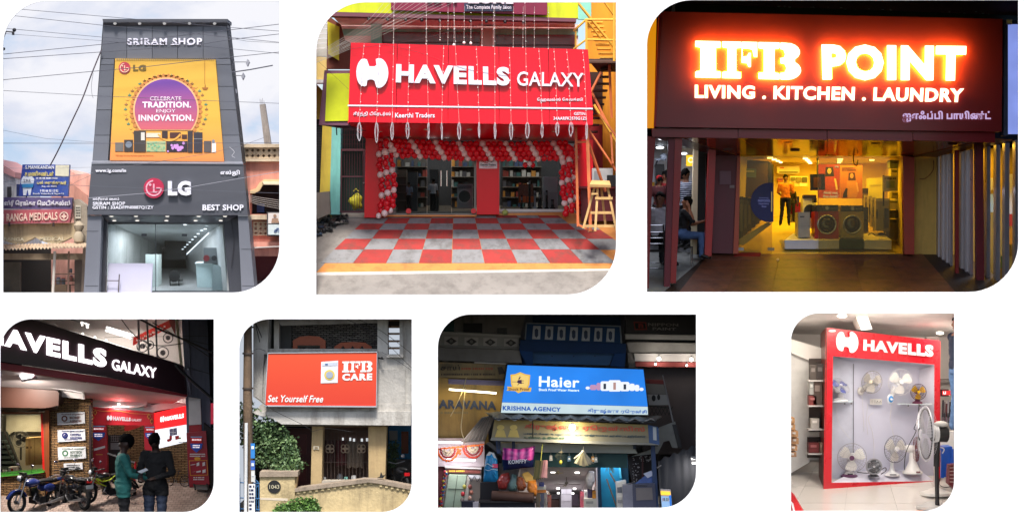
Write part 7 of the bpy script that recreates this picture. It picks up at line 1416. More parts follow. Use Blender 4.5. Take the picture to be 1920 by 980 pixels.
 text('ARAVANA',[(84,622),(482,634),(482,694),(84,682)],3.4,mat((52,66,96),.6),l2,.02,.05);dashes(95,700,290,726,3.4,mat((120,110,80)),l2)
 MB().tube([W(155,552,3.15),W(482,578,3.15)],WR(7,3.15),8).build('tube_lamp',emit((255,244,206),3.0),l2);lamp(W(320,575,3.05),1.8,(255,226,160),1.6,aim=(0,.5,-.8),sy=.08)
 for pts in([(275,470,3.1),(250,560,3.1),(200,670,3.1),(165,738,3.1)],[(268,540,3.1),(258,640,3.1),(246,738,3.1),(240,830,3.1),(270,925,3.1)]):tag(wire('cable',curve(pts,5),3,mat((196,186,150),.6)),'long pale cable hanging down before the yellow signboard' if pts[0][0]==275 else 'second pale cable looping before the yellow signboard','cable')
# ---------------- lit sign
 s=thing('lit_signboard','glowing blue and white lightbox sign over the tin awning','sign');sd=2.5
 MB().prism([(558,380),(1502,412),(1532,672),(1534,730),(512,716),(520,640)],sd+.02,.25).build('box',mat((30,34,44),.5),s)
 MB().prism([(560,384),(1500,415),(1530,670),(522,640)],sd,.02).build('blue_face',emit((28,128,232),.55,.14,1.2),s);MB().prism([(522,642),(1530,672),(1532,727),(514,713)],sd,.02).build('white_face',emit((196,216,222),.55,.08),s)
 wl=emit((225,240,252),.75);text('Haier',[(778,460),(1058,468),(1056,540),(776,533)],sd,wl,s,.006,.02);text('Shock Proof Water Heaters',[(776,544),(1056,550),(1055,566),(776,562)],sd,wl,s,.006,.02)
 blt=emit((24,100,200),.40);text('KRISHNA AGENCY',[(526,664),(930,676),(928,706),(526,696)],sd,blt,s,.006,.045);text('கிருஷ்ணா ஏெஜன்சி',[(1116,682),(1524,694),(1522,726),(1114,720)],sd,blt,s,.006,.035)
 go=emit((240,190,70),.50);sh=[(580,450),(612,446),(648,432),(682,446),(717,452),(712,520),(690,556),(634,578),(598,552),(584,515)]
 MB().prism(sh,sd-.008,.006).build('shield_print',go,s);MB().prism([((x-648)*.86+648,(y-503)*.86+503)for x,y in sh],sd-.016,.006).build('shield_print',emit((250,214,120),.5),s)
 MB().prism([(556,532),(726,540),(720,568),(552,560),(562,548)],sd-.024,.006).build('ribbon_print',emit((236,186,80),.5),s);pt=emit((84,46,90),.3);text('Shock Proof',(566,540,712,560),sd-.024,pt,s,.005,.02)
 b=MB();b.prism([(634,486),(658,486),(658,514),(634,510),(624,500)],sd-.024,.006);b.box(658,490,672,494,sd-.024,.006);b.box(658,505,672,509,sd-.024,.006);b.box(592,498,624,501,sd-.024,.006);b.prism([(634,480),(650,452),(644,468),(654,466),(640,484)],sd-.024,.006);b.prism([(626,526),(640,502),(634,514),(642,514)],sd-.0245,.006);b.build('plug_print',pt,s)
 wf=emit((226,230,238),.62)
 for x0,y0,x1,y1,kk in((1100,532,1130,552,0),(1130,520,1176,556,1),(1176,506,1204,558,1),(1204,496,1262,562,2),(1258,488,1344,566,3),(1340,500,1404,564,2),(1404,512,1440,562,0),(1440,520,1472,564,0),(1472,540,1502,562,0)):
  rr=8;pts=[(x0+rr,y0),(x1-rr,y0),(x1,y0+rr),(x1,y1-rr),(x1-rr,y1),(x0+rr,y1),(x0,y1-rr),(x0,y0+rr)];h=MB().prism(pts,sd-.010-.006*(kk==3),.008).build('heater_print',wf if kk!=1 else emit((196,150,190),.5),s)
  if kk>=2:cx=(x0+x1)/2;MB().prism([(cx-9,y0+16),(cx+9,y0+16),(cx+9,y1-12),(cx-9,y1-12)],sd-.026,.006).build('heater_panel',emit((50,60,80)if kk==2 else(206,160,150),.4),s)
# ---------------- awning and old name board
 setT(800,760,3.692)
 aw=mat((150,150,146),.6,.2,var=.2,dirt=(96,92,88));n_=41;zz=[];zb=[]
 for i in range(n_):
  u=i/(n_-1);hgt=9*math.sin(i*math.pi/2)if i%2 else 0;zz.append((470+u*1110,84+u*16+hgt*1.5,2.25));zb.append((400+u*1230,42+u*30+hgt*.6,2.75))
 b=MB();b.add([W(*p)for p in zz]+[W(*p)for p in zb]+[W(*p)+Vector((0,0,-.02))for p in zz]+[W(*p)+Vector((0,0,-.02))for p in zb],[[i,i+1,n_+i+1,n_+i]for i in range(n_-1)]+[[2*n_+i,3*n_+i,3*n_+i+1,2*n_+i+1]for i in range(n_-1)]+[[i,2*n_+i,2*n_+i+1,i+1]for i in range(n_-1)])
 aw_=thing('tin_awning','corrugated metal awning under the lit blue sign','awning');b.build('sheet',aw,aw_);MB().ptube([(465,92,2.26),(1590,112,2.26)],5).build('edge_bar',mat((36,38,44),.5),aw_)
 MB().slab([(380,82,2.4),(470,60,2.6),(400,240,3.2),(240,250,2.8)],.02).build('side_sheet',mat((136,136,132),.6),aw_)
 for i in range(5):MB().ptube([(395+i*14,84-i*4,2.38),(262+i*30,246-i,2.78)],3,4).build('side_rib',mat((110,110,106),.6),aw_)
 MB().prism([(1610,150),(1720,110),(1765,292),(1700,290),(1680,240),(1640,250),(1600,330),(1420,350),(1560,300)],3.2,.05).build('torn_sheet',mat((150,152,150),.6,var=.25),aw_);MB().prism([(1700,130),(1728,130),(1768,290),(1740,292)],3.1,.06).build('torn_sheet',mat((60,60,64),.6),aw_)
 nb=thing('old_name_board','old yellow painted name board with red Tamil letters under the tin awning','sign');MB().prism([(470,92),(1530,132),(1540,258),(448,222)],2.45,.1).build('board',gradmat((158,136,76),(140,134,116),W(0,230,2.4).z,W(0,120,2.4).z),nb);MB().prism([(1530,132),(1604,150),(1612,270),(1540,258)],2.46,.1).build('blue_end',mat((70,96,140),.6),nb);MB().prism([(1566,146),(1590,150),(1592,240),(1568,236)],2.44,.01).build('white_picture',mat((190,196,200)),nb)
 MB().prism([(448,222),(1540,258),(1612,272),(1300,268),(440,240)],2.40,.12).build('lower_edge',mat((150,148,140),.7),nb)
 text('கிருஷ்ணா ஏெஜன்ஸிஸ்',[(680,122),(1510,144),(1510,190),(680,170)],2.45,mat((196,84,66),.6),nb,.012,.035);text('ப.எண்:67, டி.எண்: 79, பஜார் வீதி, ( அரசு மருத்துவமைன அருகில் ) உத்திரேமரூர்.',[(672,184),(1520,206),(1518,226),(672,204)],2.45,mat((50,80,96)),nb,.01,.015);text('உரிைம: ந.திவாகர்',[(674,210),(955,216),(955,238),(674,232)],2.45,mat((50,90,70)),nb,.01,.02)
 for cx in(512,602):
  f=MB().disc(cx,150,26,2.44,.01,16,18).prism([(cx-40,216),(cx-24,168),(cx+24,168),(cx+40,218)],2.441,.01).build('figure_picture',mat((206,180,100),.6),nb)
 MB().ptube([(735,100,2.38),(735,225,2.38)],4,5).build('strap',mat((40,40,40)),nb)
 bb=thing('bare_bulb','glaring bare bulb hung before the old yellow name board','lamp');MB().ball(W(1008,150,2.3),WR(21,2.3),14,10,(1,1,1.2)).build('bulb',emit((255,250,226),14),bb,smooth='all');MB().tube([W(1008,118,2.3),W(1008,132,2.3)],.03,8).build('holder',mat((60,60,60)),bb);lamp(W(1008,152,2.12),3,(255,242,206),.15,aim=(0,.6,-.5));lamp(W(1008,190,2.1),9,(255,242,206),.3,aim=(0,.15,-1))
# ---------------- shop interior
 sh_=thing('bazaar_shop','crowded lit bazaar shop interior below the awning','shop')
 MB().prism([(480,255),(1420,268),(1460,330),(520,318)],2.9,.2).build('shutter_box',mat((170,172,164),.6,var=.1),sh_);MB().prism([(520,318),(1390,332),(1390,430),(520,420)],3.0,.15).build('lintel',mat((30,66,70),.7),sh_)
 for x in(590,1430,490):MB().box(x,240,x+22,300,2.7,.05).build('bracket',mat((36,50,76)),sh_)
 rect('back_wall',500,400,1240,800,7.6,.1,mat((206,200,206),.7),sh_);MB().slab([(640,425,3.2),(1180,425,3.2),(1060,610,7.5),(850,610,7.5)],.03,down=False).build('ceiling',mat((206,206,204),.7),sh_);MB().slab([(500,800,3.0),(1250,800,3.0),(1080,690,7.5),(830,690,7.5)],.03).build('floor',mat((130,124,120),.5),sh_)
 MB().slab([(1180,425,3.2),(1060,610,7.5),(1080,700,7.5),(1190,800,3.2)],.03).build('inner_wall',mat((206,196,196),.7),sh_);MB().slab([(640,425,3.2),(850,610,7.5),(830,700,7.5),(600,800,3.2)],.03).build('inner_wall',mat((196,186,180),.7),sh_)
 for x,y,w_,d in((874,459,15,3.9),(1042,463,15,3.9),(910,572,10,5.6),(1024,574,10,5.6),(912,604,8,6.4),(1012,606,8,6.4)):rect('ceiling_light',x-w_,y-5,x+w_,y+5,d,.03,emit((255,250,246),3.0),sh_)
 lamp(W(955,480,4.2),10,(255,246,240),.8,sy=1.5);lamp(W(965,590,6.2),4,(250,240,255),.8,sy=1.2)
 fn=thing('ceiling_fan','dark ceiling fan hanging inside the bazaar shop','fan');MB().tube([W(968,490,4.6),W(968,530,4.6)],.012,6).build('rod',mat((60,60,56)),fn);MB().ball(W(968,534,4.6),WR(13,4.6),12,8,(1,1,.7)).build('motor',mat((70,66,60)),fn,smooth='all')
 for a in range(3):q=R(20+120*a);c0=W(968,540,4.6);v=Vector((math.cos(q),math.sin(q),-.05));t_=Vector((-math.sin(q),math.cos(q),0));MB().ext([c0+v*.05+t_*.02,c0+v*.3+t_*.04,c0+v*.3-t_*.04,c0+v*.05-t_*.02],(0,0,-.008)).build('blade',mat((76,72,64)),fn)
 o=thing('ceiling_fan','small cream ceiling fan nearer the front of the bazaar shop','fan');MB().ball(W(910,462,3.6),WR(12,3.6),10,8,(1,1,1.1)).build('motor',mat((206,190,150)),o);MB().ext([W(890,466,3.6),W(945,462,3.6),W(945,467,3.6),W(890,472,3.6)],(0,.05,0)).build('blade',mat((206,190,150)),o)
 o=thing('steel_cupboard','grey steel cupboard standing at the back of the bazaar shop','cupboard');rect('body',930,568,1004,720,6.6,.3,mat((176,178,180),.4),o);rect('door',933,572,966,612,6.58,.02,mat((196,198,200),.4),o);rect('door',968,572,1001,612,6.58,.02,mat((196,198,200),.4),o);rect('door',933,616,1001,658,6.58,.02,mat((190,192,194),.4),o)
 tag(rect('led_display',934,555,980,565,6.5,.04,emit((60,206,150),1.0)),'small green glowing display over the steel cupboard','display');rect('pink_door',1006,605,1048,740,7.5,.05,mat((206,186,206),.6),sh_);rect('dark_table',862,650,918,740,6.9,.2,mat((66,44,36),.6),sh_)
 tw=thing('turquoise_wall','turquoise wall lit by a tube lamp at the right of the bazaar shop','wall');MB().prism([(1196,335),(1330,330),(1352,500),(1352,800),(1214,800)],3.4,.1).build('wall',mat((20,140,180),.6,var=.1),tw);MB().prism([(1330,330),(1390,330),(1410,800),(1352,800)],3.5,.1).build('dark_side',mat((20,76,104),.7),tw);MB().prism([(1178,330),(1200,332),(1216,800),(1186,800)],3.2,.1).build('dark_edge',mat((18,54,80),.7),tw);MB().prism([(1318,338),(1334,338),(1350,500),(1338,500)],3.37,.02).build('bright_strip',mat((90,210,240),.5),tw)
 tl=thing('tube_lamp','glowing tube lamp on the turquoise wall','lamp');MB().tube([W(1204,372,3.25),W(1322,373,3.25)],WR(5,3.25),8).build('tube',emit((245,245,255),4),tl);lamp(W(1262,380,3.2),5,(235,240,255),.5,aim=(0,.5,-.8))
 for k,pts in enumerate(([(1245,505,3.2),(1312,690,3.1),(1326,800,3.1)],[(1270,465,3.25),(1315,545,3.2),(1330,640,3.2)])):tag(MB().ptube(pts,6,6).build('broom_handle',mat((110,100,86),.7)),('long wooden stick leaning on the turquoise wall','shorter stick leaning behind the long one on the turquoise wall')[k],'stick')
 o=thing('dry_plant','dry straw charm hanging under the tube lamp','charm');b=MB()
 for i in range(26):a=random.uniform(-1,1);b.ptube([(1268+a*3,385,3.15),(1268+a*32+random.gauss(0,5),440+random.random()*30,3.15+random.uniform(-.1,.1))],1.2,3)
 b.build('straw',mat((110,110,70),.8),o,kind='stuff')
 def hang(x,y0,y1,d,m):return[(x,y0,d),(x,y1,d)]
 def bag(nm,lab,cat,q,d,th,c,c2=None,top=None,n=14):
  """a filled, creased sack whose outline follows q"""
  o=thing(nm,lab,cat);cx=sum(p[0]for p in q)/len(q);cy=sum(p[1]for p in q)/len(q);c0=W(cx,cy,d);b=MB();rings=5;vs=[c0+Vector((0,-th,0))];fs=[];m_=[]
  P=[]
  for i in range(len(q)):
   a,e=q[i],q[(i+1)%len(q)]
   for k in range(4):t=k/4;P.append((a[0]+(e[0]-a[0])*t,a[1]+(e[1]-a[1])*t))
  N_=len(P)
  for s_ in(-1,1):
   o0=len(vs)if s_==1 else 0
   if s_==1:vs.append(c0+Vector((0,th,0)))
   for r_ in range(1,rings+1):
    t=r_/rings
    for i,(x,y)in enumerate(P):
     w_=W(cx+(x-cx)*t,cy+(y-cy)*t,d);w_.y+=s_*th*math.sqrt(max(0,1-t**3))+.022*math.sin(i*1.9+r_*.7)*t;vs.append(w_)
   fs+=[[o0,o0+1+i,o0+1+(i+1)%N_]for i in range(N_)]
   for r_ in range(rings-1):fs+=[[o0+1+r_*N_+i,o0+1+(r_+1)*N_+i,o0+1+(r_+1)*N_+(i+1)%N_,o0+1+r_*N_+(i+1)%N_]for i in range(N_)]
  b.add(vs,fs)
  mm=c if not isinstance(c,tuple)else mat(c,.3,var=.2,scale=6)
  b.build('body',mm,o,smooth='all')
  if top:wire('string',[(top[0],top[1],d),(cx,min(p[1]for p in q)+4,d)],2.5,mat((196,196,90),.6),o)
  return o
 zt,zm=W(0,290,2.6).z,W(0,372,2.6).z
 km=bpy.data.materials.new('printed_plastic');km.use_nodes=True;nt=km.node_tree;N=nt.nodes;L=nt.links;bs=N['Principled BSDF'];bs.inputs['Roughness'].default_value=.18
 tc=N.new('ShaderNodeTexCoord');sp=N.new('ShaderNodeSeparateXYZ');L.new(tc.outputs['Object'],sp.inputs[0]);wv=N.new('ShaderNodeTexWave');wv.inputs['Scale'].default_value=2.2;wv.inputs['Distortion'].default_value=3;L.new(tc.outputs['Object'],wv.inputs['Vector'])
 mx=N.new('ShaderNodeMix');mx.data_type='RGBA';mx.inputs[6].default_value=rgb((120,40,120));mx.inputs[7].default_value=rgb((236,96,180));L.new(wv.outputs[1],mx.inputs[0]);gt_=N.new('ShaderNodeMath');gt_.operation='GREATER_THAN';gt_.inputs[1].default_value=zm;L.new(sp.outputs[2],gt_.inputs[0]);m2=N.new('ShaderNodeMix');m2.data_type='RGBA';m2.inputs[6].default_value=rgb((26,32,74));L.new(gt_.outputs[0],m2.inputs[0]);L.new(mx.outputs[2],m2.inputs[7]);L.new(m2.outputs[2],bs.inputs['Base Color'])
 pi=bag('pillow_pack','pink and navy pillow in a clear bag hanging at the bazaar shop front','pillow',[(530,290),(640,300),(752,278),(742,350),(738,425),(640,436),(532,448),(524,370)],2.6,.10,km);text('KOMFFY',[(566,376),(694,368),(692,396),(566,404)],2.465,mat((190,196,214),.4),pi,.006,.025);MB().disc(714,372,6,2.50,.006,12).build('dot_print',mat((236,80,130)),pi);wire('string',[(640,255,2.6),(640,296,2.6)],1.5,mat((180,180,180)),pi)
 bg=bag('bag','bright blue wave-printed bag hanging at the left of the shop front','bag',[(412,345),(450,330),(488,372),(496,500),(480,526),(392,526),(398,440)],2.6,.1,(30,130,190));MB().ptube(curve([(402,412,2.48),(425,402,2.46),(450,418,2.46),(490,406,2.5)],4),2.5).ptube(curve([(402,440,2.48),(430,448,2.46),(455,438,2.46),(492,446,2.5)],4),2).build('wave_print',mat((206,226,236)),bg);rect('pink_label',456,402,492,430,2.47,.006,mat((220,70,110)),bg);MB().prism([(412,345),(432,318),(466,326),(486,372)],2.58,.02).build('clear_top',mat((190,196,200),.2),bg)
 tr_=thing('tote_bags','bundle of olive and pink cloth bags hanging on a yellow string','bags')
 for k in range(6):x=742+k*14;MB().prism([(x+12,376),(x+26,380),(x+22,515-k*3),(x-6,508-k*3)],2.55-.02*k,.015).build('bag',mat(((96,92,50),(110,100,56),(84,84,48),(130,110,80),(190,130,130),(206,150,150))[k],.6,var=.2,scale=8),tr_)
 wire('string',[(802,262,2.5),(790,380,2.5)],3,mat((206,206,90)),tr_)
 um=thing('umbrella_bundle','grey fabric fans hanging in a flared bunch from a hook','cloths');
 for k in range(7):a=-1+k/3;MB().prism([(1080,312),(1088,312),(1088+a*58+14,400+22*(1-abs(a))),(1086+a*58-10,396+24*(1-abs(a)))],2.55-.015*k,.012).build('cloth',mat(((196,190,160),(120,112,92),(150,140,112),(104,98,84),(130,124,104),(96,94,90),(84,84,84))[k],.7,var=.2,scale=8),um)
 MB().ptube([(1020,366,2.4),(1086,312,2.4)],5).build('rod',mat((206,200,180)),um);wire('string',[(1084,262,2.5),(1086,312,2.5)],2,mat((120,120,110)),um)
 ch=thing('hanging_charm','hanging charm with a yellow lemon and dark leaves','charm');wire('string',[(932,255,2.5),(928,410,2.5)],2,mat((80,76,60)),ch);MB().ball(W(928,392,2.5),WR(13,2.5),12,8,(.9,.9,1.15)).build('lemon',mat((206,190,70),.4),ch,smooth='all');b=MB()
 for i in range(14):a=6.28*i/14;b.prism([(930,345),(930+44*math.cos(a),350+26*math.sin(a)+4),(930+40*math.cos(a+.12),350+26*math.sin(a+.12))],2.5-.01*(i%3),.01)
 b.build('leaves',mat((56,60,50),.7),ch,kind='stuff');MB().ball(W(930,322,2.5),WR(10,2.5),8,6).build('knot',mat((120,110,90)),ch)
 bag('bag','red and cream plastic sack behind the pillow','bag',[(520,470),(570,462),(582,520),(548,580),(500,578),(488,520)],2.9,.12,(160,60,56));bag('bag','grey-green plastic sack below the pillow','bag',[(590,470),(622,480),(634,560),(620,590),(570,590),(558,545)],2.88,.12,(96,124,124));bag('bag','rust brown sack leaning beside the orange sack','bag',[(630,486),(668,498),(694,560),(670,590),(632,588),(614,540)],2.86,.12,(150,84,56));bag('mesh_sack','orange net sack at the left of the shop doorway','sack',[(700,520),(756,514),(768,560),(760,628),(720,620),(694,580)],2.84,.12,(224,136,54))
 tag(MB().slab([(660,470,3.0),(700,455,3.1),(760,510,3.0),(690,530,2.9)],.03).build('folded_mat',mat((196,160,90),.7)),'tan folded mat lying over the orange net sack','mat')
 tag(MB().tube([W(452,622,2.7),W(740,636,2.6)],WR(36,2.7),14).build('rolled_carpet',mat((70,44,36),.7,var=.2),smooth=True),'long dark brown rolled carpet lying across the shop front','carpet')
 o=thing('carpet_stand','dark table under the rolled carpet','table');rect('top',360,660,760,672,2.6,.5,mat((24,22,26),.6),o);rect('front',370,672,750,800,2.7,.4,mat((26,26,40),.6),o)
 rect('dark_side',370,530,500,800,2.95,.1,mat((22,22,28),.8),sh_);tag(rect('navy_box',240,662,330,720,2.55,.2,mat((24,26,46),.5)),'navy box at the lower left of the bazaar shop','box');tag(rect('paper_bag',320,666,358,720,2.53,.1,mat((170,166,176),.6)),'pale paper packet beside the navy box','packet')
 k=0
 for x0,y0,x1,y1,d,c,lb in((762,560,826,580,3.2,(196,196,190),'white flat carton on top of the left stack'),(762,582,826,600,3.2,(206,130,60),'orange striped carton in the left stack'),(778,536,812,558,3.2,(60,70,140),'small blue carton crowning the left stack'),(757,606,785,800,3.1,(120,106,90),'tall brown roll at the left of the doorway'),(788,606,812,800,3.15,(96,100,124),'tall blue-grey roll at the left of the doorway'),(814,600,834,800,3.3,(176,166,160),'tall pale roll at the left of the doorway'),(1116,560,1146,640,3.4,(70,60,96),'dark purple carton at the right of the doorway'),(1148,590,1180,640,3.3,(206,140,40),'orange carton at the right of the doorway'),(1090,645,1180,720,3.2,(206,200,186),'cream carton at the right foot of the doorway'),(1168,500,1182,560,3.3,(206,70,50),'narrow red carton beside the turquoise wall'),(1064,600,1092,720,4.4,(196,90,110),'pink pack row along the right inner wall'),(1092,590,1112,650,4.0,(206,206,206),'white pack along the right inner wall'),(838,620,862,720,4.6,(150,90,80),'reddish pack row along the left inner wall')):
  o=thing('carton' if 'carton' in lb else 'pack',lb,'carton' if 'carton' in lb else 'pack');rect('body',x0,y0,x1,y1,d,.25,mat(c,.6,var=.15),o);rect('label',x0+(x1-x0)*.15,y0+(y1-y0)*.2,x0+(x1-x0)*.7,y0+(y1-y0)*.42,d-.012,.01,mat(tuple(min(255,int(v*.6+40))for v in c),.6),o)
 bag('bag','white plastic carrier bag hanging at the right of the doorway','bag',[(1118,448),(1160,452),(1166,520),(1140,580),(1112,570),(1098,510)],3.2,.1,(196,190,190))
 for x0,x1,y0,d,lb in((1066,1178,590,4.9,'crowded stock shelf of packed goods along the right inside of the bazaar shop'),(764,856,590,4.6,'crowded stock shelf of packed goods along the left inside of the bazaar shop')):
  o=thing('stock_shelf',lb,'shelf')
  for r_ in range(5):
   y=y0+22+r_*24;rect('board',x0,y,x1,y+2,d,.3,mat((150,146,140),.6),o);x=x0+1
   while x<x1-6:w_=random.uniform(6,16);h_=random.uniform(10,22);rect('pack',x,y-h_,x+w_,y,d+.03,.2,mat(random.choice(((206,60,80),(60,90,170),(226,226,222),(226,160,50),(70,140,110),(190,110,150),(96,90,100),(206,180,150))),.4),o);x+=w_+random.uniform(.5,3)
 for k,(x,y1,c)in enumerate(((668,345,(206,196,180)),(704,352,(180,90,70)),(860,345,(210,200,190)),(986,350,(90,120,150)),(1150,352,(206,150,80)),(1172,356,(150,160,170)))):
  o=thing('hanging_packet',('cream','rust','ivory','blue','orange','grey')[k]+' packet hanging from the shutter box of the bazaar shop','packet','packets hanging from the shutter box');wire('string',[(x,300,2.8),(x,y1,2.8)],1.2,mat((150,150,140)),o);MB().prism([(x-9,y1),(x+9,y1),(x+12,y1+34),(x-11,y1+36)],2.78,.05).build('packet',mat(c,.4,var=.25,scale=8),o);rect('label',x-5,y1+10,x+6,y1+22,2.77,.008,mat((230,226,220)),o)
 o=thing('carton','large dark appliance carton wrapped in film at the right','carton');MB().prism([(1425,545),(1580,538),(1592,720),(1430,720)],2.55,.35).build('front',mat((70,74,96),.3),o);MB().prism([(1356,550),(1424,545),(1430,720),(1360,720)],2.57,.3).build('side',mat((120,122,140),.35,var=.2),o);MB().prism([(1448,570),(1560,566),(1566,650),(1452,655)],2.54,.008).build('print',mat((110,106,110),.4),o);dashes(1442,548,1530,560,2.55,mat((24,26,36)),o)
 o=thing('carton','smaller white carton with a picture stacked left of the dark carton','carton');MB().prism([(1312,535),(1380,520),(1384,625),(1316,630)],2.8,.3).build('front',mat((190,190,190),.5),o);MB().prism([(1318,565),(1350,560),(1352,600),(1320,602)],2.79,.008).build('print',mat((90,96,110)),o);o=thing('carton','white lower carton at the foot of the right stack','carton');MB().prism([(1316,632),(1362,630),(1364,720),(1318,720)],2.75,.3).build('front',mat((176,176,176),.5),o);rect('label',1322,650,1352,672,2.74,.008,mat((130,130,136)),o)
 tp=thing('tarpaulin','blue plastic tarpaulin sloping over the dark carton','tarpaulin');MB().prism([(1440,540),(1560,445),(1580,440),(1600,530),(1470,536)],2.7,.03).build('sheet',mat((66,90,150),.2,var=.3,scale=8),tp);MB().prism([(1500,470),(1555,448),(1570,480),(1530,500)],2.68,.01).build('fold',mat((170,180,210),.15),tp)
 po=thing('blue_post','dark blue steel post at the right of the bazaar shop','post');MB().prism([(1552,262),(1580,264),(1612,800),(1580,800)],2.6,.12).build('shaft',mat((34,56,96),.5),po);MB().prism([(1500,264),(1600,268),(1600,280),(1500,276)],2.62,.1).build('cap',mat((34,50,80),.5),po);MB().ptube([(1590,430,2.7),(1700,370,2.9)],5).build('arm',mat((110,110,116),.5),po)
 ls=thing('blue_post','dark blue steel post at the left beside the hanging blue bag','post');MB().prism([(478,240),(506,240),(512,330),(486,330)],2.75,.1).build('shaft',mat((40,66,110),.5),ls);MB().prism([(410,262),(440,250),(530,330),(520,350)],2.8,.06).build('brace',mat((60,62,66),.5),ls)
 b=MB();n=40;P=[]
 for i in range(n+1):u=i/n;x=1600+u*400;P.append((x,380-160*u+10*math.sin(i),2.75+.008*math.sin(i*1.3)))
 b.add([W(*p)for p in P]+[W(p[0]+20,800,p[2])for p in P]+[W(*p)+Vector((0,.02,0))for p in P]+[W(p[0]+20,800,p[2])+Vector((0,.02,0))for p in P],[[i,i+1,n+2+i,n+1+i]for i in range(n)]+[[2*n+2+i,3*n+3+i,3*n+4+i,2*n+3+i]for i in range(n)]+[[i,2*n+2+i,2*n+3+i,i+1]for i in range(n)])
 cu=tag(b.build('curtain',mat((66,67,72),.9,var=.1),smooth='all'),'broad dark grey tarpaulin curtain at the right edge','curtain')
 MB().prism([(1390,345),(1560,330),(1560,480),(1470,560),(1440,600),(1400,420)],3.3,.1).build('dark_recess',mat((40,34,36),.9),sh_);lf=MB()
 for i in range(90):x=1420+random.random()*140;y=345+random.random()*40+(60*random.random()if x<1470 else 0)*3;lf.box(x,y,x+random.uniform(3,10),y+random.uniform(2,8),3.25+random.random()*.03,.01)
 lf.build('torn_paper',mat((150,146,150),.6),sh_,kind='stuff');MB().box(1490,350,1500,520,3.2,.03).build('dark_pole',mat((70,30,34)),sh_)
 fr=thing('bottle_fridge','small glowing drinks fridge at the lower right','fridge');MB().prism([(1618,575),(1690,582),(1704,760),(1632,760)],2.62,.1).build('cabinet',mat((200,200,206),.5),fr);MB().prism([(1620,590),(1686,594),(1688,618),(1622,616)],2.6,.02).build('header',emit((255,190,60),.9),fr);MB().prism([(1624,626),(1676,628),(1690,760),(1634,760)],2.6,.02).build('glass',emit((150,190,236),.55),fr);MB().prism([(1678,616),(1692,618),(1702,760),(1692,760)],2.6,.02).build('blue_side',emit((40,120,220),.55),fr)
 for i in range(5):MB().tube([W(1636+i*9,655,2.57),W(1636+i*9,636,2.57)],WR(3,2.6),8).build('bottle',mat(((190,60,50),(40,60,120),(206,206,200),(60,120,70),(206,150,40))[i],.3),fr)
 rect('shelf',1630,656,1684,660,2.57,.04,mat((220,220,220)),fr);o=thing('tube_lamp','bright lamp glow at the right edge beside the curtain','lamp');MB().tube([W(1838,396,2.6),W(1960,398,2.6)],WR(7,2.6),8).build('tube',emit((255,250,245),4),o);MB().tube([W(1830,362,2.62),W(1960,362,2.62)],WR(12,2.6),8).build('housing',mat((190,190,190)),o);lamp(W(1850,400,2.5),1.6,(255,250,245),.3,aim=(-.4,.6,-.7))
# ---------------- left neighbour shop
 ln=thing('garland_shop','bright left neighbour shop with orange garlands over its entrance','shop');MB().box(-40,225,400,420,3.2,.1).build('wall',mat((190,176,176),.7),ln);MB().prism([(-40,395),(380,410),(380,800),(-40,800)],3.3,.1).build('maroon_wall',mat((96,40,44),.7),ln);MB().prism([(130,418),(378,428),(378,800),(100,800)],3.25,.1).build('doorway',mat((160,150,140),.7),ln);MB().prism([(125,418),(380,428),(380,440),(125,430)],3.15,.1).build('door_head',mat((206,196,190),.6),ln);MB().prism([(140,440),(372,448),(372,470),(140,462)],3.15,.03).build('maroon_board',mat((120,60,50)),ln);dashes(156,442,268,462,3.15,mat((226,190,60)),ln)
 cb=thing('green_cupboard','tall pale green steel cupboard in the left neighbour shop','cupboard');MB().prism([(155,478),(275,482),(235,800),(105,800)],3.0,.2).build('body',mat((176,196,170),.4),cb);MB().prism([(212,480),(216,480),(172,800),(168,800)],2.99,.02).build('door_gap',mat((90,100,86)),cb);MB().prism([(150,572),(262,575),(261,578),(149,575)],2.985,.02).build('door_gap',mat((90,100,86)),cb)
 rk=thing('shelf_rack','white shelf of small goods behind the green cupboard','shelf');MB().prism([(280,490),(300,490),(270,800),(240,800)],3.05,.1).build('side',mat((206,200,186)),rk)
 for i,(x,y,c)in enumerate(((262,560,(180,170,80)),(250,610,(206,60,66)),(300,560,(150,90,80)),(310,600,(170,110,90)),(300,640,(190,150,130)),(246,650,(150,140,130)))):MB().ball(W(x,y,3.0),WR(14,3),10,8,(1,.7,1.2)).build('goods',mat(c,.5,var=.3,scale=12),rk,smooth='all')
 MB().prism([(282,478),(376,482),(376,505),(300,500)],3.1,.03).build('white_banner',mat((206,206,206)),ln);MB().ptube(curve([(290,485,3.05),(310,520,3.05),(330,488,3.05),(350,522,3.05),(372,490,3.05)],5),3).build('festoon',mat((80,80,86)),ln)
 for k,(x0,y0,x1,y1,lb)in enumerate(((60,250,250,256,'upper glowing tube lamp of the left neighbour shop'),(140,372,336,376,'lower glowing tube lamp of the left neighbour shop'))):o=thing('tube_lamp',lb,'lamp');MB().tube([W(x0,y0,2.9),W(x1,y1,2.9)],WR(6,2.9),8).build('tube',emit((245,246,255),3.6),o);lamp(W((x0+x1)/2,y0+12,2.8),2,(240,240,255),.6,aim=(0,.35,-.9),sy=.1)
 def blob_line(o,nm,pts,r,m):
  b=MB()
  for(x,y)in pts:b.ball(W(x+random.uniform(-2,2),y+random.uniform(-2,2),2.7+random.uniform(-.04,.04)),WR(r*random.uniform(.8,1.2),2.7),6,5)
  return b.build(nm,m,o,kind='stuff')
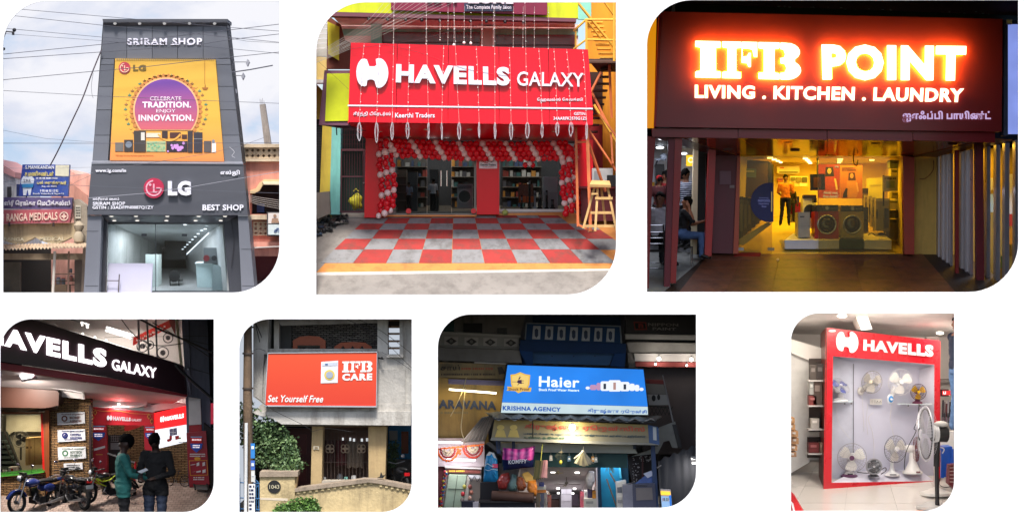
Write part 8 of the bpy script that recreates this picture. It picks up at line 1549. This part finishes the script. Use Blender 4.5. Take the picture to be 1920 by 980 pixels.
 for cx,cy,rr,lb in((146,300,70,'left orange flower garland fan over the neighbour shop'),(320,284,66,'right orange and red flower garland fan over the neighbour shop')):
  g=thing('flower_garland',lb,'garland','flower garlands over the left shop');blob_line(g,'outer_flowers',[(cx+rr*math.cos(R(a)),cy+rr*1.15*math.sin(R(a)))for a in range(0,181,7)],8,mat((236,110,50),.7)if cx<200 else mat((206,70,50),.7));blob_line(g,'middle_flowers',[(cx+rr*.72*math.cos(R(a)),cy+rr*.85*math.sin(R(a)))for a in range(0,181,10)],7,mat((150,50,50),.7));blob_line(g,'inner_flowers',[(cx+rr*q_*math.cos(R(a)),cy+rr*q_*1.2*math.sin(R(a)))for a in range(0,181,14)for q_ in(.5,.3)],8,mat((190,180,160),.7))
 g=thing('flower_garland','straight orange garland strip joining the two garland fans','garland');blob_line(g,'flowers',[(70+i*9,300-i*.85)for i in range(37)],7,mat((236,120,56),.7));blob_line(g,'hanging_tail',[(226+(i%2)*8,300+i*5)for i in range(9)],6,mat((226,110,60),.7))
 g=thing('flower_garland','multicoloured garland hanging down the left edge of the neighbour shop','garland')
 for c,o_ in(((206,60,90),0),((226,206,50),1),((60,110,170),2),((190,60,50),3)):blob_line(g,'flowers',[(130-i*5+random.uniform(-8,8),455+(i*4+o_)*7.5)for i in range(10)],9,mat(c,.6))
 lamp(W(240,300,2.45),2.2,(255,236,226),.5,aim=(0,1,.05))
scene_f()
# ================================================================== opening 7: red display cabinet of electric fans in a bright store
def scene_g():
 setT()
 case(OPEN[6][:4],7.5,(206,204,202))
 setT(1460,580,2.45)
 G=Ground(960,2.3,690,6.2)
 wh=mat((214,210,204),.6,var=.03)
 def gp(pts,name,m,up=0,th=.02,parent=None,**k):return MB().ext([G.p(*p)+Vector((0,0,up))for p in pts],(0,0,-th)).build(name,m,parent,**k)
 base=gp([(-40,985),(960,985),(960,690),(-40,690)],'floor',mat((150,146,140),.4),0,.1,kind='structure');tm=[mat((216,210,202),.12,var=.05,scale=.8,coat=.3),mat((222,216,208),.14,var=.05,scale=.8,coat=.3)]
 ys=[700,750,812,890,990]
 for j in range(4):
  for k in range(-2,7):
   f=lambda kk,y:330+(kk-2)*(150+(y-700)*.42)+(y-700)*(-.12)
   gp([(f(k,ys[j])+.6,ys[j]+.5),(f(k+1,ys[j])-.6,ys[j]+.5),(f(k+1,ys[j+1])-.6,ys[j+1]-.5),(f(k,ys[j+1])+.6,ys[j+1]-.5)],'tile',random.choice(tm),.01,.012,base)
 st=thing('store_room','white store room walls and ceiling around the red fan cabinet','room')
 rect('back_wall',-40,-20,960,720,6.4,.1,wh,st)
 MB().slab([(-40,-20,2.3),(960,-20,2.3),(960,130,6.4),(-40,110,6.4)],.05,down=False).build('ceiling',mat((216,212,206),.7),st);MB().prism([(330,-30),(392,-20),(430,90),(382,95)],3.6,.8).build('ceiling_beam',mat((206,200,192),.7),st)
 MB().prism([(40,140),(80,150),(140,200),(142,255),(142,700),(40,760)],5.0,.2).build('white_column',mat((206,204,200),.6),st);MB().prism([(40,130),(210,180),(205,260),(60,200)],4.9,.2).build('bulkhead',wh,st)
 for k,(x,y,r,d,on)in enumerate(((290,29,24,3.2,1),(741,108,19,4.6,1))):
  o=thing('ceiling_light',('large round recessed ceiling light at the top','round recessed ceiling light above the right end of the cabinet')[k],'lamp','recessed ceiling lights');MB().disc(x,y,r,d,.03,24,r*.42).build('rim',mat((225,222,216),.4),o);MB().disc(x,y,r*.82,d-.02,.03,24,r*.30).build('lens',emit((255,246,230),3.2),o);lamp(W(x,y+10,d-.05),14,(255,244,228),.8)
 lamp(W(500,60,2.9),48,(255,246,235),1.8,aim=(0,.45,-.9));lamp(W(80,80,4.0),9,(255,244,230),.7);lamp(W(860,90,5.0),14,(255,246,235),1.0)
 sf=thing('wall_shelf','dark recessed shelf of boxes in the white wall left of the cabinet','shelf');rect('recess',140,225,212,560,4.85,.05,mat((70,62,58),.8),sf);rect('recess',132,585,212,680,4.85,.05,mat((60,50,48),.8),sf)
 for y in(324,440,548,660):rect('board',138,y,212,y+6,4.5,.35,mat((206,202,198),.5),sf)
 for k,(x,y,w_,h,c)in enumerate(((146,255,28,68,(84,76,70)),(176,250,32,74,(70,64,62)),(142,330,20,60,(176,176,170)),(160,325,40,112,(96,80,72)),(140,395,34,44,(130,60,56)),(150,500,36,46,(190,184,176)),(140,612,46,45,(110,40,40)),(190,610,20,48,(150,120,100)))):
  o=thing('carton',('dark box on the top shelf at the left','second dark box on the top shelf','pale narrow box on the second shelf','tall brown box on the second shelf','dull red box on the second shelf','cream box on the third shelf','dark red box on the bottom shelf','tan box at the right of the bottom shelf')[k],'carton','boxes on the recessed shelf');rect('box',x,y,x+w_,y+h,4.55,.25,mat(c,.6,var=.15),o);rect('label',x+w_*.15,y+h*.2,x+w_*.75,y+h*.45,4.535,.01,mat(tuple(min(255,v+50)for v in c)),o)
 for k,(y0,y1,x1)in enumerate(((495,522,74),(525,553,76),(556,584,90),(588,618,92),(622,648,86),(652,676,82))):
  o=thing('carton','%s brown carton in the stack at the left edge'%('topmost','second','third','fourth','fifth','lowest')[k],'carton','brown cartons stacked at the left edge');MB().prism([(-40,y0),(x1,y0+2),(x1,y1),(-40,y1)],4.2-.04*(k%3),.4).build('box',mat((182-k*4,138-k*3,92),.7,var=.12),o);rect('tape',-40,(y0+y1)/2,x1-18,(y0+y1)/2+2,4.18-.04*(k%3),.008,mat((150,110,70)),o);rect('label',x1-26,y0+6,x1-12,y0+16,4.18-.04*(k%3),.008,mat((206,200,190)),o)
 tag(MB().slab([(50,830,2.5),(62,840,2.5),(108,920,2.35),(70,985,2.3),(45,985,2.4)],.15).build('red_corner',mat((206,30,36),.4)),'red corner of another display at the lower left','display');tag(MB().slab([(56,880,2.32),(66,890,2.3),(90,985,2.25),(80,985,2.25)],.16).build('white_band',mat((230,226,226),.4)),'white band on the red corner display at the lower left','display')
# ---------------- cabinet
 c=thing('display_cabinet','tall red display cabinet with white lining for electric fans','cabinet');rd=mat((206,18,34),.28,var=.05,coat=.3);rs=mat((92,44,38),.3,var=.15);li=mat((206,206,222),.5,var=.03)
 A=dict(tl=(218,82),tr=(742,144),br=(742,800),bl=(206,830));I=dict(tl=(249,213),tr=(717,252),br=(714,787),bl=(243,795));d0=4.15
 def cd(x):return d0+(x-206)/536*.55
 fp=lambda p:(p[0],p[1],cd(p[0]))
 MB().prism([fp(A['tl']),fp(A['tr']),fp(I['tr']),fp(I['tl'])],0,.06).build('header',rd,c);MB().prism([fp(A['tl']),fp(I['tl']),fp(I['bl']),fp(A['bl'])],0,.06).build('left_stile',rd,c);MB().prism([fp(I['tr']),fp(A['tr']),fp(A['br']),fp(I['br'])],0,.06).build('right_stile',rd,c);MB().prism([fp(I['bl']),fp(I['br']),fp(A['br']),fp(A['bl'])],0,.06).build('plinth',rd,c)
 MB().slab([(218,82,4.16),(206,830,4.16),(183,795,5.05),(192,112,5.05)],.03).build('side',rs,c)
 bk=[(345,248,4.9),(646,275,5.1),(646,735,5.1),(345,742,4.9)]
 MB().prism([(249,213,4.85),(717,252,5.15),(714,787,5.15),(243,795,4.85)],0,.05).build('back_panel',li,c)
 MB().slab([(249,213,4.22),(717,252,4.75),(717,252,5.13),(249,213,4.85)],.02,down=False).build('lining_top',mat((190,192,204),.5),c)
 MB().slab([(243,795,4.22),(714,787,4.75),(648,735,5.12),(345,742,4.87)],.02).build('lining_floor',mat((214,212,224),.3),c)
 MB().prism([(249,213),(343,248),(343,742),(243,795)],4.83,.02).build('lining_left',mat((196,198,212),.35),c);MB().prism([(717,252),(646,278),(646,735),(714,787)],5.07,.02).build('lining_right',mat((200,200,214),.5),c);MB().prism([(342,248),(345,248),(345,742),(342,742)],4.81,.02).build('corner_line',mat((110,110,116),.4),c)
 wl=mat((226,226,230),.35,var=.03);ld=4.15
 P=[(263,98),(366,100),(364,196),(264,186)]
 m=axe_mark(264,98,366,194,4.25,.05,wl,c,skew=6);text('HAVELLS',[(390,136,cd(390)),(711,164,cd(711)),(711,218,cd(711)),(389,188,cd(389))],0,wl,c,.05,.055,split='letter')
 MB().disc(246,98,17,4.13,.015,16,5).build('badge',mat((240,220,216),.3),c)
 s1=thing('glass_shelf','small glass shelf holding the tilted fan at the left inside the cabinet','shelf');MB().slab([(249,422,4.27),(338,426,4.75),(342,416,4.81),(260,414,4.77)],.012).build('plate',mat((196,206,212),.1),s1)
 for x in(304,334):MB().ball(W(x,431,4.55),.02,8,6).build('bracket',mat((130,130,134),.3,.8),s1)
 s2=thing('glass_shelf','glass shelf holding the small yellow-bladed fan at the right inside the cabinet','shelf');MB().slab([(545,432,4.6),(706,436,4.75),(700,428,5.05),(560,426,5.03)],.012).build('plate',mat((200,210,214),.1),s2)
 for x in(596,650):MB().ball(W(x,440,4.75),.02,8,6).build('bracket',mat((130,130,134),.3,.8),s2)
 so=thing('power_socket','white wall switchboard with sockets inside the cabinet','socket');rect('plate',420,410,475,436,4.87,.03,mat((226,222,216),.4),so)
 for x in(426,438):rect('switch',x,415,x+8,430,4.86,.02,mat((206,202,196),.4),so)
 for x in(454,467):MB().disc(x,420,2,4.86,.01,8).disc(x-3,427,2,4.86,.01,8).disc(x+3,427,2,4.86,.01,8).build('pin_hole',mat((40,40,40)),so)
# ---------------- fans (built about their own hub, sized to what they show)
 def fan(lab,hx,hy,d,rp,yaw,base=None,guard=(200,200,204),blade=(226,224,218),hub=(226,226,226),tilt=0,basec=(226,226,226),kind='table',nb=3,motor=(226,226,226),rimr=.006,nw=40):
  k=WR(rp,d);o=placed('electric_fan',lab,'fan',W(hx,hy,d),1.0,0,'electric fans on show')
  M=(Matrix.Rotation(R(yaw),4,'Z')@Matrix.Rotation(R(tilt),4,'X')).to_3x3()
  fan_head(o,(0,0,0),k,guard,blade,hub,M,depth=k*.22,motor=motor,rimr=rimr,nw=nw,nb=nb)
  if base:
   by,bw=base;h=-(WR(by-hy,d));bm=mat(basec,.35,var=.03);w_=WR(bw,d);y0=k*.3
   c_=M@Vector((0,k*.42,0))
   if kind=='table':
    b=MB();b.lathe([(w_,h),(w_,h+k*.08),(w_*.8,h+k*.16),(w_*.42,h+k*.3),(w_*.24,h+k*.6),(w_*.2,-k*.2)],(c_.x,c_.y,0),22);b.build('stand',bm,o,smooth=True);MB().tube([Vector((c_.x,c_.y,-k*.25)),c_],k*.12,10).build('neck',bm,o,smooth=True)
    MB().lbox((c_.x-w_*.4,c_.y-w_*1.0,h+k*.10),(c_.x+w_*.4,c_.y-w_*.8,h+k*.16)).build('button_panel',mat((60,56,60),.4),o)
  return o
 o=fan('white table fan with violet hub and base at the lower left of the cabinet',337,680,4.57,66,-12,None,hub=(96,50,84),guard=(160,157,160))
 kk=WR(66,4.57);y_=.12
 MB().lathe([(WR(38,4.57),-WR(92,4.57)),(WR(40,4.57),-WR(84,4.57)),(WR(30,4.57),-WR(78,4.57)),(0,-WR(77,4.57))],(-WR(8,4.55),y_,0),24).build('base',mat((86,40,78),.35),o,smooth=True);MB().lathe([(WR(24,4.57),-WR(79,4.57)),(WR(22,4.57),-WR(72,4.57)),(WR(10,4.57),-WR(60,4.57)),(WR(9,4.57),-WR(20,4.57))],(-WR(8,4.55),y_,0),20).build('stand',mat((226,224,222),.35),o,smooth=True);MB().lbox((-WR(20,4.55),y_-WR(27,4.55),-WR(77,4.55)),(WR(4,4.55),y_-WR(22,4.55),-WR(72,4.55))).build('button_panel',mat((40,36,40)),o)
 fan('small round black and silver desk fan on the cabinet floor',438,720,4.45,34,0,(766,26),guard=(150,150,154),blade=(60,62,66),hub=(190,190,194),basec=(24,24,26),rimr=.02,nb=5,motor=(30,30,32))
 fan('white table fan with a dark wire guard in the lower middle of the cabinet',536,640,4.65,62,26,(764,36),guard=(96,94,98),blade=(226,222,216))
 o=fan('white and maroon table fan seen side-on in the lower right of the cabinet',634,640,4.77,58,74,None,guard=(120,60,66),blade=(150,60,70),hub=(226,226,226))
 s_=lambda v:WR(v,4.75)
 MB().tube([(s_(-8),0,0),(s_(-50),.05,s_(2))],s_(17),14).build('motor_housing',mat((226,224,222),.35),o,smooth=True);MB().lathe([(s_(46),-s_(112)),(s_(46),-s_(104)),(s_(34),-s_(94)),(s_(18),-s_(60)),(s_(13),-s_(15))],(-s_(18),.02,0),22).build('stand',mat((226,224,220),.35),o,smooth=True);MB().lbox((-s_(10),-s_(44),-s_(104)),(s_(8),-s_(38),-s_(98))).build('button_panel',mat((110,40,46)),o)
 o=fan('wall fan turned aside with a cream motor in the upper middle of the cabinet',428,333,4.6,52,-38,None,guard=(150,146,144),blade=(196,190,182),hub=(226,214,190),tilt=-10)
 MB().tube([(0,.1,0),(-s_(40),.24,-s_(46))],.05,10).ball((-s_(42),.25,-s_(44)),.09,12,8,(.8,.6,1)).build('wall_bracket',mat((206,202,196),.4),o,smooth='all')
 o=fan('large white wall fan with a blue control knob in the upper right of the cabinet',560,333,4.57,60,10,None,guard=(206,206,210),blade=(232,228,222))
 MB().tube([(-s_(38),.16,-s_(80)),(-s_(20),.16,-s_(20))],.045,10).build('bracket',mat((224,222,220),.4),o,smooth=True);MB().ball((-s_(42),.12,-s_(78)),s_(20),14,8,(.75,.35,1.15)).build('control_box',mat((226,228,232),.35),o,smooth='all');MB().ball((-s_(42),.04,-s_(78)),s_(14),14,8,(.8,.3,1.1)).build('knob_ring',mat((60,140,206),.35),o,smooth='all');MB().tube([(-s_(42),-.04,-s_(78)),(-s_(42),.02,-s_(78))],s_(5),12).build('knob',mat((230,232,236),.3),o,smooth=True)
 o=fan('small fan with yellow blades and a maroon guard on the right shelf',642,378,4.77,37,6,None,guard=(84,36,56),blade=(226,176,26),hub=(226,180,30),motor=(90,30,56))
 MB().lathe([(s_(24),-s_(54)),(s_(23),-s_(48)),(s_(12),-s_(42)),(s_(8),-s_(20))],(0,.1,0),20).build('stand',mat((96,30,60),.35),o,smooth=True)
 o=fan('white fan with blue blades tilted upward on the left shelf',284,350,4.57,46,35,None,guard=(190,190,196),blade=(70,84,170),hub=(206,206,214),tilt=-42)
 MB().lathe([(s_(34),-s_(70)),(s_(32),-s_(64)),(s_(14),-s_(56)),(s_(10),-s_(20))],(s_(4),.1,0),20).build('stand',mat((224,224,226),.35),o,smooth=True)
 pf=fan('large black-poled pedestal fan in the right foreground, seen from the side',676,570,2.75,126,-86,None,guard=(196,196,200),blade=(150,150,156),hub=(190,190,196),rimr=.012,nw=56)
 k2=lambda v:WR(v,2.75);bkm=mat((20,20,22),.4)
 MB().tube([(k2(30),0,0),(k2(98),.06,k2(-4))],k2(36),16).build('motor_housing',bkm,pf,smooth=True);MB().ball((k2(70),.02,k2(44)),k2(30),12,8,(1.1,.8,.5)).build('switch_box',mat((206,202,196),.4),pf,smooth='all');MB().tube([(k2(54),.04,k2(-30)),(k2(52),.06,k2(-150))],k2(14),12).build('collar',bkm,pf,smooth=True);MB().tube([(k2(52),.06,k2(-100)),(k2(56),.06,-k2(360))],k2(10),12).build('pole',bkm,pf,smooth=True)
 MB().ring((k2(-2),-.02,0),k2(114),k2(3.6),Matrix.Rotation(R(-86),3,'Z'),40,6).build('guard_band',mat((40,40,44),.4),pf,smooth=True)
 wr=thing('pedestal','white round fan pedestal on the floor at the right','pedestal');b=MB();cb_=G.p(722,850);b.lathe([(WR(78,2.9),0),(WR(76,2.9),.05),(WR(40,2.9),.10),(WR(10,2.9),.16)],cb_,28);b.build('plate',mat((222,218,210),.35),wr,smooth=True);MB().tube([cb_+Vector((0,0,.1)),cb_+Vector((0,.05,1.3))],WR(9,2.9),10).build('pole',mat((206,204,200),.3,.4),wr,smooth=True)
 b2=thing('pedestal','grey round fan pedestal cut off at the bottom edge','pedestal');c2=G.p(700,912);MB().lathe([(WR(72,2.5),0),(WR(70,2.5),.05),(WR(36,2.5),.09),(WR(12,2.5),.14)],c2,28).build('plate',mat((200,198,192),.35),b2,smooth=True);tag(MB().ball(G.p(650,935)+Vector((0,0,.02)),.14,10,6,(1,1,.3)).build('plastic_piece',mat((230,130,40),.4)),'orange plastic piece on the floor at the bottom edge','plastic piece')
 cw,ck=mat((206,204,206),.5),mat((30,28,30),.5)
 for pts,r,m_,lb in(([(436,470,4.75),(412,500,4.75),(430,560,4.75),(438,630,4.75),(436,686,4.65)],1.2,cw,'white cord hanging from the socket to the small desk fan'),([(385,390,4.77),(388,470,4.77),(392,560,4.77)],1.2,cw,'white cord of the turned wall fan'),([(520,440,4.75),(512,500,4.77),(520,540,4.77),(530,590,4.75)],1.4,cw,'white cord of the large wall fan'),([(645,432,4.7),(640,500,4.65),(622,545,4.6),(630,560,4.6),(590,640,4.6),(578,700,4.55),(578,735,4.55)],2,ck,'dark cord hanging from the yellow-bladed fan down to the cabinet floor'),([(360,745,4.5),(400,750,4.45),(440,748,4.45)],2,ck,'dark cord lying between the two lower left fans'),([(470,735,4.45),(490,725,4.45),(492,740,4.4),(470,755,4.4)],2,ck,'dark cord loop beside the small desk fan'),([(742,770,4.15),(738,800,4.05),(760,815,2.85),(790,812,2.85)],2.2,ck,'dark cord on the floor behind the black pole'),([(410,430,4.77),(404,500,4.77),(410,575,4.75)],1.0,cw,'thin white cord ending in a plug in the cabinet'),([(262,425,4.55),(275,520,4.75),(335,600,4.75)],1.0,cw,'faint cord at the left lining of the cabinet'),([(740,630,2.8),(760,640,2.8),(752,660,2.8)],3,cw,'pale cord loop behind the pedestal fan')):tag(wire('cord',curve(pts,5),r,m_),lb,'cord')
 sg=thing('lit_sign','small red lit sign in the background at the right','sign');rect('box',742,366,782,398,5.4,.1,mat((30,20,22)),sg);rect('face',752,372,800,392,5.38,.02,emit((220,24,26),.8),sg);text('LI',(757,375,768,388),5.38,emit((255,240,240),1.2),sg,.006,.04)
 rect('white_counter',745,560,830,640,4.6,.3,mat((222,220,216),.5),st);rect('wall_band',735,318,960,324,6.2,.1,mat((120,112,106)),st)
 vc=thing('vacuum_stand','cluster of upright vacuum wands at the right edge','appliances')
 for i in range(6):x=752+i*8;MB().tube([W(x,520,5),W(x+4,415+(i%3)*8,5)],WR(4,5),8).build('wand',mat(((60,54,60),(130,120,120),(90,40,44),(150,150,156),(50,50,56),(110,70,60))[i],.4),vc);MB().ball(W(x+2,505-(i%2)*20,4.95),WR(8,5),10,7,(.7,.7,1.6)).build('body',mat(((120,100,110),(60,60,66))[i%2],.35),vc,smooth='all')
 rect('box_on_top',680,128,735,150,4.8,.2,mat((50,40,38),.6),c)
 stl=thing('blue_stool','blue plastic stool behind the pedestal fan','stool');bm=mat((24,84,186),.35);MB().prism([(748,632),(796,628),(800,642),(746,646)],4.0,.4).build('seat',bm,stl);MB().prism([(748,646),(800,642),(806,758),(790,768),(744,768)],4.02,.05).build('front',bm,stl)
 for x in(748,794):MB().prism([(x,640),(x+10,640),(x+12,772),(x-2,772)],3.98,.06).build('leg',bm,stl)
 person('person in a dark navy shirt and blue jeans standing at the right edge',W(822,566,3.7),WR(536,3.7)/1.7,100,1.7,(30,40,62),(90,122,164),vox=.014,skin=(150,104,80),sleeve=.9,pose=dict(elR=(-.22,-.10,1.14),wrR=(-.12,-.30,1.24),elL=(.22,-.1,1.12),wrL=(.1,-.28,1.2)))
 o=thing('red_carton','dark red printed carton on the floor at the right edge','carton');MB().prism([(786,714),(840,708),(840,860),(782,800)],3.0,.3).build('box',mat((110,34,38),.5,var=.2),o)
 for i in range(5):MB().prism([(786,724+i*16),(830,722+i*17),(830,726+i*17),(786,728+i*16)],2.99,.008).build('print_line',mat((190,160,150)),o)
scene_g()
# ------------------------------------------------------------------ every thing gets its origin at its own base
def anchor():
 bpy.context.view_layer.update()
 for r in ROOTS:
  lo=Vector((1e9,)*3);hi=-lo
  for ch in r.children:
   if ch.type!='MESH':continue
   for c in ch.bound_box:
    v=Vector(c)+ch.location
    lo=Vector(map(min,lo,v));hi=Vector(map(max,hi,v))
  if hi.x<lo.x:continue
  base=Vector(((lo.x+hi.x)/2,(lo.y+hi.y)/2,lo.z));r.location=base
  for ch in r.children:ch.location=ch.location-base
 for o in list(SC.objects):
  if o.type=='MESH' and o.parent is None and o.get('category')and o.location.length==0 and o.data.users==1:
   vs=o.data.vertices;xs=[v.co for v in vs]
   b=Vector(((min(v.x for v in xs)+max(v.x for v in xs))/2,(min(v.y for v in xs)+max(v.y for v in xs))/2,min(v.z for v in xs)))
   o.data.transform(Matrix.Translation(-b));o.location=b
anchor()
